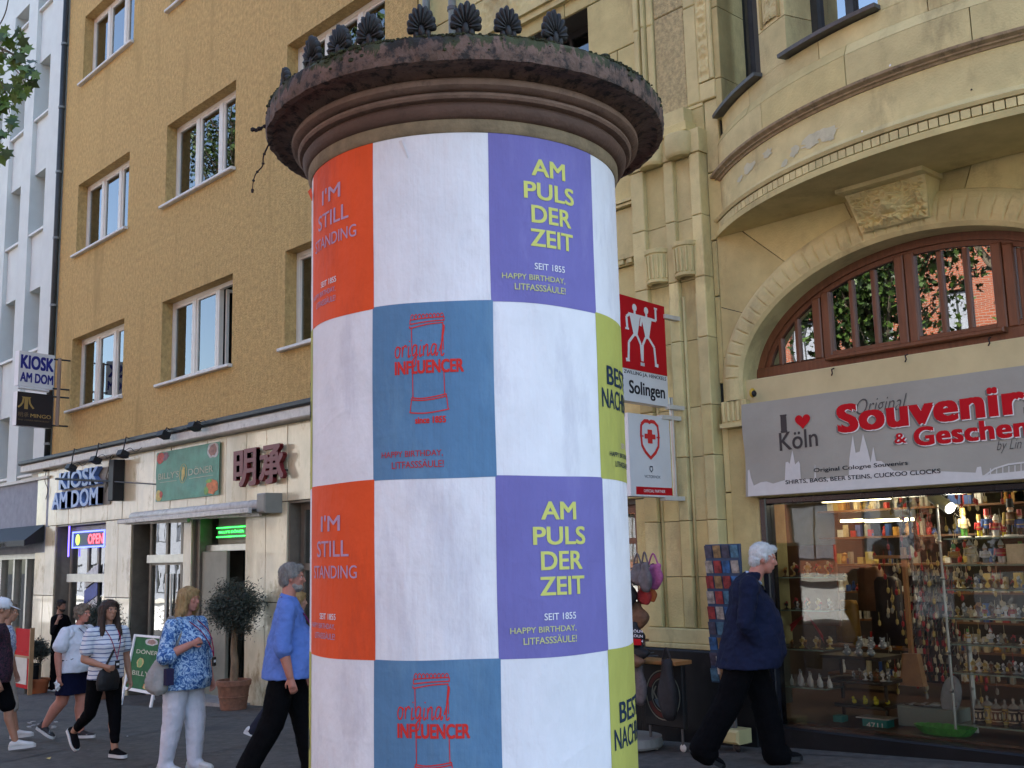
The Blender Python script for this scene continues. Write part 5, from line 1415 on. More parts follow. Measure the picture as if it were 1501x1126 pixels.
m = MB(); write(m, 'AM DOM', lambda u, v, w_: Vector((u, D - .04 - w_, v)), a.x, b.x, a.z, a.z + hl_ * .46, .03, extrude=.05, depth=.10); letters(m, 'letter', mb_, B)
m = MB(); write(m, 'KIOSK', lambda u, v, w_: Vector((u, D - .04 - w_, v)), a.x + .35, b.x, a.z + hl_ * .52, a.z + hl_ * .98, .03, extrude=.05, depth=.10); letters(m, 'letter', mb_, B)
p = PY(82, 702, D - .35); q = PY(164, 706, D - .2)
t = thing('sign_bracket', 'black bracket rod and upright box crossing the KIOSK letters', 'bracket', tuple(q)); B = At(t)
B.b(MB().tube([p, q], .022, 8), 'rod', M['black']); B.b(MB().tube([q, PY(228, 710, D - .03)], .012, 6), 'stay', M['zinc'])
z0_, z1_ = PY(164, 735, D - .1).z, PY(164, 676, D - .1).z
B.b(MB().bbox(q.x - .12, q.x + .10, D - .22, D - .01, z0_, z1_, .01), 'box', M['black'])
rr = random.Random(4); m = MB()
for i in range(9):
    c = Vector((q.x - .35 + rr.uniform(-.15, .15), D - .08, (z0_ + z1_) / 2 + rr.uniform(-.1, .45)))
    m.tube(spline([c + Vector((rr.uniform(-.15, .15), rr.uniform(-.05, .0), rr.uniform(-.18, .18))) for _ in range(5)], 4), .008, 5)
B.b(m, 'cable_tangle', mat('old_cable', (.10, .08, .05), .8), kind='stuff')
# green doner banner
ybn = D - .04
BLp, TRp_ = PY(228, 736, ybn), PY(322, 649, ybn)
bz_top = PY(228, 663, ybn).z; bzb = PY(322, 725, ybn).z; bxa, bxb = BLp.x, TRp_.x; bza, bzc = BLp.z, TRp_.z
bzb = (bza + bzb) / 2; bzc = (bzc + bz_top) / 2
t = thing('banner', 'green restaurant banner with food pictures reading BILLY\'S DÖNER on the marble', 'banner', ((bxa + bxb) / 2, ybn, bzb)); B = At(t)
nx, nz = 40, 20; fbn = lambda u, v, w_=0: Vector((bxa + (bxb - bxa) * u, ybn - w_ + .016 * noise.noise(Vector((u * 4, 1, v * 2.5 + u * 2))), bzb + (bzc - bzb) * v))
m = MB(); m.add([fbn(i / nx, j / nz) for j in range(nz + 1) for i in range(nx + 1)], [(j * (nx + 1) + i, j * (nx + 1) + i + 1, (j + 1) * (nx + 1) + i + 1, (j + 1) * (nx + 1) + i) for j in range(nz) for i in range(nx)])
B.b(m, 'cloth', M['banner'], smooth=True)
def blob(cx, cy, rx, ry, mt, nm='food_print', w=.004, sd=0, n=16):
    r_ = random.Random(sd); pts = [(cx + rx * math.cos(2 * math.pi * i / n) * r_.uniform(.8, 1.1), cy + ry * math.sin(2 * math.pi * i / n) * r_.uniform(.8, 1.1)) for i in range(n)]
    pts = [(min(.995, max(.005, a)), min(.99, max(.01, b))) for a, b in pts]
    B.b(MB().add([fbn(cx, cy, w)] + [fbn(a, b, w) for a, b in pts], [(0, 1 + i, 1 + (i + 1) % n) for i in range(n)]), nm, mt)
food = {k_: mat('food_' + k_, c_, .6, .4, 14) for k_, c_ in dict(red=(.45, .06, .04), plum=(.2, .09, .12), meat=(.28, .14, .11), plate=(.45, .44, .42), orange=(.55, .16, .04), green=(.16, .32, .06), gold=(.5, .38, .10)).items()}
blob(.07, .88, .07, .13, food['red'], sd=1); blob(.15, .90, .07, .09, food['plum'], sd=2); blob(.91, .86, .085, .17, food['plate'], sd=3); blob(.91, .86, .06, .12, food['meat'], sd=4, w=.005)
blob(.90, .16, .09, .15, food['orange'], sd=5); blob(.82, .10, .04, .08, food['green'], sd=6, w=.005); blob(.86, .28, .05, .04, food['green'], sd=7, w=.006); blob(.05, .12, .06, .12, food['gold'], sd=8); blob(.09, .14, .03, .07, food['red'], sd=9, w=.005)
m = MB(); stroke(m, [(.45 + .055 * math.cos(2 * math.pi * i / 20), .5 + .19 * math.sin(2 * math.pi * i / 20)) for i in range(21)], .007, fbn, .005); B.b(m, 'ring_print', food['gold'])
blob(.45, .5, .028, .15, food['gold'], sd=10, w=.006)
m = MB(); write(m, "BILLY'S", fbn, .05, .38, .44, .57, .0, w=.005); write(m, 'DÖNER', fbn, .53, .92, .44, .60, .0, w=.005); stroke(m, [(.07, .38), (.35, .38)], .01, fbn, .005); stroke(m, [(.55, .38), (.92, .38)], .01, fbn, .005); B.b(m, 'lettering', M['igold'] if False else mat('ink_cream', (.46, .46, .33), .6))
# raised red characters
yc = D - .02
a = PY(351, 705, yc); b = PY(425, 695, yc); hc = PY(390, 655, yc).z - PY(390, 711, yc).z
t = thing('raised_letters', 'raised dark red Chinese characters on the marble right of the green banner', 'sign', ((a.x + b.x) / 2, yc, a.z)); B = At(t)
m = MB(); zc_ = PY(390, 711, yc).z
for k_, (ch_, u0, u1) in enumerate((('明', a.x, a.x + (b.x - a.x) * .47), ('承', a.x + (b.x - a.x) * .53, b.x))):
    write(m, ch_, lambda u, v, w_: Vector((u, D - .06 - w_, v)), u0, u1, zc_, zc_ + hc, .034, extrude=.05, depth=.07)
letters(m, 'letter', mat('letter_red', (.15, .010, .014), .5, .1, 5), B)
m = MB()
for i in range(8): x = a.x + (b.x - a.x) * (i + .5) / 8; m.box(x - .012, x + .012, D - .07, D + .0, zc_ + hc * (.3 if i % 2 else .7), zc_ + hc * (.3 if i % 2 else .7) + .02)
B.b(m, 'mount', M['black'], kind='stuff')
# awning cassette
a = PY(176, 772, D - .38); b = PY(369, 748, D - .38)
za = (PY(180, 768, D - .38).z + PY(369, 743, D - .38).z) / 2
t = thing('awning', 'rolled up white awning cassette over the two restaurant doors', 'awning', ((a.x + b.x) / 2, D, za)); B = At(t)
B.b(MB().tube([(a.x, D - .14, za + .08), (b.x, D - .14, za + .08)], .085, 12), 'roll', M['awn'], smooth=True)
B.b(MB().bbox(a.x, b.x, D - .44, D - .38, za - .045, za + .03, .008), 'front_bar', M['awn'])
B.b(MB().bbox(a.x + .05, b.x - .05, D - .36, D - .02, za + .0, za + .02, .005), 'arm_panel', M['zinc'])
for s0, s1 in ((.02, .48), (.56, .98)):
    B.b(MB().bar((a.x + (b.x - a.x) * s0, D - .3, za - .03), (a.x + (b.x - a.x) * s1, D - .18, za - .06), .05, .06), 'folding_arm', M['awn'])
B.b(MB().bbox(b.x - .02, b.x + .22, D - .3, D + .0, za - .05, za + .24, .02), 'motor_box', mat('box_grey', (.25, .24, .2), .6))
# neon signs
pa, pb = PY(317, 790, D + .25), PY(359, 768, D + .25)
t = thing('neon_sign', 'green glowing LED sign reading BILLY\'S DÖNER over the restaurant door', 'neon sign', tuple((pa + pb) / 2)); B = At(t)
gl = emis('green_led', (.03, 1.0, .08), 1.8)
B.b(MB().box(pa.x, pb.x, D + .27, D + .30, pa.z, pb.z), 'panel', mat('led_back', (.01, .09, .02), .4))
f_ = lambda u, v, w_: Vector((u, D + .262 - w_, v))
m = MB(); write(m, "BILLY'S DÖNER", f_, pa.x + .07, pb.x - .05, pa.z + .085, pb.z - .085, .035)
for i in range(26):
    for z in (pa.z + .02, pb.z - .045): m.box(pa.x + (pb.x - pa.x) * i / 26, pa.x + (pb.x - pa.x) * (i + .55) / 26, D + .25, D + .268, z, z + .014)
B.b(m, 'led_lettering', gl, kind='stuff')
pa, pb = PY(105, 804, D + .1), PY(153, 776, D + .1)
t = thing('neon_sign', 'glowing OPEN sign with blue border and red letters in the kiosk fanlight', 'neon sign', tuple((pa + pb) / 2)); B = At(t)
fr = MB(); x0, x1, z0, z1 = pa.x, pb.x, pa.z, pb.z
for q in ((x0, x1, z0, z0 + .03), (x0, x1, z1 - .03, z1), (x0, x0 + .03, z0 + .031, z1 - .031), (x1 - .03, x1, z0 + .031, z1 - .031)): fr.box(q[0], q[1], D + .10, D + .12, q[2], q[3])
B.b(fr, 'neon_border', emis('blue_neon', (.12, .16, 1), 1.0)); m = MB(); write(m, 'OPEN', lambda u, v, w_: Vector((u, D + .11 - w_, v)), x0 + (x1 - x0) * .5, x1 - .07, z0 + .07, z1 - .07, .03); B.b(m, 'neon_lettering', emis('red_neon', (1, .07, .10), 1.0))
B.b(MB().box(x0 + .03, x1 - .03, D + .13, D + .14, z0 + .03, z1 - .03), 'panel', mat('neon_back', (.06, .10, .14), .5))
B.b(MB().ell((x0 + .25, D + .12, (z0 + z1) / 2), .10, .02, .11), 'neon_dot', emis('lime_neon', (.55, .85, .1), .5))
tag(MB().box(ops[0][0] + .38, ops[0][0] + .41, D + .12, D + .14, ztopO - .65, ztopO - .02).build('neon_tube', emis('violet_neon', (.12, .08, .9), 1.6)), 'upright violet neon tube left of the kiosk fanlight', 'neon tube')
# advertising strips inside the kiosk door
a = PY(118, 845, D + .2)
for i, (cc, dz) in enumerate((((.55, .56, .56), 0), ((.03, .05, .3), -.32), ((.5, .5, .5), -.62), ((.45, .04, .05), -1.0))):
    tag(MB().obox((a.x + .55, D + .20, a.z + dz), (.32, 0, .10), (0, .004, 0), (0, 0, .14)).build('sticker', mat('sticker%d' % i, cc, .5, .3, 12)), ['white', 'dark blue', 'pale grey', 'red'][i] + ' slanting sticker on the right half of the kiosk door', 'sticker')

# ================================================================ STREET THINGS, LEFT
def pot(par, B, x, y, z, r, h, mt):
    prof = [(r * .70, 0), (r * .74, .01), (r * .90, h * .72), (r * .92, h * .74), (r * .93, h * .80), (r * 1.0, h * .82), (r * 1.02, h * .98), (r * .97, h), (r * .88, h), (r * .86, h * .9), (.01, h * .88)]
    m = MB().lathe([(a, z + b) for a, b in prof], (x, y, 0), 40); smooth_angle(B.b(m, 'pot', mt), 30)
    m = MB().lathe([(r * .835, z + h * .42), (r * .875, z + h * .44), (r * .85, z + h * .47)], (x, y, 0), 40); B.b(m, 'pot_band', mt, smooth=True)
def olive(name, label, px, py, hh, crown_r, n, trunk_r=.04, pr_=.24, ph_=.42, crown_z=None, mt=M['terracotta'], seed=1, at=None):
    p = PG(px, py) if at is None else at
    t = thing(name, label, 'potted tree', (p.x, p.y, gz(p.x))); B = At(t); z0 = gz(p.x); r_ = random.Random(seed)
    pot(t, B, p.x, p.y, z0, pr_, ph_, mt)
    cz = z0 + hh - crown_r
    pts = [(p.x, p.y, z0 + ph_ * .85), (p.x + .02, p.y, z0 + ph_ + .25), (p.x - .015, p.y, z0 + (hh - 2 * crown_r) * .8), (p.x + .03, p.y, cz - crown_r * .5)]
    P = spline(pts, 5); B.b(MB().tube(P, [trunk_r * (1.25 - .5 * i / len(P)) for i in range(len(P))], 10), 'trunk', M['bark'], smooth=True)
    m = MB()
    for i in range(26):
        d = Vector((r_.gauss(0, 1), r_.gauss(0, 1), r_.gauss(.5, .8))).normalized(); e = Vector((p.x, p.y, cz)) + d * crown_r * r_.uniform(.6, 1.0)
        m.tube(spline([(p.x + .03, p.y, cz - crown_r * .55), Vector((p.x, p.y, cz)) + d * crown_r * .35, e], 3), [.014, .010, .008, .006, .005, .004, .003], 5)
    B.b(m, 'branch', M['bark'], kind='stuff')
    m = MB()
    cl = [Vector((r_.gauss(0, 1), r_.gauss(0, 1), r_.gauss(0, 1))).normalized() * crown_r * r_.uniform(.45, .95) for _ in range(60)]
    for i in range(n):
        c = Vector((p.x, p.y, cz)) + r_.choice(cl) + Vector((r_.gauss(0, 1), r_.gauss(0, 1), r_.gauss(0, .9))) * crown_r * .22
        a = Vector((r_.gauss(0, 1), r_.gauss(0, 1), r_.gauss(.3, .8))).normalized() * r_.uniform(.020, .036); b = a.cross(Vector((r_.random(), r_.random(), r_.random() + .1))).normalized() * .0075
        m.add([c - a, c + b, c + a, c - b], [(0, 1, 2, 3)])
    B.b(m, 'crown', M['olive'], kind='stuff')
    return t
pz = PG(342, 1040)
olive('olive_tree', 'potted olive tree with round crown in a banded terracotta pot by the restaurant door', 342, 1040, 1.80, .37, 11500, .05, .25, .42, at=pz)
olive('olive_tree', 'second potted olive tree, half hidden behind the two women by the kiosk', 0, 0, 1.62, .36, 10000, .04, .2, .34, seed=5, at=Vector((PY(148, 950, D - .55).x, D - .55, 0)))
olive('small_plant', 'small grey green plant in an orange pot against the marble pier at the left', 57, 1016, 1.05, .22, 3200, .02, .20, .28, mt=mat('orange_pot', (.42, .12, .04), .7), seed=8)
p = PG(46, 1016)
t = thing('bin', 'dark grey upright bin beside the orange plant pot', 'bin', (p.x, p.y, gz(p.x))); B = At(t)
B.b(MB().lathe([(.02, gz(p.x)), (.13, gz(p.x)), (.15, gz(p.x) + .56), (.13, gz(p.x) + .56), (.12, gz(p.x) + .3), (.01, gz(p.x) + .3)], (p.x, p.y, 0), 24), 'body', M['black'], smooth=False)
B.b(MB().lathe([(.152, gz(p.x) + .53), (.165, gz(p.x) + .545), (.152, gz(p.x) + .565)], (p.x, p.y, 0), 24), 'rim', M['zinc'])
# red board stand at far left
p = PG(30, 1018)
t = thing('board_stand', 'red and white board stand with wooden frame behind the man in the cap', 'board', (p.x, p.y, gz(p.x))); B = At(t); z0 = gz(p.x)
B.b(MB().bbox(p.x - .42, p.x + .42, p.y, p.y + .04, z0 + .12, z0 + 1.25, .01), 'panel', M['redpanel'])
B.b(MB().bbox(p.x - .36, p.x + .30, p.y - .012, p.y - .001, z0 + .2, z0 + .7, .003), 'print', M['offwhite'])
for dx in (-.44, .42): B.b(MB().box(p.x + dx, p.x + dx + .035, p.y - .02, p.y + .06, z0, z0 + 1.28), 'upright', mat('raw_wood', (.34, .20, .09), .6) if dx < 0 else bpy.data.materials['raw_wood'])
B.b(MB().box(p.x - .40, p.x + .42, p.y - .015, p.y + .05, z0 + .70, z0 + .74), 'crossbar', bpy.data.materials['raw_wood'])
# A-board
pL, pR = PG(198, 1034), PG(233, 1032)
t = thing('a_board', 'green A-board with white frame advertising döner beside the blonde woman', 'board', (PG(205, 1032).x, PG(205, 1032).y, gz(pL.x))); B = At(t)
yb_ = pL.y; z0 = gz(pL.x)
xa, xb = PY(183, 1000, yb_).x, PY(226, 1000, yb_).x; zt_ = PY(205, 934, yb_).z; zb_b = PY(205, 1013, yb_).z
lean = .16
fa = lambda u, v, w_: Vector((xa + (xb - xa) * u, yb_ - w_ + lean * v, zb_b + (zt_ - zb_b) * v))
B.b(MB().prism([(0, 0), (1, 0), (1, 1), (0, 1)], lambda u, v, w_: fa(u, v, -w_), .015), 'panel', M['greenboard'])
for u0, u1, v0, v1 in ((-.03, .03, -.30, 1.02), (.97, 1.03, -.30, 1.02)): B.b(MB().prism([(u0, v0), (u1, v0), (u1, v1), (u0, v1)], lambda u, v, w_: fa(u, v, w_ - .005), .025), 'leg', M['white'])
for v0, v1 in ((-.02, .03), (.98, 1.02)): B.b(MB().prism([(.031, v0), (.969, v0), (.969, v1), (.031, v1)], lambda u, v, w_: fa(u, v, w_ - .003), .02), 'rail', M['white'])
for u0 in (0, .97): B.b(MB().bar(fa(u0 + .015, 1.0, -.02), Vector((xa + (xb - xa) * (u0 + .015), yb_ + .5, z0)), .03), 'rear_leg', M['white'])
m = MB(); write(m, 'DÖNER', fa, .15, .88, .67, .76, .01, w=.003); write(m, "BILLY'S", fa, .15, .88, .27, .36, .01, w=.003); B.b(m, 'lettering', bpy.data.materials['ink_cream'])
def fblob(cx, cy, rx, ry, mt, sd, w=.003, n=14):
    r_ = random.Random(sd); pts = [(cx + rx * math.cos(2 * math.pi * i / n) * r_.uniform(.85, 1.1), cy + ry * math.sin(2 * math.pi * i / n) * r_.uniform(.85, 1.1)) for i in range(n)]
    B.b(MB().add([fa(cx, cy, w)] + [fa(a, b, w) for a, b in pts], [(0, 1 + i, 1 + (i + 1) % n) for i in range(n)]), 'food_print', mt)
fblob(.6, .90, .22, .07, food['plate'], 3); fblob(.6, .90, .15, .045, food['meat'], 4, .004); fblob(.35, .50, .12, .095, food['gold'], 5); fblob(.35, .50, .07, .08, food['green'], 6, .004); fblob(.76, .10, .17, .07, food['orange'], 7); fblob(.70, .09, .08, .05, food['gold'], 8, .004)
m = PG(70, 1113); tag(MB().add([(m.x - .05, m.y, gz(m.x) + .006), (m.x, m.y - .03, gz(m.x) + .018), (m.x + .06, m.y, gz(m.x) + .006), (m.x, m.y + .035, gz(m.x) + .02)], [(0, 1, 2, 3)]).build('fallen_leaf', food['gold']), 'yellow fallen leaf on the pavement at the bottom left', 'leaf')
m = PG(186, 1080); tag(MB().add([(m.x - .02, m.y, gz(m.x) + .006), (m.x, m.y - .02, gz(m.x) + .012), (m.x + .02, m.y, gz(m.x) + .006), (m.x, m.y + .02, gz(m.x) + .009)], [(0, 1, 2, 3)]).build('paper_bit', M['white']), 'white scrap of paper on the pavement right of the woman in stripes', 'litter')

# ================================================================ TREES
def leafshape(s=1):
    P = [(0, -.5), (.10, -.25), (.45, -.30), (.30, -.05), (.52, .18), (.22, .20), (0, .55), (-.22, .20), (-.52, .18), (-.30, -.05), (-.45, -.30), (-.10, -.25)]
    return [(x * s, .06 * s * math.sin(x * 5) * 1, y * s) for x, y in P]
def plane_tree(label, base, crown, rad, nleaf, seed, mirror_gap=.0, hang=None):
    r_ = random.Random(seed); t = thing('plane_tree', label, 'tree', base); B = At(t)
    b0 = Vector(base); c0 = Vector(crown)
    P = spline([b0 - Vector((0, 0, .3)), b0 + Vector((.1, 0, 2)), b0.lerp(c0, .6) + Vector((.1, .1, 0)), c0 + Vector((0, 0, rad * .4))], 5)
    B.b(MB().tube(P, [.26 * (1 - .75 * i / len(P)) for i in range(len(P))], 12), 'trunk', M['treebark'], smooth=True)
    m = MB(); tips = []
    for i in range(26):
        d = Vector((r_.gauss(0, 1), r_.gauss(0, 1), r_.gauss(.2, .6))).normalized(); e = c0 + Vector((d.x * rad, d.y * rad, d.z * rad * .8)) * r_.uniform(.6, .95); s_ = b0.lerp(c0, r_.uniform(.6, .95))
        bp_ = spline([s_, s_.lerp(e, .5) + Vector((0, 0, .3)), e], 4); m.tube(bp_, [.07 * (1 - .85 * k_ / len(bp_)) for k_ in range(len(bp_))], 6); tips += [Vector(q) for q in bp_[3:]]
    B.b(m, 'limb', M['treebark'], kind='stuff')
    for mi, mt in ((0, M['leaf']), (1, M['leaf2'])):
        m = MB()
        for i in range(nleaf // 2):
            c = r_.choice(tips) + Vector((r_.gauss(0, 1), r_.gauss(0, 1), r_.gauss(0, .8))) * rad * .16
            s = r_.uniform(.13, .22); rot = Matrix.Rotation(r_.uniform(0, 6.28), 3, 'Z') @ Matrix.Rotation(r_.uniform(-1.2, 1.2), 3, 'X') @ Matrix.Rotation(r_.uniform(0, 6.28), 3, 'Y')
            m.add([c + rot @ Vector(q) for q in leafshape(s)], [tuple(range(12))])
        B.b(m, 'foliage', mt, kind='stuff')
    return t, B
def mirrored(px, py, Y):
    v = ray(px, py); t1 = D / v.y; p = CAM + v * t1; t2 = (D - Y) / v.y; return Vector((p.x + v.x * t2, Y, p.z + v.z * t2))
for i, (px, py, Y, rad, lab) in enumerate(((1265, 395, -7.5, 2.7, 'plane tree across the street opposite the souvenir shop'), (1450, 200, -8, 3.0, 'tall plane tree across the street opposite the bay'), (335, 170, -7.5, 3.6, 'plane tree far down the street opposite the ochre house'), (480, 40, -7.0, 3.2, 'plane tree down the street opposite the last ochre windows'), (1400, 790, -8.5, 2.4, 'added low plane tree across the street, darkening the shop window reflection'))):  # the last, low tree is added to darken the shop glass reflection
    c = mirrored(px, py, Y); c.z = max(c.z, 2.9); plane_tree(lab, (c.x, c.y, gz(c.x) - .13), (c.x, c.y, c.z), rad, 5200, 20 + i)
# near tree whose lowest twigs hang into the picture at the top left
v = ray(-330, 120); c = CAM + v * 12.5
t, B = plane_tree('plane tree at the left whose lowest leafy twigs hang before the white house', (c.x, c.y, gz(c.x)), (c.x, c.y, c.z + 1.4), 2.0, 2600, 31)
P0_ = CAM + ray(-210, 40) * 12.4
leafme = None; r_ = random.Random(8)
def hangtwig(pts, r0):
    P = spline([CAM + ray(x, y) * 12.3 for x, y in pts], 5)
    B.b(MB().tube(P, [r0 * (1 - .7 * i / len(P)) for i in range(len(P))], 6), 'twig', M['treebark']); return [Vector(q) for q in P]
tws = hangtwig([(-330, 0), (-160, 20), (-40, 55), (10, 75), (34, 90)], .03)[8:]
tws2 = hangtwig([(-40, 55), (-10, 100), (8, 135), (14, 165)], .012)
tws3 = hangtwig([(-60, 70), (-20, 150), (-4, 190), (2, 225)], .010)
tws4 = hangtwig([(0, 70), (25, 105), (45, 120), (50, 118)], .008)
spots = [(24, 48), (8, 42), (34, 62), (12, 62), (40, 72), (22, 78), (46, 90), (6, 82), (34, 100), (52, 110), (48, 122), (18, 100), (4, 108), (28, 116), (40, 132), (12, 128), (20, 140), (2, 140), (28, 145), (14, 158), (4, 160), (18, 172), (-6, 60), (-10, 90), (-4, 120), (-12, 150), (14, 188), (4, 196), (14, 186), (2, 232), (-6, 238), (0, 216), (30, 84), (16, 90), (38, 112), (26, 128), (8, 150), (-8, 172), (44, 104), (10, 52), (30, 52), (18, 68), (-2, 74), (50, 98), (34, 138), (22, 160)]
r2_ = random.Random(77); spots += [(min(56, max(-12, x + r2_.uniform(-9, 9))), y + r2_.uniform(-8, 8)) for x, y in spots[:34]]
for x, y in spots:
    c = CAM + ray(x, y) * (12.3 + r_.uniform(-.25, .25)); s = r_.uniform(.12, .19)
    if leafme is None:
        mm = MB().add(leafshape(1), [tuple(range(12))]); leafme = mm.build('tmp', M['leaf']).data; bpy.data.objects.remove(bpy.data.objects['tmp'])
        lm2 = leafme.copy(); lm2.materials.clear(); lm2.materials.append(M['leaf3'])
    share('leaf', leafme if r_.random() < .35 else lm2, t, c - t.location, (r_.uniform(-.9, .9), r_.uniform(2.2, 4.1), r_.uniform(.2, 1.4)), (s, s, s))
# thin branchless twig at the very top left
B.b(MB().tube(spline([CAM + ray(x, y) * 14 for x, y in ((14, -10), (9, 15), (3, 30), (-6, 45))], 4), .008, 5), 'twig', M['treebark'])
# ================================================================ IN THE SHOP WINDOW
colr = {k_: mat('fig_' + k_, c_, .45, .15, 20) for k_, c_ in dict(red=(.42, .03, .03), green=(.10, .32, .05), gold=(.50, .36, .10), black=(.02, .02, .025), cream=(.60, .50, .32), skin=(.55, .33, .20), white=(.72, .70, .66), brown=(.18, .08, .035), blue=(.05, .10, .30), orange=(.48, .24, .05), teal=(.02, .22, .20), pewter=(.30, .27, .22), grey=(.28, .30, .31), yellow=(.60, .50, .03), dark=(.05, .035, .025)).items()}
protos = {}
def proto(name, cat, parts, group):
    t = thing(name, 'x', cat, (0, -300, 0), group=group); out = []
    for nm, mb, mt in parts: o = mb.build(nm, mt, t, smooth=True); smooth_angle(o, 45)
    protos[name + '_' + str(len(protos))] = t; return t
def fig_parts(coat, trous, hat, skin='skin', kind='nut', arm=None):
    """souvenir figure of height 1"""
    P = []
    P.append(('base', MB().lathe([(.02, 0), (.20, 0), (.21, .03), (.19, .06), (.02, .06)], n=14), colr['cream'] if kind != 'nut' else colr['white']))
    if kind in ('nut', 'smoker'):
        fat = 1.0 if kind == 'nut' else 1.5
        P.append(('legs', MB().capsule((-.065, 0, .09), (-.065, 0, .32), .05 * fat, .055 * fat, 8).capsule((.065, 0, .09), (.065, 0, .32), .05 * fat, .055 * fat, 8), colr[trous]))
        P.append(('body', MB().lathe([(.03, .30), (.13 * fat, .32), (.14 * fat, .40), (.12 * fat, .50), (.13 * fat, .60), (.09, .64), (.03, .65)], n=14), colr[coat]))
        P.append(('arm', MB().capsule((-.15 * fat, 0, .60), (-.18 * fat, -.02, .38), .045, .035, 7).capsule((.15 * fat, 0, .60), (.18 * fat, -.05, .40), .045, .035, 7), colr[arm or coat]))
        P.append(('head', MB().ell((0, 0, .715), .085 * (fat ** .5), .085, .085).ell((0, -.085, .70), .015, .02, .018, nu=6, nv=4), colr[skin]))
        P.append(('beard', MB().ell((0, -.045, .665), .065, .05, .06, nu=10, nv=6), colr['white']))
        if hat in ('black', 'red', 'gold', 'green', 'blue'): P.append(('hat', MB().lathe([(.02, .76), (.10, .765), (.095, .80), (.085, .96), (.09, .99), (.02, 1.0)], n=12), colr[hat]))
        else: P.append(('hat', MB().lathe([(.02, .76), (.12, .765), (.11, .80), (.07, .90), (.02, .98), (.005, 1.02)], n=12), colr['white']))
        P.append(('belt', MB().lathe([(.02, .42), (.145 * fat, .425), (.145 * fat, .455), (.02, .46)], n=14), colr['gold']))
    return P
def pr(name, cat, group, parts): 
    t = proto(name, cat, parts, group); return t
FIG = 'wooden figures on the glass shelves'
T = {}
T['nutA'] = pr('nutcracker', 'figure', FIG, fig_parts('cream', 'green', 'gold'))
T['nutB'] = pr('nutcracker', 'figure', FIG, fig_parts('red', 'yellow', 'gold'))
T['nutC'] = pr('nutcracker', 'figure', FIG, fig_parts('blue', 'dark', 'red'))
T['nutD'] = pr('nutcracker', 'figure', FIG, fig_parts('brown', 'dark', 'black', arm='gold'))
T['santa'] = pr('santa_figure', 'figure', FIG, fig_parts('red', 'white', 'white', kind='smoker'))
T['smokA'] = pr('smoker_figure', 'figure', FIG, fig_parts('orange', 'brown', 'brown' if False else 'green', kind='smoker'))
T['smokB'] = pr('smoker_figure', 'figure', FIG, fig_parts('cream', 'cream', 'white', kind='smoker'))
T['smokC'] = pr('smoker_figure', 'figure', FIG, fig_parts('white', 'grey', 'white', kind='smoker'))
def orn(mc, mc2, seed):
    r_ = random.Random(seed); m = MB(); m.lathe([(.02, 0), (.30, 0), (.32, .05), (.10, .12), (.07, .3), (.16, .45), (.2, .6), (.10, .75), (.02, .78)], n=12)
    m2 = MB()
    for i in range(6): a = r_.uniform(0, 6.28); m2.ell((.16 * math.cos(a), .12 * math.sin(a), r_.uniform(.4, .85)), r_.uniform(.06, .12), .06, r_.uniform(.06, .15), nu=7, nv=5)
    m2.ell((0, 0, .85), .09, .09, .12, nu=8, nv=6)
    return [('base', m, colr[mc]), ('body', m2, colr[mc2])]
for i, (a, b) in enumerate((('brown', 'orange'), ('gold', 'cream'), ('dark', 'red'), ('grey', 'white'), ('brown', 'pewter'), ('white', 'cream'))): T['orn%d' % i] = pr('ornament', 'ornament', 'little ornaments on the shelves', orn(a, b, i))
T['bottle'] = pr('bottle', 'bottle', 'white bottles in the shop window', [('body', MB().lathe([(.02, 0), (.17, 0), (.19, .03), (.18, .45), (.10, .62), (.06, .72), (.055, .86), (.02, .87)], n=14), colr['white']), ('cap', MB().lathe([(.02, .871), (.075, .872), (.08, .98), (.02, 1.0)], n=10), colr['grey'])])
def stein(c1, c2):
    m = MB().lathe([(.02, 0), (.23, 0), (.24, .04), (.20, .08), (.19, .58), (.21, .62), (.02, .63)], n=16)
    b = MB(); 
    for i in range(7): a = i * .9 + 2; b.ell((.195 * math.cos(a), .195 * math.sin(a), .33), .05, .05, .12, nu=7, nv=5)
    b.lathe([(.195, .12), (.21, .14), (.195, .16)], n=16).lathe([(.195, .50), (.21, .52), (.195, .54)], n=16)
    h = MB().tube(spline([(.2, 0, .52), (.33, 0, .50), (.36, 0, .34), (.30, 0, .18), (.19, 0, .14)], 4), .025, 6)
    l = MB().lathe([(.215, .635), (.21, .66), (.13, .74), (.05, .80), (.04, .88), (.06, .92), (.04, .97), (.01, 1.0)], n=14)
    return [('mug', m, colr[c1]), ('relief', b, colr[c2]), ('handle', h, colr[c1]), ('lid', l, colr['pewter'])]
T['steinA'] = pr('beer_stein', 'beer stein', 'beer steins on the lowest shelf', stein('brown', 'cream')); T['steinB'] = pr('beer_stein', 'beer stein', 'beer steins on the lowest shelf', stein('gold', 'pewter')); T['steinC'] = pr('beer_stein', 'beer stein', 'beer steins on the lowest shelf', stein('dark', 'cream'))
T['duck'] = pr('duck', 'toy duck', 'yellow ducks', [('body', MB().ell((0, 0, .3), .34, .24, .3), colr['yellow']), ('head', MB().ell((-.16, 0, .72), .19, .17, .2), colr['yellow']), ('beak', MB().ell((-.36, 0, .68), .1, .08, .04), colr['orange'])])
T['plush'] = pr('plush_toy', 'plush toy', 'grey plush toys', [('body', MB().ell((0, 0, .33), .34, .28, .34), colr['grey']), ('head', MB().ell((0, -.1, .75), .22, .2, .2), colr['grey']), ('ear', MB().ell((-.17, -.08, .93), .08, .05, .08).ell((.17, -.08, .93), .08, .05, .08), colr['grey']), ('snout', MB().ell((0, -.3, .70), .09, .07, .07), colr['white']), ('paw', MB().ell((-.25, -.22, .3), .1, .12, .1).ell((.25, -.22, .3), .1, .12, .1), colr['white'])])
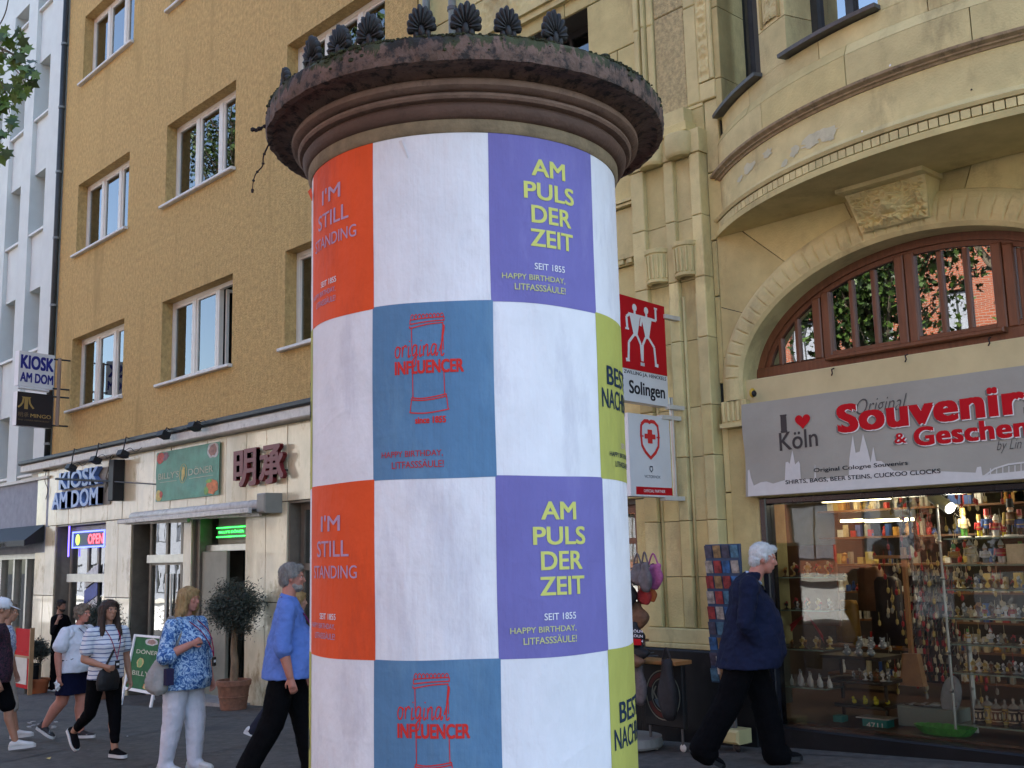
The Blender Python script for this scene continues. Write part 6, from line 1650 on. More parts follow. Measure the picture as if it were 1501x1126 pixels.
used = set(); ORD = ['first', 'second', 'third', 'fourth', 'fifth', 'sixth', 'seventh', 'eighth', 'ninth', 'tenth', 'eleventh', 'twelfth', 'thirteenth', 'fourteenth']
cnt = {}
def put(key, desc, shelf, px, py, hpx, Y, rz=None):
    b = PY(px, py, Y); t_ = PY(px, py - hpx, Y); h = t_.z - b.z
    cnt[shelf] = cnt.get(shelf, 0) + 1
    lab = '%s, %s from the left on the %s' % (desc, ORD[cnt[shelf] - 1], shelf)
    rz = random.uniform(.3, 1.1) if rz is None else rz
    src = T[key]
    if key in used: dup(src, lab, b, rz, h)
    else: src.location = b; src.rotation_euler = (0, 0, rz); src.scale = (h,) * 3; src['label'] = lab; used.add(key)
    return b
YS = D + .55
shelfglass = mat('shelf_edge', (.20, .26, .20), .2, .05, 3)
def shelf(label, px0, px1, py, Y=YS, dep=.3, fr=mat('shelf_board', (.10, .12, .10), .25, .1, 3)):
    a = PY(px0, py, Y - dep / 2); b = PY(px1, py, Y - dep / 2); c = PY((px0 + px1) / 2, py, Y)
    z = c.z
    t = thing('glass_shelf', label, 'shelf', ((a.x + b.x) / 2, Y, z)); B = At(t)
    B.b(MB().box(a.x, b.x, Y - dep / 2, Y + dep / 2, z - .011, z - .001), 'glass_board', fr)
    B.b(MB().box(a.x, b.x, Y - dep / 2 - .003, Y - dep / 2 - .0005, z - .011, z - .001), 'glass_edge', shelfglass)
    return z
rightshelves = [('top right shelf', 788, 1395, 1600), ('second right shelf', 827, 1396, 1600), ('third right shelf', 863, 1396, 1600), ('fourth right shelf', 905, 1398, 1600), ('fifth right shelf', 943, 1400, 1600), ('sixth right shelf', 985, 1405, 1600), ('lowest right shelf', 1060, 1416, 1600)]
zsf = {}
for nm, py, a, b in rightshelves:
    # level boards: take the height at x=1440
    z = PY(1440, py, YS).z; zsf[nm] = z
    xa = PY(a, py, YS).x
    t = thing('glass_shelf', 'dark glass board, the ' + nm + ' of the display', 'shelf', ((xa - 1.9) / 2, YS, z)); B = At(t)
    B.b(MB().box(xa, -1.9, YS - .15, YS + .15, z - .011, z - .001), 'glass_board', bpy.data.materials['shelf_board']); B.b(MB().box(xa, -1.9, YS - .153, YS - .1505, z - .012, z), 'glass_edge', shelfglass)
def putr(key, desc, nm, px, hpx, dy=0, rz=None):
    z = zsf[nm]; b = PY(px, 900, YS + dy); b = Vector((b.x, YS + dy, z)); sc = hpx / FPX * ((b - CAM).dot(_f))
    cnt[nm] = cnt.get(nm, 0) + 1; lab = '%s, %s from the left on the %s' % (desc, ORD[min(13, cnt[nm] - 1)], nm)
    rz = random.uniform(.3, 1.0) if rz is None else rz
    if key in used: dup(T[key], lab, b, rz, sc)
    else:
        t = T[key]; t.location = b; t.rotation_euler = (0, 0, rz); t.scale = (sc,) * 3; t['label'] = lab; used.add(key)
nm = 'top right shelf'
for k_, d_, px, h in (('nutA', 'cream and green nutcracker', 1424, 44), ('nutB', 'red and yellow nutcracker', 1447, 34), ('nutC', 'blue coated nutcracker', 1459, 42), ('santa', 'bearded red figure', 1471, 33), ('nutB', 'small red and yellow nutcracker', 1483, 24), ('nutD', 'tall black hatted nutcracker', 1495, 56), ('nutC', 'blue and red nutcracker', 1508, 40)): putr(k_, d_, nm, px, h, .03)
nm = 'second right shelf'
for k_, d_, px, h in (('smokA', 'round orange smoker figure', 1406, 30), ('smokB', 'cream round smoker figure', 1430, 36), ('smokC', 'white smoker figure', 1452, 30), ('santa', 'red santa smoker', 1476, 36), ('orn3', 'white ornament', 1464, 14), ('smokA', 'orange smoker at the frame edge', 1505, 33)): putr(k_, d_, nm, px, h, .0)
nm = 'third right shelf'
for i in range(10): putr('orn%d' % (i % 6 if i % 6 != 5 else 0), ['brown candle ornament', 'gilt ornament', 'dark ornament', 'grey ornament', 'brown pewter ornament'][i % 6 % 5], nm, 1404 + i * 10.5, 13 + (i * 7) % 8, .02 * (i % 3))
nm = 'fourth right shelf'
for i in range(11): putr(['orn1', 'orn3', 'smokB', 'orn0', 'nutB', 'orn4', 'smokC', 'orn5', 'santa', 'orn3', 'orn1'][i], ['gilt ornament', 'grey white ornament', 'cream smoker', 'brown ornament', 'red nutcracker', 'pewter ornament', 'white smoker', 'cream ornament', 'red santa', 'grey ornament', 'gilded piece'][i], nm, 1404 + i * 10, 16 + (i * 5) % 9, .03 * (i % 2))
nm = 'fifth right shelf'
for i in range(9): putr(['smokA', 'orn5', 'orn5', 'smokC', 'orn3', 'orn4', 'orn2', 'orn5', 'orn1'][i], ['orange smoker', 'cream ornament', 'small cream ornament', 'white smoker', 'grey ornament', 'pewter piece', 'dark red ornament', 'cream piece', 'gilt piece'][i], nm, 1416 + i * 11, [20, 12, 10, 22, 14, 12, 15, 12, 14][i], .0)
nm = 'sixth right shelf'
for i in range(12): putr('orn%d' % [1, 1, 5, 1, 4, 1, 3, 4, 3, 3, 4, 3][i], ['gilt ornament', 'small gilt ornament', 'cream ornament', 'gilded piece', 'pewter piece', 'gilt cup', 'grey ornament', 'pewter cup', 'grey piece', 'small grey ornament', 'pewter ornament', 'grey cup'][i], nm, 1410 + i * 9, 15 + (i * 5) % 6, .0)
nm = 'lowest right shelf'
for i in range(9): putr(['steinC', 'steinB', 'steinA', 'steinB', 'steinC', 'steinA', 'steinC', 'steinB', 'steinA'][i], ['dark', 'golden', 'brown', 'golden relief', 'dark relief', 'brown relief', 'dark lidded', 'gilt', 'brown lidded'][i] + ' beer stein', nm, 1423 + i * 12.5, 34 + (i * 5) % 7, .06 * (i % 2), rz=random.uniform(-1, 1))
# posts of the display
for i, (pa, pb, dd, nm_) in enumerate((((1376, 745), (1402, 1083), .32, 'front left'), ((1418, 930), (1432, 1083), .55, 'middle'))):
    a = PY(*pa, D + dd); b = PY(*pb, D + dd); x = (a.x + b.x) / 2
    t = thing('display_post', 'slim metal post of the right shelves, the %s one' % nm_, 'post', (b.x, D + dd, zf)); B = At(t)
    B.b(MB().tube([(b.x, D + dd, zf), (b.x, D + dd, min(a.z, 2.3) if i == 0 else a.z)], .012 if i == 0 else .022, 8), 'tube', M['alu'])
    for k_ in range(6): B.b(MB().ell((b.x, D + dd - .01, zf + .35 + k_ * .3), .022, .022, .016, nu=8, nv=5), 'clamp', M['alu'])
tag(MB().bbox(PY(1487, 827, YS).x, -2.0, YS - .14, YS + .1, zsf['second right shelf'], zsf['second right shelf'] + .16, .005).build('gift_box', colr['cream']), 'cream gift box with two dark figures on the second right shelf', 'box')
# left display: shelves 843 893 950 1003 between x 1150 and 1228
for nm, py, a, b, items in (('top left shelf', 845, 1140, 1226, [('orn%d' % (i % 3), 14 + (i * 7) % 10) for i in range(9)]), ('second left shelf', 893, 1142, 1228, [('orn%d' % ((i + 1) % 5 if i % 3 else 2), 12 + (i * 5) % 10) for i in range(9)]), ('third left shelf', 950, 1150, 1220, [('orn%d' % (i % 2), 12 + (i * 5) % 9) for i in range(6)]), ('fourth left shelf', 1005, 1150, 1226, [('bottle', 15 + (i * 7) % 8) for i in range(9)])):
    z = PY(1190, py, D + .35).z; xa, xb = PY(a, py, D + .35).x, PY(b, py, D + .35).x; zsf[nm] = z
    t = thing('glass_shelf', 'glass board, the %s behind the man in the blue jacket' % nm, 'shelf', ((xa + xb) / 2, D + .35, z)); B = At(t)
    B.b(MB().box(xa, xb, D + .2, D + .5, z - .011, z - .001), 'glass_board', bpy.data.materials['shelf_board']); B.b(MB().box(xa, xb, D + .197, D + .1995, z - .012, z), 'glass_edge', shelfglass)
    for i, (k_, h) in enumerate(items):
        px = a + 14 + (b - a - 20) * i / (len(items) - 1); p = PY(px, py, D + .33); p = Vector((p.x, D + .3 + .06 * (i % 2), z))
        lab = '%s, %s from the left on the %s' % ({'orn0': 'brown ornament', 'orn1': 'gilt ornament', 'orn2': 'dark red ornament', 'orn3': 'grey ornament', 'orn4': 'pewter ornament', 'bottle': 'white glazed bottle'}[k_], ORD[i], nm)
        sc = h / FPX * ((p - CAM).dot(_f))
        if k_ in used: dup(T[k_], lab, p, random.random(), sc)
        else: T[k_].location = p; T[k_].scale = (sc,) * 3; T[k_]['label'] = lab; used.add(k_)
tag(MB().box(PY(1150, 900, D + .6).x, PY(1228, 900, D + .6).x, D + .62, D + .65, .75, zsf['top left shelf'] + .28).build('wooden_screen', colr['brown']), 'brown wooden screen behind the left shelves', 'screen')
# low table with ducks and plush toys
a = PY(1240, 1030, D + .7); b = PY(1312, 1030, D + .7)
for nm, py, lab in (('duck shelf', 1030, 'dark low shelf with yellow ducks in the middle of the window'), ('dish shelf', 995, 'dark shelf with light dishes above the yellow ducks'), ('plush shelf', 960, 'dark shelf with grey plush toys in the middle of the window')):
    z = PY(1275, py, D + .7).z; zsf[nm] = z
    t = thing('display_shelf', lab, 'shelf', ((a.x + b.x) / 2, D + .7, z)); B = At(t)
    B.b(MB().bbox(a.x - (.12 if py < 1000 else 0), b.x, D + .5, D + .9, z - .03, z, .005), 'board', colr['dark'])
    for x in (a.x + .03, b.x - .03): B.b(MB().box(x - .012, x + .012, D + .6, D + .62, z - .18, z - .031), 'leg', colr['dark'])
for i in range(6):
    p = PY(1256 + i * 8, 1030, D + .62); p = Vector((p.x, D + .58 + .1 * (i % 2), zsf['duck shelf'])); lab = 'yellow toy duck, %s from the left' % ORD[i]; sc = 13 / FPX * 8.3
    if i: dup(T['duck'], lab, p, random.uniform(-.5, 1.2), sc)
    else: T['duck'].location = p; T['duck'].scale = (sc,) * 3; T['duck']['label'] = lab
for i in range(6):
    p = PY(1246 + i * 8.5, 960, D + .6); p = Vector((p.x, D + .56 + .12 * (i % 2), zsf['plush shelf'] + (.06 if i % 2 else 0))); lab = 'grey plush toy, %s from the left in the heap' % ORD[i]; sc = 20 / FPX * 8.2
    if i: dup(T['plush'], lab, p, random.uniform(-.3, 1.4), sc)
    else: T['plush'].location = p; T['plush'].scale = (sc,) * 3; T['plush']['label'] = lab
for i in range(7):
    p = PY(1252 + i * 8.5, 995, D + .6); p = Vector((p.x, D + .6, zsf['dish shelf'])); dup(T['orn%d' % (3 + i % 3)] if T['orn%d' % (3 + i % 3)].get('label') != 'x' else T['orn1'], 'light dish ornament, %s from the left above the ducks' % ORD[i], p, random.random(), (15 + (i * 5) % 7) / FPX * 8.2)
T['orn5']['label'] = T['orn5']['label'] if T['orn5']['label'] != 'x' else 'cream ornament on the fourth right shelf'
# round brown table, teal box, grey crate, green basket
p = PY(1275, 1052, D + 1.1)
t = thing('round_table', 'round brown table behind the teal box', 'table', (p.x, p.y, zf)); B = At(t)
B.b(MB().lathe([(.01, p.z), (.36, p.z), (.37, p.z + .015), (.36, p.z + .03), (.01, p.z + .03)], (p.x, p.y, 0), 32), 'tabletop', mat('table_brown', (.28, .14, .06), .4)); B.b(MB().tube([(p.x, p.y, zf), (p.x, p.y, p.z)], .03, 10), 'leg', colr['dark'])
a, b = PY(1265, 1077, D + .3), PY(1300, 1056, D + .3)
t = thing('perfume_box', 'teal box printed 4711 at the bottom of the window', 'box', ((a.x + b.x) / 2, D + .3, a.z)); B = At(t)
B.b(MB().bbox(a.x, b.x, D + .3, D + .42, a.z - .02, b.z, .004), 'carton', colr['teal']); m = MB(); write(m, '4711', lambda u, v, w_: Vector((u, D + .3 - w_, v)), a.x + .04, b.x - .04, b.z - .075, b.z - .03, .01); B.b(m, 'lettering', colr['white'])
B.b(MB().box(a.x - .04, b.x + .03, D + .27, D + .44, b.z + .002, b.z + .012), 'lid', M['alu'])
a, b = PY(1222, 1072, D + .35), PY(1234, 1050, D + .35)
tag(MB().bbox(a.x, b.x, D + .35, D + .45, a.z, b.z, .004).build('perfume_box', colr['teal']), 'narrow teal box left of the box printed 4711', 'box')
a, b = PY(1318, 1083, D + .5), PY(1402, 1042, D + .5)
tag(MB().bbox(a.x, b.x, D + .5, D + .75, zf, b.z, .01).build('pedestal', mat('pedestal_grey', (.16, .19, .16), .5)), 'grey green pedestal left of the lowest right shelf', 'pedestal')
t = thing('brochure_pile', 'pile of dark brochures on the grey green pedestal', 'brochures', ((a.x + b.x) / 2, D + .6, b.z)); B = At(t)
for i in range(7): B.b(MB().obox((a.x + .12 + i * .05, D + .6, b.z + .008 + .004 * i), (.09, .02 * (i % 3 - 1), 0), (-.01, .06, 0), (0, 0, .0035)), 'brochure', colr['grey'] if i % 2 else colr['dark'])
p = PY(1386, 1022, D + .45)
tag(MB().ell((p.x, D + .55, p.z), .09, .03, .17, Matrix.Rotation(.25, 3, 'Y')).build('grey_plate', colr['grey'], smooth=True), 'upright oval grey plate leaning beside the display post', 'plate')
a, b = PY(1334, 1088, D + .22), PY(1424, 1072, D + .22)
m = MB(); n = 40; cx, cy = (a.x + b.x) / 2, D + .32; rx, ry = (b.x - a.x) / 2, .13; zb_, zt_b = zf + .0, b.z
m.ring_loft([[(cx + rx * s * math.cos(2 * math.pi * j / n), cy + ry * s * math.sin(2 * math.pi * j / n), z + (.006 * (j % 2) if s > .8 else 0)) for j in range(n)] for s, z in ((.1, zb_), (.75, zb_), (.9, (zb_ + zt_b) / 2), (1, zt_b), (.96, zt_b), (.7, zb_ + .02), (.1, zb_ + .015))])
tag(m.build('basket', mat('basket_green', (.05, .30, .03), .5, .3, 30, stretch=(1, 1, .2))), 'bright green oval basket on the window floor', 'basket')
# wooden sign post with paddle
a = PY(1330, 835, D + .9); b = PY(1338, 985, D + .9)
t = thing('wooden_stand', 'tall brown wooden stand with a wide foot in the middle of the window', 'stand', (b.x, D + .9, b.z)); B = At(t); wd = mat('light_wood', (.34, .16, .055), .5, .2, 8)
B.b(MB().bbox(b.x - .02, b.x + .02, D + .88, D + .92, b.z, a.z + .2, .004), 'pole', wd); B.b(MB().prism([(b.x - .11, b.z - .12), (b.x + .11, b.z - .12), (b.x + .07, b.z + .16), (b.x - .07, b.z + .16)], lambda u, v, w_: (u, D + .86 + w_, v), .08), 'foot', wd)
B.b(MB().bbox(a.x - .32, a.x + .02, D + .87, D + .9, a.z + .1, a.z + .13, .004), 'crossbar', wd)
# hanging rack of key rings
t = thing('keyring_rack', 'dark rack hung with rows of small key rings in the middle of the shop', 'rack', (PY(1362, 900, D + 1.3).x, D + 1.3, zf)); B = At(t)
a, b = PY(1336, 1000, D + 1.3), PY(1388, 835, D + 1.3)
B.b(MB().box(a.x, b.x, D + 1.36, D + 1.4, a.z, b.z), 'board', colr['dark'])
r_ = random.Random(5)
for mt_, sd in ((colr['red'], 1), (colr['pewter'], 2), (colr['brown'], 3), (colr['cream'], 4)):
    m = MB(); r_ = random.Random(sd)
    for j in range(13):
        for i in range(14):
            if r_.random() > .26: continue
            x = a.x + (b.x - a.x) * (i + .5) / 14; z = a.z + (b.z - a.z) * (j + .6) / 13; m.obox((x, D + 1.33, z), (.012, 0, 0), (0, .006, 0), (r_.uniform(-.006, .006), 0, .025)).tube([(x, D + 1.33, z + .025), (x, D + 1.355, z + .05)], .003, 4)
    B.b(m, 'key_ring', mt_, kind='stuff')
for i, (pa, pb, cc, lab) in enumerate((((1270, 895), (1285, 830), 'brown', 'brown hanging garment left of the wooden stand'), ((1290, 945), (1312, 845), 'dark', 'dark hanging garment left of the wooden stand'), ((1238, 940), (1248, 880), 'orange', 'ochre hanging garment beside the left shelves'))):
    a, b = PY(*pa, D + 1.6), PY(*pb, D + 1.6)
    m = MB(); rings = []
    for z, wd_ in ((a.z, 1.0), ((a.z + b.z) / 2, .85), (b.z - .05, .8), (b.z, .35)):
        cx = (a.x + b.x) / 2; ww_ = (b.x - a.x) / 2 * wd_ + .08; rings.append([(cx + ww_ * math.cos(2 * math.pi * k_ / 16), D + 1.6 + .06 * math.sin(2 * math.pi * k_ / 16) * (1 + .3 * math.sin(k_ * 2.3)), z) for k_ in range(16)])
    m.ring_loft(rings); tag(m.build('garment', colr[cc], smooth=True), lab, 'garment')
p = PY(1172, 925, D + .3); m = MB()
for i in range(8):
    a0, a1 = R_(22.5 * i), R_(22.5 * (i + 1)); m.add([(p.x, D + .42, p.z + .16), (p.x + .22 * math.cos(a0), D + .42 - .06, p.z - .12 + .22 * math.sin(a0)), (p.x + .22 * math.cos((a0 + a1) / 2), D + .42 - .08, p.z - .12 + .21 * math.sin((a0 + a1) / 2)), (p.x + .22 * math.cos(a1), D + .42 - .06, p.z - .12 + .22 * math.sin(a1))], [(0, 1, 2, 3)])
tag(m.build('umbrella', colr['red']), 'open dark red umbrella behind the left shelves', 'umbrella')
def lamp(name, loc, e, size=.12, c=(1, .86, .62)):
    l = bpy.data.lights.new(name, 'POINT'); l.energy = e; l.shadow_soft_size = size; l.color = c; o = bpy.data.objects.new(name, l); col.objects.link(o); o.location = loc
# crammed wall shelving at the back of the shop
bw2 = thing('back_shelving', 'long wall shelving crammed with small souvenirs at the back of the shop', 'shelving', (-4.2, D + 2.4, zf)); B = At(bw2)
for j in range(8):
    z = zf + .18 + j * .29; B.b(MB().box(-6.6, -1.2, D + 2.3, D + 2.6, z - .02, z), 'board', colr['brown'])
for kk, nm_ in enumerate(('red', 'gold', 'cream', 'white', 'blue', 'pewter', 'orange')):
    m = MB(); r_ = random.Random(40 + kk)
    for i in range(95):
        x = r_.uniform(-6.5, -1.3); z = zf + .18 + r_.randrange(8) * .29; h = r_.uniform(.05, .19); w_ = r_.uniform(.015, .05)
        if r_.random() < .5: m.box(x, x + w_ * 1.6, D + 2.32, D + 2.38, z + .001, z + h)
        else: m.lathe([(w_ * .7, z + .001), (w_, z + h * .3), (w_ * .5, z + h * .7), (w_ * .7, z + h * .85), (.004, z + h)], (x, D + 2.36 + r_.random() * .1, 0), 7)
    B.b(m, 'souvenir', colr[nm_], kind='stuff')
for kk, nm_ in enumerate(('gold', 'cream', 'red', 'pewter')):
    m = MB(); r_ = random.Random(60 + kk)
    for i in range(60):
        x = r_.uniform(-5.3, -4.2); y = D + r_.uniform(1.0, 1.5); z = r_.uniform(.1, 1.9); m.ell((x, y, z), .018, .012, .03, nu=6, nv=4).tube([(x, y, z + .03), (x, y, z + .1)], .002, 4)
    B.b(m, 'hanging_trinket', colr[nm_], kind='stuff')
lamp('tube_and_fill_glow', (-5.2, D + 1.7, 1.6), 2.2, .15); lamp('tube_and_fill_glow', (-3.0, D + 1.8, 1.6), 2.2, .15)  # added fill lamps without fixtures, brightening the back shelving
# spotlight
a, b = PY(1362, 728, D + .5), PY(1396, 745, D + .5)
t = thing('spotlight', 'white cylinder spotlight with bright lens above the right shelves', 'lamp', tuple((a + b) / 2)); B = At(t)
d = Vector((b.x - a.x, -.10, b.z - a.z)); a2 = Vector((a.x, D + .56, a.z)); b2 = a2 + d
B.b(MB().tube([a2, b2], .05, 18), 'housing', mat('spot_housing', (.38, .40, .38), .4)); B.b(MB().tube([b2, b2 + d.normalized() * .004], .044, 18), 'lens', emis('spot_lens', (1, .98, .92), 7)); B.b(MB().tube([a2, (a2.x, a2.y, 2.34)], .012, 6), 'stem', M['alu'])
a, b = PY(1335, 785, D + 1.2), PY(1350, 805, D + 1.2)
t = thing('spotlight', 'small black spotlight hanging in the middle of the shop', 'lamp', tuple((a + b) / 2)); B = At(t)
B.b(MB().tube([a, b], .05, 14), 'housing', M['black']); B.b(MB().tube([a, (a.x, a.y, 2.34)], .012, 6), 'stem', M['black'])
# the shop's own light: the spots and tubes seen through the glass
lamp('spotlight_glow', tuple(b2 + Vector((.08, -.02, -.03))), 1.4, .05); lamp('tube_and_fill_glow', (-5.0, D + 1.9, 2.15), 4, .2); lamp('tube_and_fill_glow', (-3.6, D + 3.2, 2.15), 4, .2); lamp('spotlight_glow', (-2.6, D + .9, 2.2), 2.0, .06)
for k_ in list(T):
    if k_ not in used and T[k_].get('label') == 'x' and k_ not in ('duck', 'plush'):
        for c_ in [c for c in bpy.data.objects if c.parent == T[k_]]: bpy.data.objects.remove(c_)
        bpy.data.objects.remove(T[k_])

# ================================================================ STREET THINGS, RIGHT
RY = D - .75
def RP(px, py, Y=RY): return PY(px, py, Y)
p = RP(922, 1080); gx = p.x; g1 = gz(gx)
t = thing('bag_rack', 'souvenir rack hung with bags and caps beside the column', 'rack', (gx, RY, g1)); B = At(t)
B.b(MB().lathe([(.02, g1 + .03), (.30, g1 + .03), (.31, g1 + .05), (.30, g1 + .12), (.02, g1 + .125)], (gx, RY, 0), 32), 'base', mat('rack_base', (.22, .22, .2), .5)); ztop_ = RP(920, 828).z
B.b(MB().tube([(gx, RY, g1 + .12), (gx, RY, ztop_)], .03, 10), 'post', M['zinc'])
for z in (RP(920, 880).z, RP(920, 835).z, RP(920, 965).z):
    for a in range(6):
        q = (gx + .32 * math.cos(a * 1.047 + .3), RY + .32 * math.sin(a * 1.047 + .3), z + .03); B.b(MB().tube([(gx, RY, z), q], .007, 5), 'hook', M['zinc'])
for i in range(4):
    a = i * 1.57 + .4; B.b(MB().ell((gx + .25 * math.cos(a), RY + .25 * math.sin(a), g1 + .03), .03, .012, .03, nu=10, nv=7), 'wheel', M['offwhite'])
bagm = {k_: mat('bag_' + k_, c_, .7, .3, 22, .4, 20) for k_, c_ in dict(pink=(.34, .08, .20), black=(.014, .014, .016), red=(.35, .03, .03), check=(.12, .10, .10), grey=(.13, .12, .12), orange=(.40, .10, .02), brown=(.16, .08, .04)).items()}
def bag(lab, x0, x1, y0, y1, mt, Y, th=.06, tilt=0, txt=None, name='hanging_bag'):
    a, b = RP(x0, y1, Y), RP(x1, y0, Y); cx, cz = (a.x + b.x) / 2, (a.z + b.z) / 2; w_, h_ = abs(b.x - a.x) / 2, (b.z - a.z) / 2
    t = thing(name, lab, 'bag', (cx, Y, b.z)); B = At(t); m = MB(); rings = []
    for k_ in range(9):
        v = k_ / 8; z = cz - h_ + 2 * h_ * v; f_ = (.55 + .45 * math.sin(math.pi * min(1, v * 1.15 + .08))) ; ring = []
        for j in range(20):
            an = 2 * math.pi * j / 20; x = cx + w_ * f_ * math.cos(an) + tilt * (v - .5); ring.append((x, Y + th * f_ * math.sin(an) * (1 + .25 * math.sin(an * 3 + v * 6)), z + .015 * math.sin(an * 2 + v * 3)))
        rings.append(ring)
    m.ring_loft(rings); B.b(m, 'cloth', mt, smooth=True)
    B.b(MB().tube(spline([(cx - w_ * .5, Y, cz + h_), (cx, Y, cz + h_ + .10), (cx + w_ * .5, Y, cz + h_)], 5), .008, 5), 'strap', mt)
    return t, B
bag('pink bag with pale stripes hanging at the right of the rack', 945, 972, 828, 862, bagm['pink'], RY - .2, .04, .05)
bag('grey checked cap bag at the top of the rack', 924, 946, 828, 856, bagm['check'], RY - .28, .06)
bag('second grey bag at the top of the rack close to the column', 900, 926, 832, 862, bagm['grey'], RY - .22, .06)
bag('large black bag at the left of the rack close to the column', 896, 932, 848, 888, bagm['black'], RY - .25, .08)
bag('orange and red bag below the pink one', 934, 955, 860, 884, bagm['red'], RY - .15, .05)
bag('small orange bag beside the red one', 950, 962, 862, 880, bagm['orange'], RY - .12, .04)
bag('brown bag in the middle of the rack', 904, 950, 884, 918, bagm['brown'], RY - .15, .08)
t, B = bag('black bag printed with white KÖLN lettering', 902, 944, 914, 946, bagm['black'], RY - .2, .08)
m = MB()
for j in range(3):
    z0 = RP(920, 922 + j * 7, RY - .3).z; write(m, 'KÖLN KÖLN', lambda u, v, w_: Vector((u, RY - .292 - w_, v)), RP(905, 920, RY - .29).x, RP(942, 920, RY - .29).x, z0 - .028, z0, .02)
B.b(m, 'lettering', M['iwhite']); a, b = RP(905, 944, RY - .29), RP(940, 937, RY - .29); B.b(MB().box(a.x, b.x, RY - .296, RY - .290, a.z, b.z), 'red_stripe', M['redpanel'])
bag('dark net bag low on the rack', 902, 952, 946, 965, bagm['black'], RY - .18, .08, .04)
bag('brown leather bag low on the rack', 906, 945, 962, 974, bagm['brown'], RY - .22, .07)
bag('black bag hanging low beside the column, above the rack base', 900, 930, 985, 1050, bagm['black'], RY - .2, .08)
bag('dark checked bag hanging low on the rack', 926, 946, 975, 1030, bagm['check'], RY - .16, .06)
bag('tall black rucksack hung before the round emblem', 968, 990, 968, 1052, bagm['black'], RY - .1, .07)
bag('grey patterned bag at the rack top beside the pink one', 938, 954, 826, 866, bagm['check'], RY - .3, .05)
# round emblem board on wheels
a, b = RP(946, 1062, RY + .05), RP(999, 975, RY + .05)
t = thing('emblem_board', 'black board on wheels with a round red and white emblem by the pilaster', 'board', ((a.x + b.x) / 2, RY, gz(a.x))); B = At(t); yb2 = RY + .05
B.b(MB().bbox(a.x, b.x, yb2, yb2 + .05, a.z, b.z, .01), 'panel', M['black'])
cx, cz, R0 = (a.x + b.x) / 2, (a.z + b.z) / 2, (b.x - a.x) * .44
fe = lambda u, v, w_: Vector((cx + u * R0, yb2 - .002 - w_, cz + v * R0 * 1.12))
circ = lambda r, a0=0, a1=360, n=30: [(r * math.cos(R_(a0 + (a1 - a0) * i / n)), r * math.sin(R_(a0 + (a1 - a0) * i / n))) for i in range(n + 1)]
m = MB(); stroke(m, circ(.97), .05, fe, .001); stroke(m, circ(.66), .04, fe, .001); write(m, 'Kölsch', fe, -.62, .62, -.18, .34, .02); B.b(m, 'lettering', mat('emblem_cream', (.22, .21, .16), .6))
m = MB(); stroke(m, circ(.81, 20, 160), .18, fe, .0008); stroke(m, circ(.81, 200, 340), .18, fe, .0008); B.b(m, 'red_ring', mat('emblem_red', (.10, .018, .012), .6)); m = MB(); stroke(m, circ(.45, 200, 340), .22, fe, .0009); B.b(m, 'blue_swoosh', mat('emblem_blue', (.08, .12, .15), .6))
B.b(MB().bbox(a.x - .02, b.x + .02, yb2 - .12, yb2 + .12, b.z + .002, b.z + .035, .008), 'tray', mat('tray_orange', (.35, .16, .05), .6))
for dx in (.04, -.04):
    x = (a.x if dx > 0 else b.x) + dx; B.b(MB().tube([(x, yb2 + .02, gz(x) + .05), (x, yb2 + .02, a.z)], .012, 6), 'leg', M['zinc'])
    B.b(MB().ell((x, yb2 + .02, gz(x) + .035), .035, .015, .035, nu=12, nv=8), 'wheel', M['offwhite'])
# card stand behind the man
yc2 = D - .42
t = thing('postcard_stand', 'postcard stand with bright picture cards behind the man in the blue jacket', 'stand', (RP(1065, 1080, yc2).x, yc2, gz(-6))); B = At(t)
a, b = RP(1043, 1000, yc2), RP(1083, 797, yc2)
B.b(MB().bbox(a.x, b.x, yc2, yc2 + .03, a.z, b.z, .005), 'panel', mat('stand_blue', (.02, .05, .11), .5)); r_ = random.Random(12)
cards = [mat('card%d' % i, c_, .5, .6, 18) for i, c_ in enumerate(((.03, .11, .27), (.26, .035, .035), (.22, .14, .06), (.06, .15, .22), (.32, .29, .25), (.05, .05, .08)))]
for j in range(9):
    for i in range(4):
        x0 = a.x + (b.x - a.x) * (i + .08) / 4; x1 = a.x + (b.x - a.x) * (i + .92) / 4; z0 = a.z + (b.z - a.z) * (j + .1) / 9; z1 = a.z + (b.z - a.z) * (j + .92) / 9
        B.b(MB().obox(((x0 + x1) / 2, yc2 - .012, (z0 + z1) / 2), ((x1 - x0) / 2, 0, 0), (0, .002, 0), (0, -.008, (z1 - z0) / 2)), 'postcard', r_.choice(cards))
B.b(MB().tube([((a.x + b.x) / 2, yc2 + .05, gz(-6)), ((a.x + b.x) / 2, yc2 + .05, a.z + .1)], .025, 8), 'post', M['zinc'])
a, b = RP(1052, 990, yc2 - .1), RP(1086, 966, yc2 - .1)
for i in range(3): tag(MB().obox(((a.x + b.x) / 2 + .03 * i, yc2 - .1 - .02 * i, (a.z + b.z) / 2 - .012 * i), ((b.x - a.x) / 2, 0, -.01), (0, .004, 0), (0, -.01, (b.z - a.z) / 2)).build('newspaper', [M['offwhite'], cards[4], cards[2]][i]), ['folded pale newspaper behind the jacket, rearmost', 'folded printed newspaper behind the jacket, in the middle', 'folded brown print behind the jacket, foremost'][i], 'newspaper')
p = PG(1108, 1092); t = thing('stand_base', 'pale yellow wheeled base behind the man\'s legs', 'stand base', (p.x, p.y, gz(p.x))); B = At(t); z0 = gz(p.x)
B.b(MB().bbox(p.x - .17, p.x + .14, D - .5, D - .3, z0 + .07, z0 + .19, .02), 'box', mat('pale_yellow', (.46, .42, .20), .5))
for dx in (-.12, .10): B.b(MB().ell((p.x + dx, D - .45, z0 + .035), .035, .02, .035, nu=10, nv=7), 'wheel', M['black'])
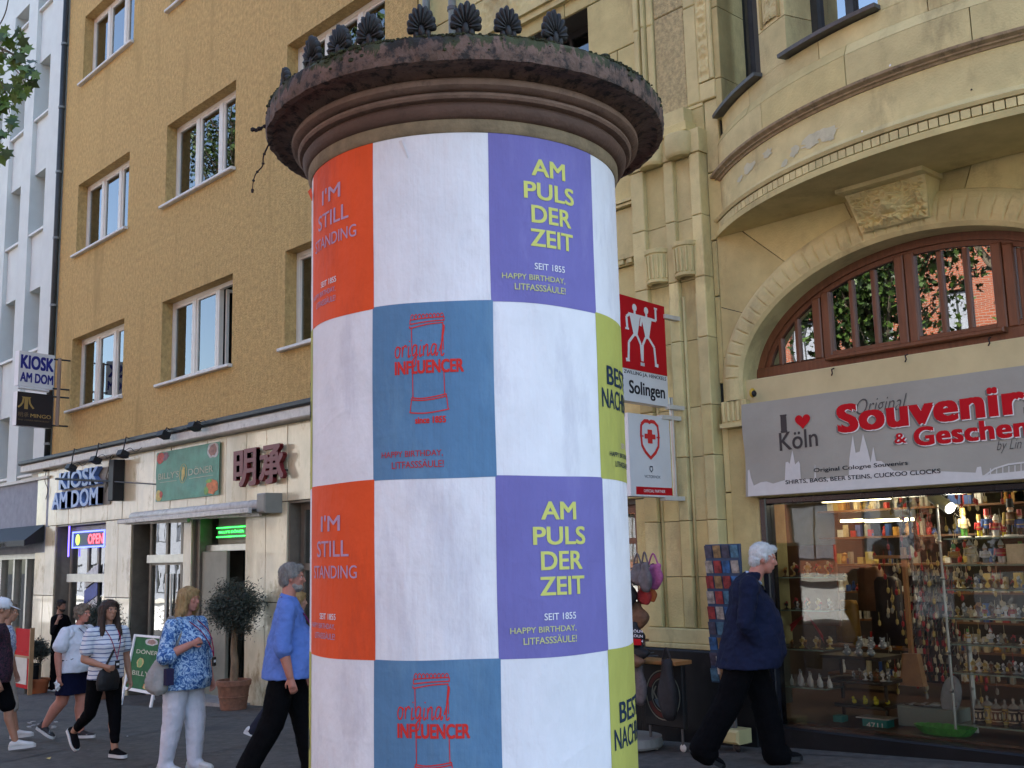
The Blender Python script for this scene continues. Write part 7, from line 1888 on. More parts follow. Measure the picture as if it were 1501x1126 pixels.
B.b(MB().tube([(p.x, D - .4, z0 + .19), (p.x, D - .4, z0 + .6)], .02, 8), 'post', M['zinc'])
# yellow alarm lamp on the impost
p = PY(1103, 576, D - .12); t = thing('alarm_lamp', 'small yellow and black alarm lamp above the banner corner', 'lamp', tuple(p)); B = At(t)
B.b(MB().ell(p, .03, .035, .045), 'lamp_body', mat('lamp_yellow', (.50, .33, .02), .35)); B.b(MB().ell(p + Vector((.025, -.012, -.01)), .02, .03, .03), 'lens', M['black']); B.b(MB().box(p.x - .015, p.x + .015, p.y + .02, D - .09, p.z - .01, p.z + .01), 'bracket', M['black'])
# small shop window left of the pilaster
a, b = -10.33, -7.30
t = thing('side_window', 'brown framed shop window left of the pilaster, half hidden by the column', 'shopfront', ((a + b) / 2, D, 0)); B = At(t)
fm = MB()
for x0, x1, z0, z1 in ((a, a + .08, -.4, 1.95), (b - .08, b, -.4, 1.95), (a + .08, b - .08, 1.87, 1.95), (a + .08, b - .08, 1.55, 1.61), (a + .08, b - .08, .9, .96)): fm.box(x0, x1, D + .1, D + .17, z0, z1)
B.b(fm, 'frame', M['brownwood']); B.b(MB().box(a + .08, b - .08, D + .13, D + .137, -.4, 1.87), 'pane', M['shopglass']); B.b(MB().box(a, b, D + .4, D + .45, -.4, 1.9), 'blind', colr['cream'])
B.b(MB().bbox(a, b + .02, D + .02, D + .2, -.6, -.4 + .3, .01), 'sill_wall', M['plinth'])
# ================================================================ PEOPLE
skin = {k_: mat('skin_' + k_, c_, .55, .10, 14, .1, 60, spec=.4) for k_, c_ in dict(fair=(.50, .27, .19), tan=(.40, .20, .125), red=(.48, .20, .14), olive=(.30, .155, .10)).items()}
def cloth(name, c, var=.12, bump=.5, c2=None, **k): return mat(name, c, .9, var, 5, bump, 26, spec=.08 if max(c) < .03 else .2, c2=c2, bdist=.012, **k)
shoe_black = cloth('shoe_black', (.006, .006, .007)); shoe_white = cloth('shoe_white', (.62, .62, .60)); sole_white = mat('sole_white', (.6, .6, .58), .6)
def stripes(name, c0, c1, freq, duty):
    m = cloth(name, c0); N = m.node_tree.nodes; L = m.node_tree.links.new; b = N['Principled BSDF']
    tc = N.new('ShaderNodeTexCoord'); sp = N.new('ShaderNodeSeparateXYZ'); mu = N.new('ShaderNodeMath'); mu.operation = 'MULTIPLY'; mu.inputs[1].default_value = freq
    fr = N.new('ShaderNodeMath'); fr.operation = 'FRACT'; gt = N.new('ShaderNodeMath'); gt.operation = 'LESS_THAN'; gt.inputs[1].default_value = duty
    nz = N.new('ShaderNodeTexNoise'); nz.inputs['Scale'].default_value = 5; ad = N.new('ShaderNodeMath'); ad.operation = 'MULTIPLY_ADD'; ad.inputs[1].default_value = .03
    L(tc.outputs['Object'], sp.inputs[0]); L(tc.outputs['Object'], nz.inputs[0]); L(nz.outputs['Fac'], ad.inputs[0]); L(sp.outputs[2], ad.inputs[2]); L(ad.outputs[0], mu.inputs[0]); L(mu.outputs[0], fr.inputs[0]); L(fr.outputs[0], gt.inputs[0])
    mx = N.new('ShaderNodeMix'); mx.data_type = 'RGBA'; L(gt.outputs[0], mx.inputs[0]); mx.inputs[6].default_value = (*c0, 1); mx.inputs[7].default_value = (*c1, 1); L(mx.outputs[2], b.inputs['Base Color'])
    return m
def figured(name, c0, c1, c2, sc):
    m = cloth(name, c0); N = m.node_tree.nodes; L = m.node_tree.links.new; b = N['Principled BSDF']
    tc = N.new('ShaderNodeTexCoord'); vo = N.new('ShaderNodeTexVoronoi'); vo.inputs['Scale'].default_value = sc; vo.feature = 'SMOOTH_F1'
    nz = N.new('ShaderNodeTexNoise'); nz.inputs['Scale'].default_value = sc * .8; nz.inputs['Distortion'].default_value = 2.2; rp = N.new('ShaderNodeValToRGB'); e = rp.color_ramp.elements
    e[0].position = .38; e[0].color = (*c1, 1); e[1].position = .60; e[1].color = (*c2, 1); q = e.new(.49); q.color = (*c0, 1)
    L(tc.outputs['Object'], nz.inputs[0]); L(nz.outputs['Fac'], rp.inputs[0]); L(rp.outputs[0], b.inputs['Base Color']); return m
V = Vector
def human(label, px_feet, H, alpha, o):
    """o: pose and clothes. Local frame: x = forward, y = left, z = up, unit height 1.75"""
    base = o['at']; s = H / 1.75
    # screen-right direction at the person; alpha turns the walker towards the viewer
    d = V((base.x, base.y)).normalized(); right = V((d.y, -d.x)); ang = math.atan2(right.y, right.x) - R_(alpha)
    t = thing('person', label, 'person', (base.x, base.y, gz(base.x)), ang); t.scale = (s, s, s)
    vx = o.get('vox', .009)
    # ---- legs
    def leg(hip, hipa, knee, foota, out=0):
        a = R_(hipa); k = hip + V((math.sin(a), out, -math.cos(a))) * .44; b = a - R_(knee); an = k + V((math.sin(b), out * .3, -math.cos(b))) * .42; f = R_(foota)
        toe = an + V((math.cos(f) * .17, 0, math.sin(f) * .17)) + V((math.sin(f) * .06, 0, -math.cos(f) * .06)); heel = an + V((-math.cos(f) * .05, 0, -math.sin(f) * .05)) + V((math.sin(f) * .06, 0, -math.cos(f) * .06))
        return k, an, toe, heel, f
    legs = {}
    for sd, y in (('L', .095), ('R', -.095)):
        legs[sd] = [V((0, y, 0))] + list(leg(V((0, y, 0)), *o['leg' + sd]))
    low = min(min(l[3].z, l[4].z) for l in legs.values()) - .022
    hz = -low
    for l in legs.values():
        for i in range(5): l[i] = l[i] + V((0, 0, hz))
    lean = R_(o.get('lean', 3)); bw_ = o.get('w', 1.0); belly = o.get('belly', 0); bust = o.get('bust', 0)
    def up(h, x=0, y=0): return V((x + math.sin(lean) * h, y, hz + math.cos(lean) * h))
    hump = o.get('hump', 0)
    C_ = {'sh': up(.47, -hump * .02), 'neck': up(.54, hump * .03), 'head': up(.70 - .04 * hump, .02 + hump * .08)}
    hp = R_(o.get('headpitch', 0)); hyaw = R_(o.get('headyaw', 0))
    Rh = Matrix.Rotation(hyaw, 3, 'Z') @ Matrix.Rotation(hp, 3, 'Y')
    hc = C_['head']
    shw = .185 * bw_
    sh = {'L': C_['sh'] + V((0, shw, -.01)), 'R': C_['sh'] + V((0, -shw, -.01))}
    arms = {}
    for sd in 'LR':
        e, w_ = o['arm' + sd]; sg = 1 if sd == 'L' else -1
        E_ = sh[sd] + V((e[0], sg * e[1], e[2])).normalized() * .29; W_ = E_ + V((w_[0], sg * w_[1], w_[2])).normalized() * .25; arms[sd] = (sh[sd], E_, W_, sg)
    # ---- one continuous body
    m = MB(); sk = o.get('skin', 'fair'); fem = o.get('fem', False)
    m.ell(hc + Rh @ V((-.008, 0, .018)), .094, .074, .098, Rh, nu=20, nv=14)
    m.ell(hc + Rh @ V((.022, 0, -.038)), .066, .056, .072, Rh, nu=18, nv=12)
    m.ell(hc + Rh @ V((.052, 0, -.088)), .026, .030, .020, Rh)                       # chin
    m.ell(hc + Rh @ V((.074, 0, .028)), .018, .050, .012, Rh)                        # brow
    m.tube([hc + Rh @ V(q) for q in ((.082, 0, .018), (.094, 0, -.008), (.104, 0, -.024), (.088, 0, -.034))], [.008, .011, .014, .008], 10)   # nose
    for sg in (-1, 1):
        m.ell(hc + Rh @ V((.070, sg * .033, -.012)), .020, .018, .018, Rh)             # cheeks
        m.ell(hc + Rh @ V((-.004, sg * .076, -.006)), .017, .009, .030, Rh)            # ears
    m.ell(hc + Rh @ V((.083, 0, -.056)), .010, .022, .006, Rh); m.ell(hc + Rh @ V((.080, 0, -.066)), .010, .018, .006, Rh)   # lips
    m.capsule(hc + Rh @ V((-.02, 0, -.05)), C_['neck'] + V((-.01, 0, -.05)), .048 if fem else .056, .054 if fem else .062)
    m.capsule(up(.40, -.005), up(.05), .080, .095, 16); m.capsule(C_['sh'] + V((0, .10 * bw_, -.03)), C_['sh'] + V((0, -.10 * bw_, -.03)), .045, .045)
    aw = o.get('armw', 1.0)
    for sd in 'LR':
        a, e, w_, sg = arms[sd]
        m.capsule(a, e, .046 * aw, .038 * aw).capsule(e, e.lerp(w_, .35), .038 * aw, .037 * aw).capsule(e.lerp(w_, .35), w_, .037 * aw, .025 * aw)
        # hand: palm, four fingers of unequal length, thumb
        dr = (w_ - e).normalized(); pn = V(o.get('palm' + sd, (0, -sg, 0))); pn = (pn - dr * pn.dot(dr)).normalized(); sdv = dr.cross(pn) * (1 if sg > 0 else -1)
        cu = o.get('curl' + sd, 28)
        pal = w_ + dr * .045
        m.capsule(w_, w_ + dr * .075, .022, .024)
        for q in (-.022, -.007, .008, .022): m.capsule(w_ + dr * .02 + sdv * q * .7, w_ + dr * .085 + sdv * q, .0135, .0115, 8)
        for q, L in ((-.026, .062), (-.009, .076), (.009, .082), (.026, .072)):
            p0 = w_ + dr * .088 + sdv * q; c1, c2 = R_(cu), R_(cu * 2.1)
            p1 = p0 + (dr * math.cos(c1) + pn * math.sin(c1)) * L * .5; p2 = p1 + (dr * math.cos(c2) + pn * math.sin(c2)) * L * .45
            m.capsule(p0, p1, .0095, .0088, 8).capsule(p1, p2, .0088, .0072, 8)
        p0 = w_ + dr * .025 + sdv * .022; p1 = p0 + (dr * .7 + sdv * .6 + pn * .35).normalized() * .042; p2 = p1 + (dr * .9 + sdv * .15 + pn * .4).normalized() * .03
        m.capsule(p0, p1, .012, .0105, 8).capsule(p1, p2, .0105, .008, 8)
    lw = o.get('legw', 1.0)
    for sd in 'LR':
        h, k, an, toe, heel, f = legs[sd]
        m.capsule(h + V((0, 0, -.02)), k, .082 * lw, .056 * lw, 14); cal = k.lerp(an, .3) + (V((-.018, 0, 0)))
        m.capsule(k, cal, .054 * lw, .055 * lw).capsule(cal, an, .053 * lw, .034 * (lw ** .5)).capsule(an, an.lerp(toe, .5), .032, .026)
    body = voxel(m, 'body', skin[sk], vx * .78, t, smoothit=2)
    for sg in (-1, 1):
        if o.get('vox', .009) < .012:
            e = MB().ell(hc + Rh @ V((.073, sg * .030, .008)), .0095, .011, .006, Rh, nu=10, nv=7); e.build('eye', mat('eye_white', (.5, .48, .45), .3) if 'eye_white' not in bpy.data.materials else bpy.data.materials['eye_white'], t, smooth=True)
            e = MB().ell(hc + Rh @ V((.0808, sg * .030, .008)), .0025, .0048, .0048, Rh, nu=10, nv=7); e.build('iris', M['iblack'], t, smooth=True)
    # ---- clothes
    def loft(rings, n=24):
        """rings: (centre, half depth x, half width y)"""
        return [[c + V((rx * math.cos(2 * math.pi * j / n), ry * math.sin(2 * math.pi * j / n), 0)) for j in range(n)] for c, rx, ry in rings]
    top = o['top']
    m = MB(); hem = top.get('hem', -.06); fl = top.get('flare', 0); ps = top.get('puff', .0)
    rings = [(up(hem, -.005 + belly * .4), .128 + belly * .7 + fl + ps, (.178 + fl) * bw_ + ps), (up(hem + .10, belly * .6), .124 + belly + fl * .7 + ps, (.172 + fl * .6) * bw_ + ps), (up(.20, belly * .5), .122 + belly * .8 + ps, .162 * bw_ + ps), (up(.32, .01 + bust * .5), .126 + bust + ps, .172 * bw_ + ps), (up(.42, .004 - hump * .02), .120 + bust * .4, .178 * bw_), (up(.485, -hump * .03), .095, .150 * bw_), (up(.525, -.004 + hump * .015), .078, .096), (up(.545 + top.get('collar', 0), -.006 + hump * .03), .072, .078)]
    m.ring_loft(loft(rings)); sl_ = top.get('sleeve', 1.0); sr = top.get('sr', 1.0)
    for sd in 'LR':
        a, e, w_, sg = arms[sd]
        m.capsule(a + V((0, -sg * .03, -.02)), a, .072 * bw_, .066 * sr); m.capsule(up(.500, -.012 + hump * .0, sg * .045), a + V((-.004, -sg * .01, .006)), .052, .058 * sr)
        if sl_ <= 1: m.capsule(a, a.lerp(e, sl_), .064 * sr * max(1, aw * .92), (.058 + top.get('cuff', 0)) * sr * aw, 14)
        else:
            m.capsule(a, e, .064 * sr, .054 * sr * aw, 14).capsule(e, e.lerp(w_, sl_ - 1), .054 * sr * aw, (.044 + top.get('cuff', 0)) * sr * aw, 14)
    voxel(m, top.get('name', 'shirt'), top['mat'], vx, t, disp=top.get('disp', .016), dsize=.07, smoothit=2)
    bt = o['bottom']; m = MB()
    m.ring_loft(loft([(V((0, 0, hz - .10)), .10, .15 * lw), (V((-.01, 0, hz - .02)), .130 + .02 * (lw - 1), .172 * lw), (up(.06, 0 + belly * .3), .122 + belly * .5, .165 * lw), (up(bt.get('waist', .13), belly * .3), .112 + belly * .5, .155 * lw)]))
    wd = bt.get('wide', 1.0); ln = bt.get('len', 2.0)
    if bt.get('kind') == 'skirt':
        c = (legs['L'][1] + legs['R'][1]) / 2
        m.ring_loft(loft([(V((0, 0, hz - .02)), .135, .175 * lw), (V((c.x * .25, 0, hz - .18)), .155, .185 * lw), (V((c.x * .5, 0, hz - .34)), .175, .195 * lw)]))
    else:
        for sd in 'LR':
            h, k, an, toe, heel, f = legs[sd]
            kk = k if ln > 1 else h.lerp(k, ln)
            m.capsule(h, kk, .100 * lw * (wd ** .5), .072 * wd * lw if ln > 1 else .082 * wd * lw, 16)
            if ln > 1:
                e = k.lerp(an, min(1.0, ln - 1)); m.capsule(k, e, .072 * wd * lw, bt.get('hemr', .058) * wd, 16)
                if ln >= 2 and bt.get('break', True): m.capsule(e, an + (toe - an) * .25 + V((0, 0, .0)), bt.get('hemr', .058) * wd, bt.get('hemr', .058) * wd * .9, 14)
    voxel(m, bt.get('name', 'trousers'), bt['mat'], vx, t, disp=bt.get('disp', .016), dsize=.08, smoothit=2)
    # ---- shoes
    for sd in 'LR':
        h, k, an, toe, heel, f = legs[sd]; fw = (toe - heel).normalized(); un = V((-fw.z, 0, fw.x)); m = MB()
        b0 = heel + un * .022
        rings = []
        for u, wy, hh in ((-.030, .018, .035), (-.018, .034, .062), (.03, .038, .088), (.08, .040, .080), (.13, .046, .058), (.18, .048, .044), (.225, .040, .034), (.248, .020, .020)):
            c = b0 + fw * u; rings.append([c + V((0, wy * math.cos(2 * math.pi * j / 14), 0)) + un * (hh * .5 + hh * .5 * math.sin(2 * math.pi * j / 14)) for j in range(14)])
        m.ring_loft(rings); so_ = m.build('shoe', o['shoe'], t, smooth=True)
        m = MB(); rings = []
        for u, wy in ((-.034, .022), (-.02, .038), (.05, .040), (.13, .049), (.18, .051), (.23, .042), (.256, .020)):
            c = b0 + fw * u; rings.append([c + V((0, wy, 0)) + un * .012, c + V((0, -wy, 0)) + un * .012, c + V((0, -wy, 0)) - un * .022, c + V((0, wy, 0)) - un * .022])
        m.ring_loft(rings); m.build('sole', o.get('sole', sole_white), so_)
        if o.get('sock'):
            MB().capsule(an + V((0, 0, .05)), an + V((0, 0, -.01)), .040, .040).build('sock', o['sock'], t, smooth=True)
    # ---- hair
    hm = o.get('hairmat'); hs = o.get('hair')
    hp_ = lambda *q: hc + Rh @ V(q)
    if hs:
        m = MB()
        if hs in ('short', 'curly', 'white'):
            q = .012 if hs == 'curly' else .004
            m.ell(hp_(-.022, 0, .042), .092 + q, .083 + q, .085 + q, Rh, nu=20, nv=14).ell(hp_(-.055, 0, -.01), .055 + q, .072 + q, .07 + q, Rh, nu=18)
            for sg in (-1, 1): m.ell(hp_(-.01, sg * .062, .02), .045, .022 + q, .038, Rh)
            m.ell(hp_(.045, 0, .085), .05, .055, .028 + q, Rh)
        else:
            L = .27 if hs == 'long' else .15
            m.ell(hp_(-.018, 0, .045), .104, .092, .088, Rh, nu=20, nv=14)
            for sg in (-1, 1):
                m.capsule(hp_(.02, sg * .078, .05), hp_(.012, sg * .088, -.10), .028, .030)
                m.capsule(hp_(-.03, sg * .078, .03), hp_(-.035, sg * .092, -L), .042, .034)
                if hs == 'long': m.capsule(hp_(.012, sg * .088, -.08), hp_(.035, sg * .105, -L * .98), .032, .030)
            m.capsule(hp_(-.06, 0, .03), hp_(-.085, 0, -L), .068, .062, 14)
            m.ell(hp_(.056, .02, .084), .036, .052, .022, Rh)
        ho = voxel(m, 'hair', hm, vx * .8, t, disp=.018 if hs != 'curly' else .034, dsize=.03 if hs != 'long' else .045, smoothit=1)
        st_ = MB(); r3 = random.Random(5); me = ho.data; np_ = len(me.polygons); long_ = hs in ('long', 'bob')
        for _ in range(1700 if long_ else 1300):
            pl = me.polygons[r3.randrange(np_)]; c = pl.center; n = pl.normal
            if (c - hc).dot(Rh @ V((1, 0, 0))) > .085: continue
            dn_ = V((0, 0, -1)) if long_ or c.z < hc.z + .04 else (V((.6, 0, -.2)) if hs != 'curly' else V((r3.gauss(0, 1), r3.gauss(0, 1), r3.gauss(0, 1))))
            tg = dn_ - n * dn_.dot(n)
            if tg.length < .05: continue
            tg = (tg.normalized() + V((r3.gauss(0, .16), r3.gauss(0, .16), r3.gauss(0, .16)))).normalized(); L_ = r3.uniform(.03, .075) if long_ else r3.uniform(.012, .028); sd_ = n.cross(tg).normalized() * (.0016 if long_ else .0013)
            p1 = c + tg * L_ * .5 + n * (.004 + r3.random() * .004); p2 = c + tg * L_ + n * r3.uniform(-.001, .006)
            st_.add([c - sd_, c + sd_, p1 + sd_, p1 - sd_, p2], [(0, 1, 2, 3), (3, 2, 4)])
        st_.build('strands', hm, ho, kind='stuff')
    if o.get('beard'):
        m = MB().ell(hp_(.045, 0, -.075), .050, .050, .040, Rh).ell(hp_(.02, 0, -.06), .05, .062, .035, Rh); voxel(m, 'beard', o['beard'], vx * .8, t, disp=.01, dsize=.02)
    F = dict(t=t, up=up, hz=hz, arms=arms, sh=sh, hc=hc, Rh=Rh, C=C_, belly=belly, legs=legs, bw=bw_)
    if o.get('lanyard'):
        nk = C_['neck']; fr = .135 + belly + bust
        P = spline([nk + V((-.06, .05, .01)), nk + V((.02, .075, -.01)), up(.40, .13 + bust, .06), up(.25, fr + .005, .02), up(.16, fr + belly * .2 + .012, .0)], 6)
        P2 = [V((p[0], -p[1], p[2])) for p in P]
        MB().tube(P, .0045, 6).build('lanyard', o['lanyard'], t); MB().tube(P2, .0045, 6).build('lanyard', o['lanyard'], t)
        e = V(P[-1]); MB().obox(e + V((.006, 0, -.05)), (.008, 0, 0), (0, .024, 0), (0, 0, .042)).build('badge', M['black'], t); MB().obox(e + V((.0155, 0, -.045)), (.001, 0, 0), (0, .018, 0), (0, 0, .012)).build('badge_label', M['white'], t)
    return F
def hairmat(name, c, c2): return mat(name, c, .6, .2, 30, 1.0, 120, stretch=(1, 1, .25), c2=c2, spec=.4, bdist=.01)
def ground_at(px, py): p = PG(px, py); return V((p.x, p.y, 0))
SKY = dict()
# --- woman in striped top
F = human('woman in striped top and black cropped trousers, walking with a black shoulder bag', None, 1.60, 58, dict(
    at=ground_at(150, 1114), legL=(8, 4, 2, 0), legR=(-16, 38, -50, 0), lean=2, w=1.12, fem=True, bust=.04, belly=.03, legw=1.12, armw=1.1, skin='tan', headyaw=-4, headpitch=-4,
    armR=((-.10, .18, -1), (.95, -.45, -.30)), armL=((-.12, .22, -1), (.22, .08, -1)), curlR=50,
    top=dict(mat=stripes('striped_jersey', (.66, .68, .72), (.10, .14, .27), 21, .22), hem=-.05, sleeve=.62, cuff=.012, name='top', flare=.012), bottom=dict(mat=cloth('black_trousers', (.004, .004, .005)), len=1.72, wide=.92, hemr=.055),
    shoe=shoe_black, hair='long', hairmat=hairmat('hair_dark_brown', (.075, .042, .028), (.025, .014, .010)), lanyard=cloth('lanyard_red', (.30, .02, .06)), vox=.009))
t = F['t']; up = F['up']
MB().tube(spline([F['C']['sh'] + V((-.05, .10, .07)), up(.45, .11, .10), up(.30, .17, .0), up(.12, .18, -.10), up(.02, .16, -.16)], 6), .013, 6).build('bag_strap', M['black'], t)
bagt = thing('shoulder_bag', 'black shoulder bag held before the woman in the striped top', 'bag', t.location, t.rotation_euler.z); bagt.scale = t.scale
m = MB().ring_loft([[up(h, .19 + rx * math.cos(2 * math.pi * j / 16), -.08 + ry * math.sin(2 * math.pi * j / 16)) for j in range(16)] for h, rx, ry in ((-.17, .02, .08), (-.16, .045, .13), (-.08, .055, .145), (.0, .05, .135), (.06, .03, .11), (.07, .01, .08))])
voxel(m, 'pouch', M['black'], .009, bagt, disp=.012, dsize=.06); MB().box(.22, .235, -.12, -.04, F['hz'] - .02, F['hz'] - .012).build('zip', M['zinc'], bagt)
# --- woman in white shirt and navy skirt
F = human('woman in white T-shirt and navy skirt with grey curly hair, carrying a white paper', None, 1.60, 36, dict(
    at=ground_at(104, 1086), legL=(9, 8, 2, 0), legR=(-12, 26, -26, 0), lean=5, w=1.36, fem=True, bust=.06, belly=.07, legw=1.38, armw=1.25, skin='red', headyaw=-6, hump=.4,
    armR=((-.18, .20, -1), (.12, .02, -1)), armL=((.10, .12, -1), (.8, -.3, -.35)),
    top=dict(mat=cloth('white_tshirt', (.64, .66, .72)), hem=-.06, sleeve=.60, cuff=.022, name='tshirt', flare=.015), bottom=dict(mat=cloth('navy_skirt', (.006, .007, .024)), kind='skirt', name='skirt'),
    shoe=mat('trainer_black', (.02, .02, .025), .6, dirt=(.5, .5, .5), dscale=18, dthr=.56), hair='curly', hairmat=hairmat('hair_grey_brown', (.26, .20, .14), (.10, .075, .055)), lanyard=cloth('lanyard_navy', (.04, .03, .12)), sock=cloth('sock_dark', (.03, .04, .05)), vox=.009))
t = F['t']; up = F['up']
MB().tube(spline([up(.50, -.10, .10), up(.40, .13, .12), up(.22, .19, -.02), up(.12, .12, -.2), up(.10, -.02, -.225)], 6), .010, 6).build('bag_strap', M['black'], t)
b_ = thing('belt_bag', 'small black bag worn across the woman in the white T-shirt', 'bag', t.location, t.rotation_euler.z); b_.scale = t.scale
MB().capsule(up(.15, .20, -.10), up(.13, .20, .04), .035, .03).build('pouch', M['black'], b_, smooth=True)
w_ = F['arms']['R'][2]; pp = thing('paper', 'crumpled white paper in the hand of the woman in the white T-shirt', 'paper', t.location, t.rotation_euler.z); pp.scale = t.scale
m = MB(); r_ = random.Random(3); c = w_ + V((-.02, 0, -.13)); m.ell(c, .03, .03, .065, nu=9, nv=7); m.v = [(x + r_.uniform(-.012, .012), y + r_.uniform(-.012, .012), z + r_.uniform(-.01, .01)) for x, y, z in m.v]; m.build('sheet', M['white'], pp)
# --- blonde woman
F = human('blonde woman in blue patterned tunic and white trousers with a grey bag', None, 1.65, 34, dict(
    at=ground_at(266, 1136), legL=(10, 10, 0, 0), legR=(-6, 4, -6, 0), lean=2, w=1.32, fem=True, bust=.08, belly=.08, legw=1.3, armw=1.3, skin='red', headyaw=-2, headpitch=2,
    armR=((-.02, .30, -1), (.75, -.55, .42)), armL=((.05, .16, -1), (.35, .0, -1)), curlR=60, palmR=(-.2, 1, -.3),
    top=dict(mat=figured('blue_pattern', (.12, .24, .46), (.03, .09, .26), (.42, .56, .70), 26), hem=-.14, sleeve=1.08, cuff=.02, sr=1.12, name='tunic', flare=.03), bottom=dict(mat=cloth('white_trousers', (.62, .62, .68)), wide=1.08, hemr=.062),
    shoe=shoe_white, hair='bob', hairmat=hairmat('hair_blonde', (.50, .33, .14), (.28, .17, .065)), lanyard=cloth('lanyard_crimson', (.25, .01, .05)), vox=.009))
t = F['t']; up = F['up']; sR = F['sh']['R']
bg_ = thing('shoulder_bag', 'slouchy grey bag on the shoulder of the blonde woman', 'bag', t.location, t.rotation_euler.z); bg_.scale = t.scale
m = MB()
rings = []
for k_, (x, y, h, rx, ry) in enumerate(((-.06, -.27, .20, .02, .02), (-.07, -.28, .14, .06, .05), (-.08, -.29, .06, .10, .07), (-.09, -.30, -.04, .125, .085), (-.09, -.30, -.12, .12, .08), (-.08, -.29, -.17, .07, .05))):
    rings.append([up(h, x + rx * math.cos(2 * math.pi * j / 18), y + ry * math.sin(2 * math.pi * j / 18)) for j in range(18)])
m.ring_loft(rings); voxel(m, 'pouch', cloth('bag_grey', (.30, .29, .27)), .009, bg_, disp=.035, dsize=.09)
MB().tube(spline([up(.18, -.10, -.27), up(.36, -.10, -.25), sR + V((-.03, .03, .085)), up(.40, .08, -.20), up(.18, .02, -.27)], 7), .016, 6).build('strap', cloth('strap_grey', (.24, .23, .21)), bg_)
MB().obox(up(.0, .06, -.33), (.03, -.02, 0), (.02, .03, 0), (0, 0, .075)).build('side_pocket', cloth('pocket_dark', (.03, .025, .06)), bg_)
ph_ = up(.0, .23, .05)
# --- man in blue shirt
F = FB = human('grey haired man in blue shirt and black trousers striding behind the column', None, 1.80, 2, dict(
    at=ground_at(418, 1150), legL=(18, 8, 4, 0), legR=(-13, 16, -22, 0), lean=2, w=1.2, belly=.08, skin='red', headyaw=0, headpitch=2, armw=1.2,
    armR=((-.14, .16, -1), (.26, .0, -1)), armL=((.1, .16, -1), (.4, 0, -1)),
    top=dict(mat=cloth('blue_shirt', (.115, .20, .52)), hem=-.10, sleeve=1.12, cuff=.014, sr=1.12, name='shirt', flare=.022, puff=.016, collar=.0, disp=.022), bottom=dict(mat=cloth('black_trousers_wide', (.004, .004, .0045)), wide=1.4, hemr=.062),
    shoe=shoe_black, hair='short', hairmat=hairmat('hair_grey', (.30, .28, .25), (.14, .13, .12)), beard=hairmat('beard_grey', (.36, .33, .29), (.2, .18, .16)), lanyard=cloth('lanyard_plum', (.18, .02, .10)), vox=.009))
t = F['t']; up = F['up']; C_ = F['C']; m = MB()
P = [C_['neck'] + V((.0 + .066 * math.cos(R_(a)), .068 * math.sin(R_(a)), .0 + .018 * (1 - math.cos(R_(a))) )) for a in range(20, 341, 20)]
P = [C_['neck'] + V((.064 * math.cos(R_(a)), .066 * math.sin(R_(a)), .022 - .02 * math.cos(R_(a)))) for a in range(18, 343, 18)]
Q = [C_['neck'] + V((.078 * math.cos(R_(a)), .082 * math.sin(R_(a)), -.006 - .022 * math.cos(R_(a)))) for a in range(18, 343, 18)]
n = len(P); m.add([*P, *Q], [(i, i + 1, i + 1 + n, i + n) for i in range(n - 1)]); m.build('collar', bpy.data.materials['blue_shirt'], t, smooth=True)
# --- man in navy jacket
F = human('white haired man in dark blue jacket and black trousers striding before the shop window', None, 1.80, -6, dict(
    at=ground_at(1102, 1125), legL=(17, 8, 2, 0), legR=(-20, 12, -28, 0), lean=7, w=1.2, belly=.10, bust=.035, skin='red', headyaw=-4, headpitch=10, hump=1.0,
    armR=((-.20, .20, -1), (.52, -.42, -.80)), armL=((-.1, .16, -1), (.55, -.1, -.8)), curlR=70,
    top=dict(mat=cloth('navy_jacket', (.0085, .012, .034), .2), hem=-.17, sleeve=2.0, sr=1.22, name='jacket', flare=.04, puff=.014, collar=.015, disp=.028), bottom=dict(mat=cloth('black_wool', (.0032, .0032, .004)), wide=1.5, hemr=.068),
    shoe=shoe_black, sole=M['black'], hair='white', hairmat=hairmat('hair_white', (.74, .74, .72), (.55, .55, .54)), vox=.009))
t = F['t']; up = F['up']; C_ = F['C']
m = MB(); 
for sg in (-1, 1): m.capsule(C_['neck'] + V((-.05, sg * .05, .015)), up(.47, .085, sg * .035), .014, .012)
m.build('shirt_collar', cloth('collar_pale', (.34, .42, .55)), t, smooth=True)
m = MB()
for sg in (-1, 1): m.add([up(.50, .06, sg * .06), up(.42, .125, sg * .09), up(.14, .185, sg * .03), up(.14, .19, sg * .015), up(.44, .12, sg * .03)], [(0, 1, 2, 3, 4)])
m.build('lapel', cloth('navy_lapel', (.012, .017, .045)), t)
# --- man in cap at left edge and the person behind him
capman = human('man in white cap, dark waistcoat and black shorts, cut by the left picture edge', None, 1.72, 8, dict(
    at=ground_at(-14, 1106), legL=(20, 6, 4, 0), legR=(-16, 30, -40, 0), lean=3, w=1.08, belly=.04, skin='tan', headyaw=4, headpitch=4,
    armR=((-.1, .14, -1), (.3, .0, -1)), armL=((-.05, .16, -1), (.3, 0, -1)),
    top=dict(mat=figured('dark_waistcoat', (.035, .025, .035), (.012, .012, .018), (.09, .03, .05), 40), hem=-.12, sleeve=.55, name='waistcoat', flare=.01), bottom=dict(mat=cloth('black_shorts', (.004, .004, .005)), len=.92, wide=1.12, name='shorts'),
    shoe=shoe_white, hair='short', hairmat=hairmat('hair_mid', (.2, .15, .1), (.1, .07, .05)), vox=.010))
t = capman['t']; hc, Rh = capman['hc'], capman['Rh']; q_ = lambda *a: hc + Rh @ V(a)
capt = thing('cap', 'white peaked cap on the man at the left edge', 'cap', t.location, t.rotation_euler.z); capt.scale = t.scale
m = MB().ell(q_(-.012, 0, .055), .112, .098, .085, Rh, nu=24, nv=14); voxel(m, 'crown', cloth('cap_white', (.62, .64, .68)), .008, capt)
rings = []
m = MB(); n = 14
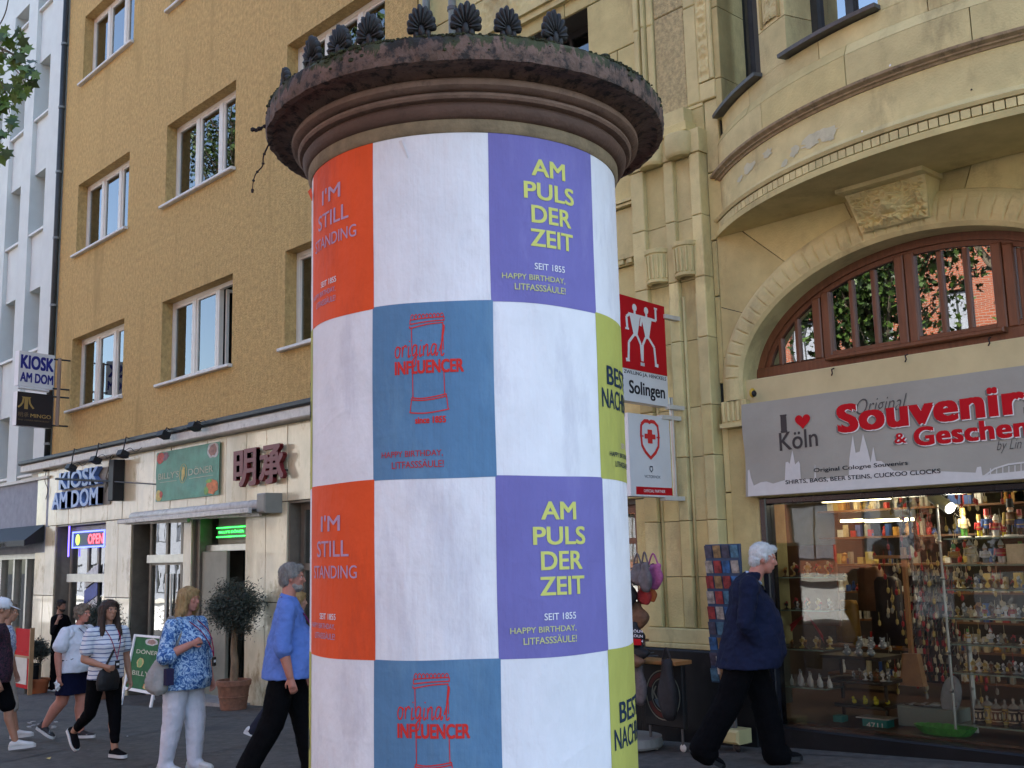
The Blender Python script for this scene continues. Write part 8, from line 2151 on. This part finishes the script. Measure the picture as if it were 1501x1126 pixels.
P = [q_(.07 + .115 * math.cos(R_(-90 + 180 * i / n)), .085 * math.sin(R_(-90 + 180 * i / n)), .045 - .045 * math.cos(R_(-90 + 180 * i / n))) for i in range(n + 1)]
m.add(P + [p + V((0, 0, .006)) for p in P], [tuple(range(n + 1)), tuple(range(2 * n + 1, n, -1))] + [(i, i + 1, i + n + 2, i + n + 1) for i in range(n)]); m.build('peak', bpy.data.materials['cap_white'], capt)
MB().capsule(q_(-.03, 0, .135), q_(-.032, 0, .14), .010, .008).build('button', bpy.data.materials['cap_white'], capt)
human('person in checked shirt and pale trousers behind the man in the cap', None, 1.66, 8, dict(
    at=ground_at(-2, 1088), legL=(16, 6, 4, 0), legR=(-16, 16, -18, 0), lean=3, w=1.0, skin='tan', armR=((.02, .14, -1), (.2, .0, -1)), armL=((.12, .16, -1), (.3, 0, -1)),
    top=dict(mat=figured('checked_shirt', (.40, .46, .60), (.08, .12, .30), (.62, .64, .68), 34), hem=-.10, sleeve=.8, name='shirt', cuff=.02), bottom=dict(mat=cloth('beige_trousers', (.36, .32, .27)), len=1.2, wide=1.1, hemr=.07),
    shoe=shoe_white, hair='short', hairmat=bpy.data.materials['hair_mid'], vox=.011))
# --- man in black by the kiosk, arms folded, one hand at his face
bm = PG(86, 1005)
human('bearded man in black standing in the kiosk doorway with a hand at his cheek', None, 1.76, 35, dict(
    at=V((PY(86, 950, D - .12).x, D - .12, 0)), legL=(2, 2, 0, 0), legR=(-2, 2, 0, 0), lean=0, w=1.0, skin='olive', headyaw=-10, headpitch=4,
    armR=((.25, .45, -1), (.25, -.25, 1.0)), armL=((.30, .25, -1), (.5, -1.0, .10)), curlR=50, curlL=50,
    top=dict(mat=cloth('black_shirt', (.005, .005, .006)), hem=-.08, sleeve=1.55, name='shirt'), bottom=dict(mat=cloth('black_jeans', (.005, .005, .006))),
    shoe=shoe_black, hair='short', hairmat=hairmat('hair_black', (.025, .018, .014), (.01, .008, .007)), beard=bpy.data.materials['hair_black'], vox=.012))
# --- walker hidden behind the man in the blue shirt
human('walker with fair hair and white shoes, hidden behind the blue shirted man', None, 1.60, 5, dict(
    at=ground_at(428, 1092), legL=(14, 4, 2, 0), legR=(-24, 14, -24, 0), lean=3, w=.95, fem=True, skin='fair', armR=((-.05, .14, -1), (.2, .0, -1)), armL=((.1, .14, -1), (.3, 0, -1)),
    top=dict(mat=cloth('grey_top', (.12, .12, .14)), hem=-.08, sleeve=1.0, name='top'), bottom=dict(mat=cloth('dark_jeans', (.02, .022, .035))),
    shoe=shoe_white, hair='bob', hairmat=bpy.data.materials['hair_blonde'], vox=.012))
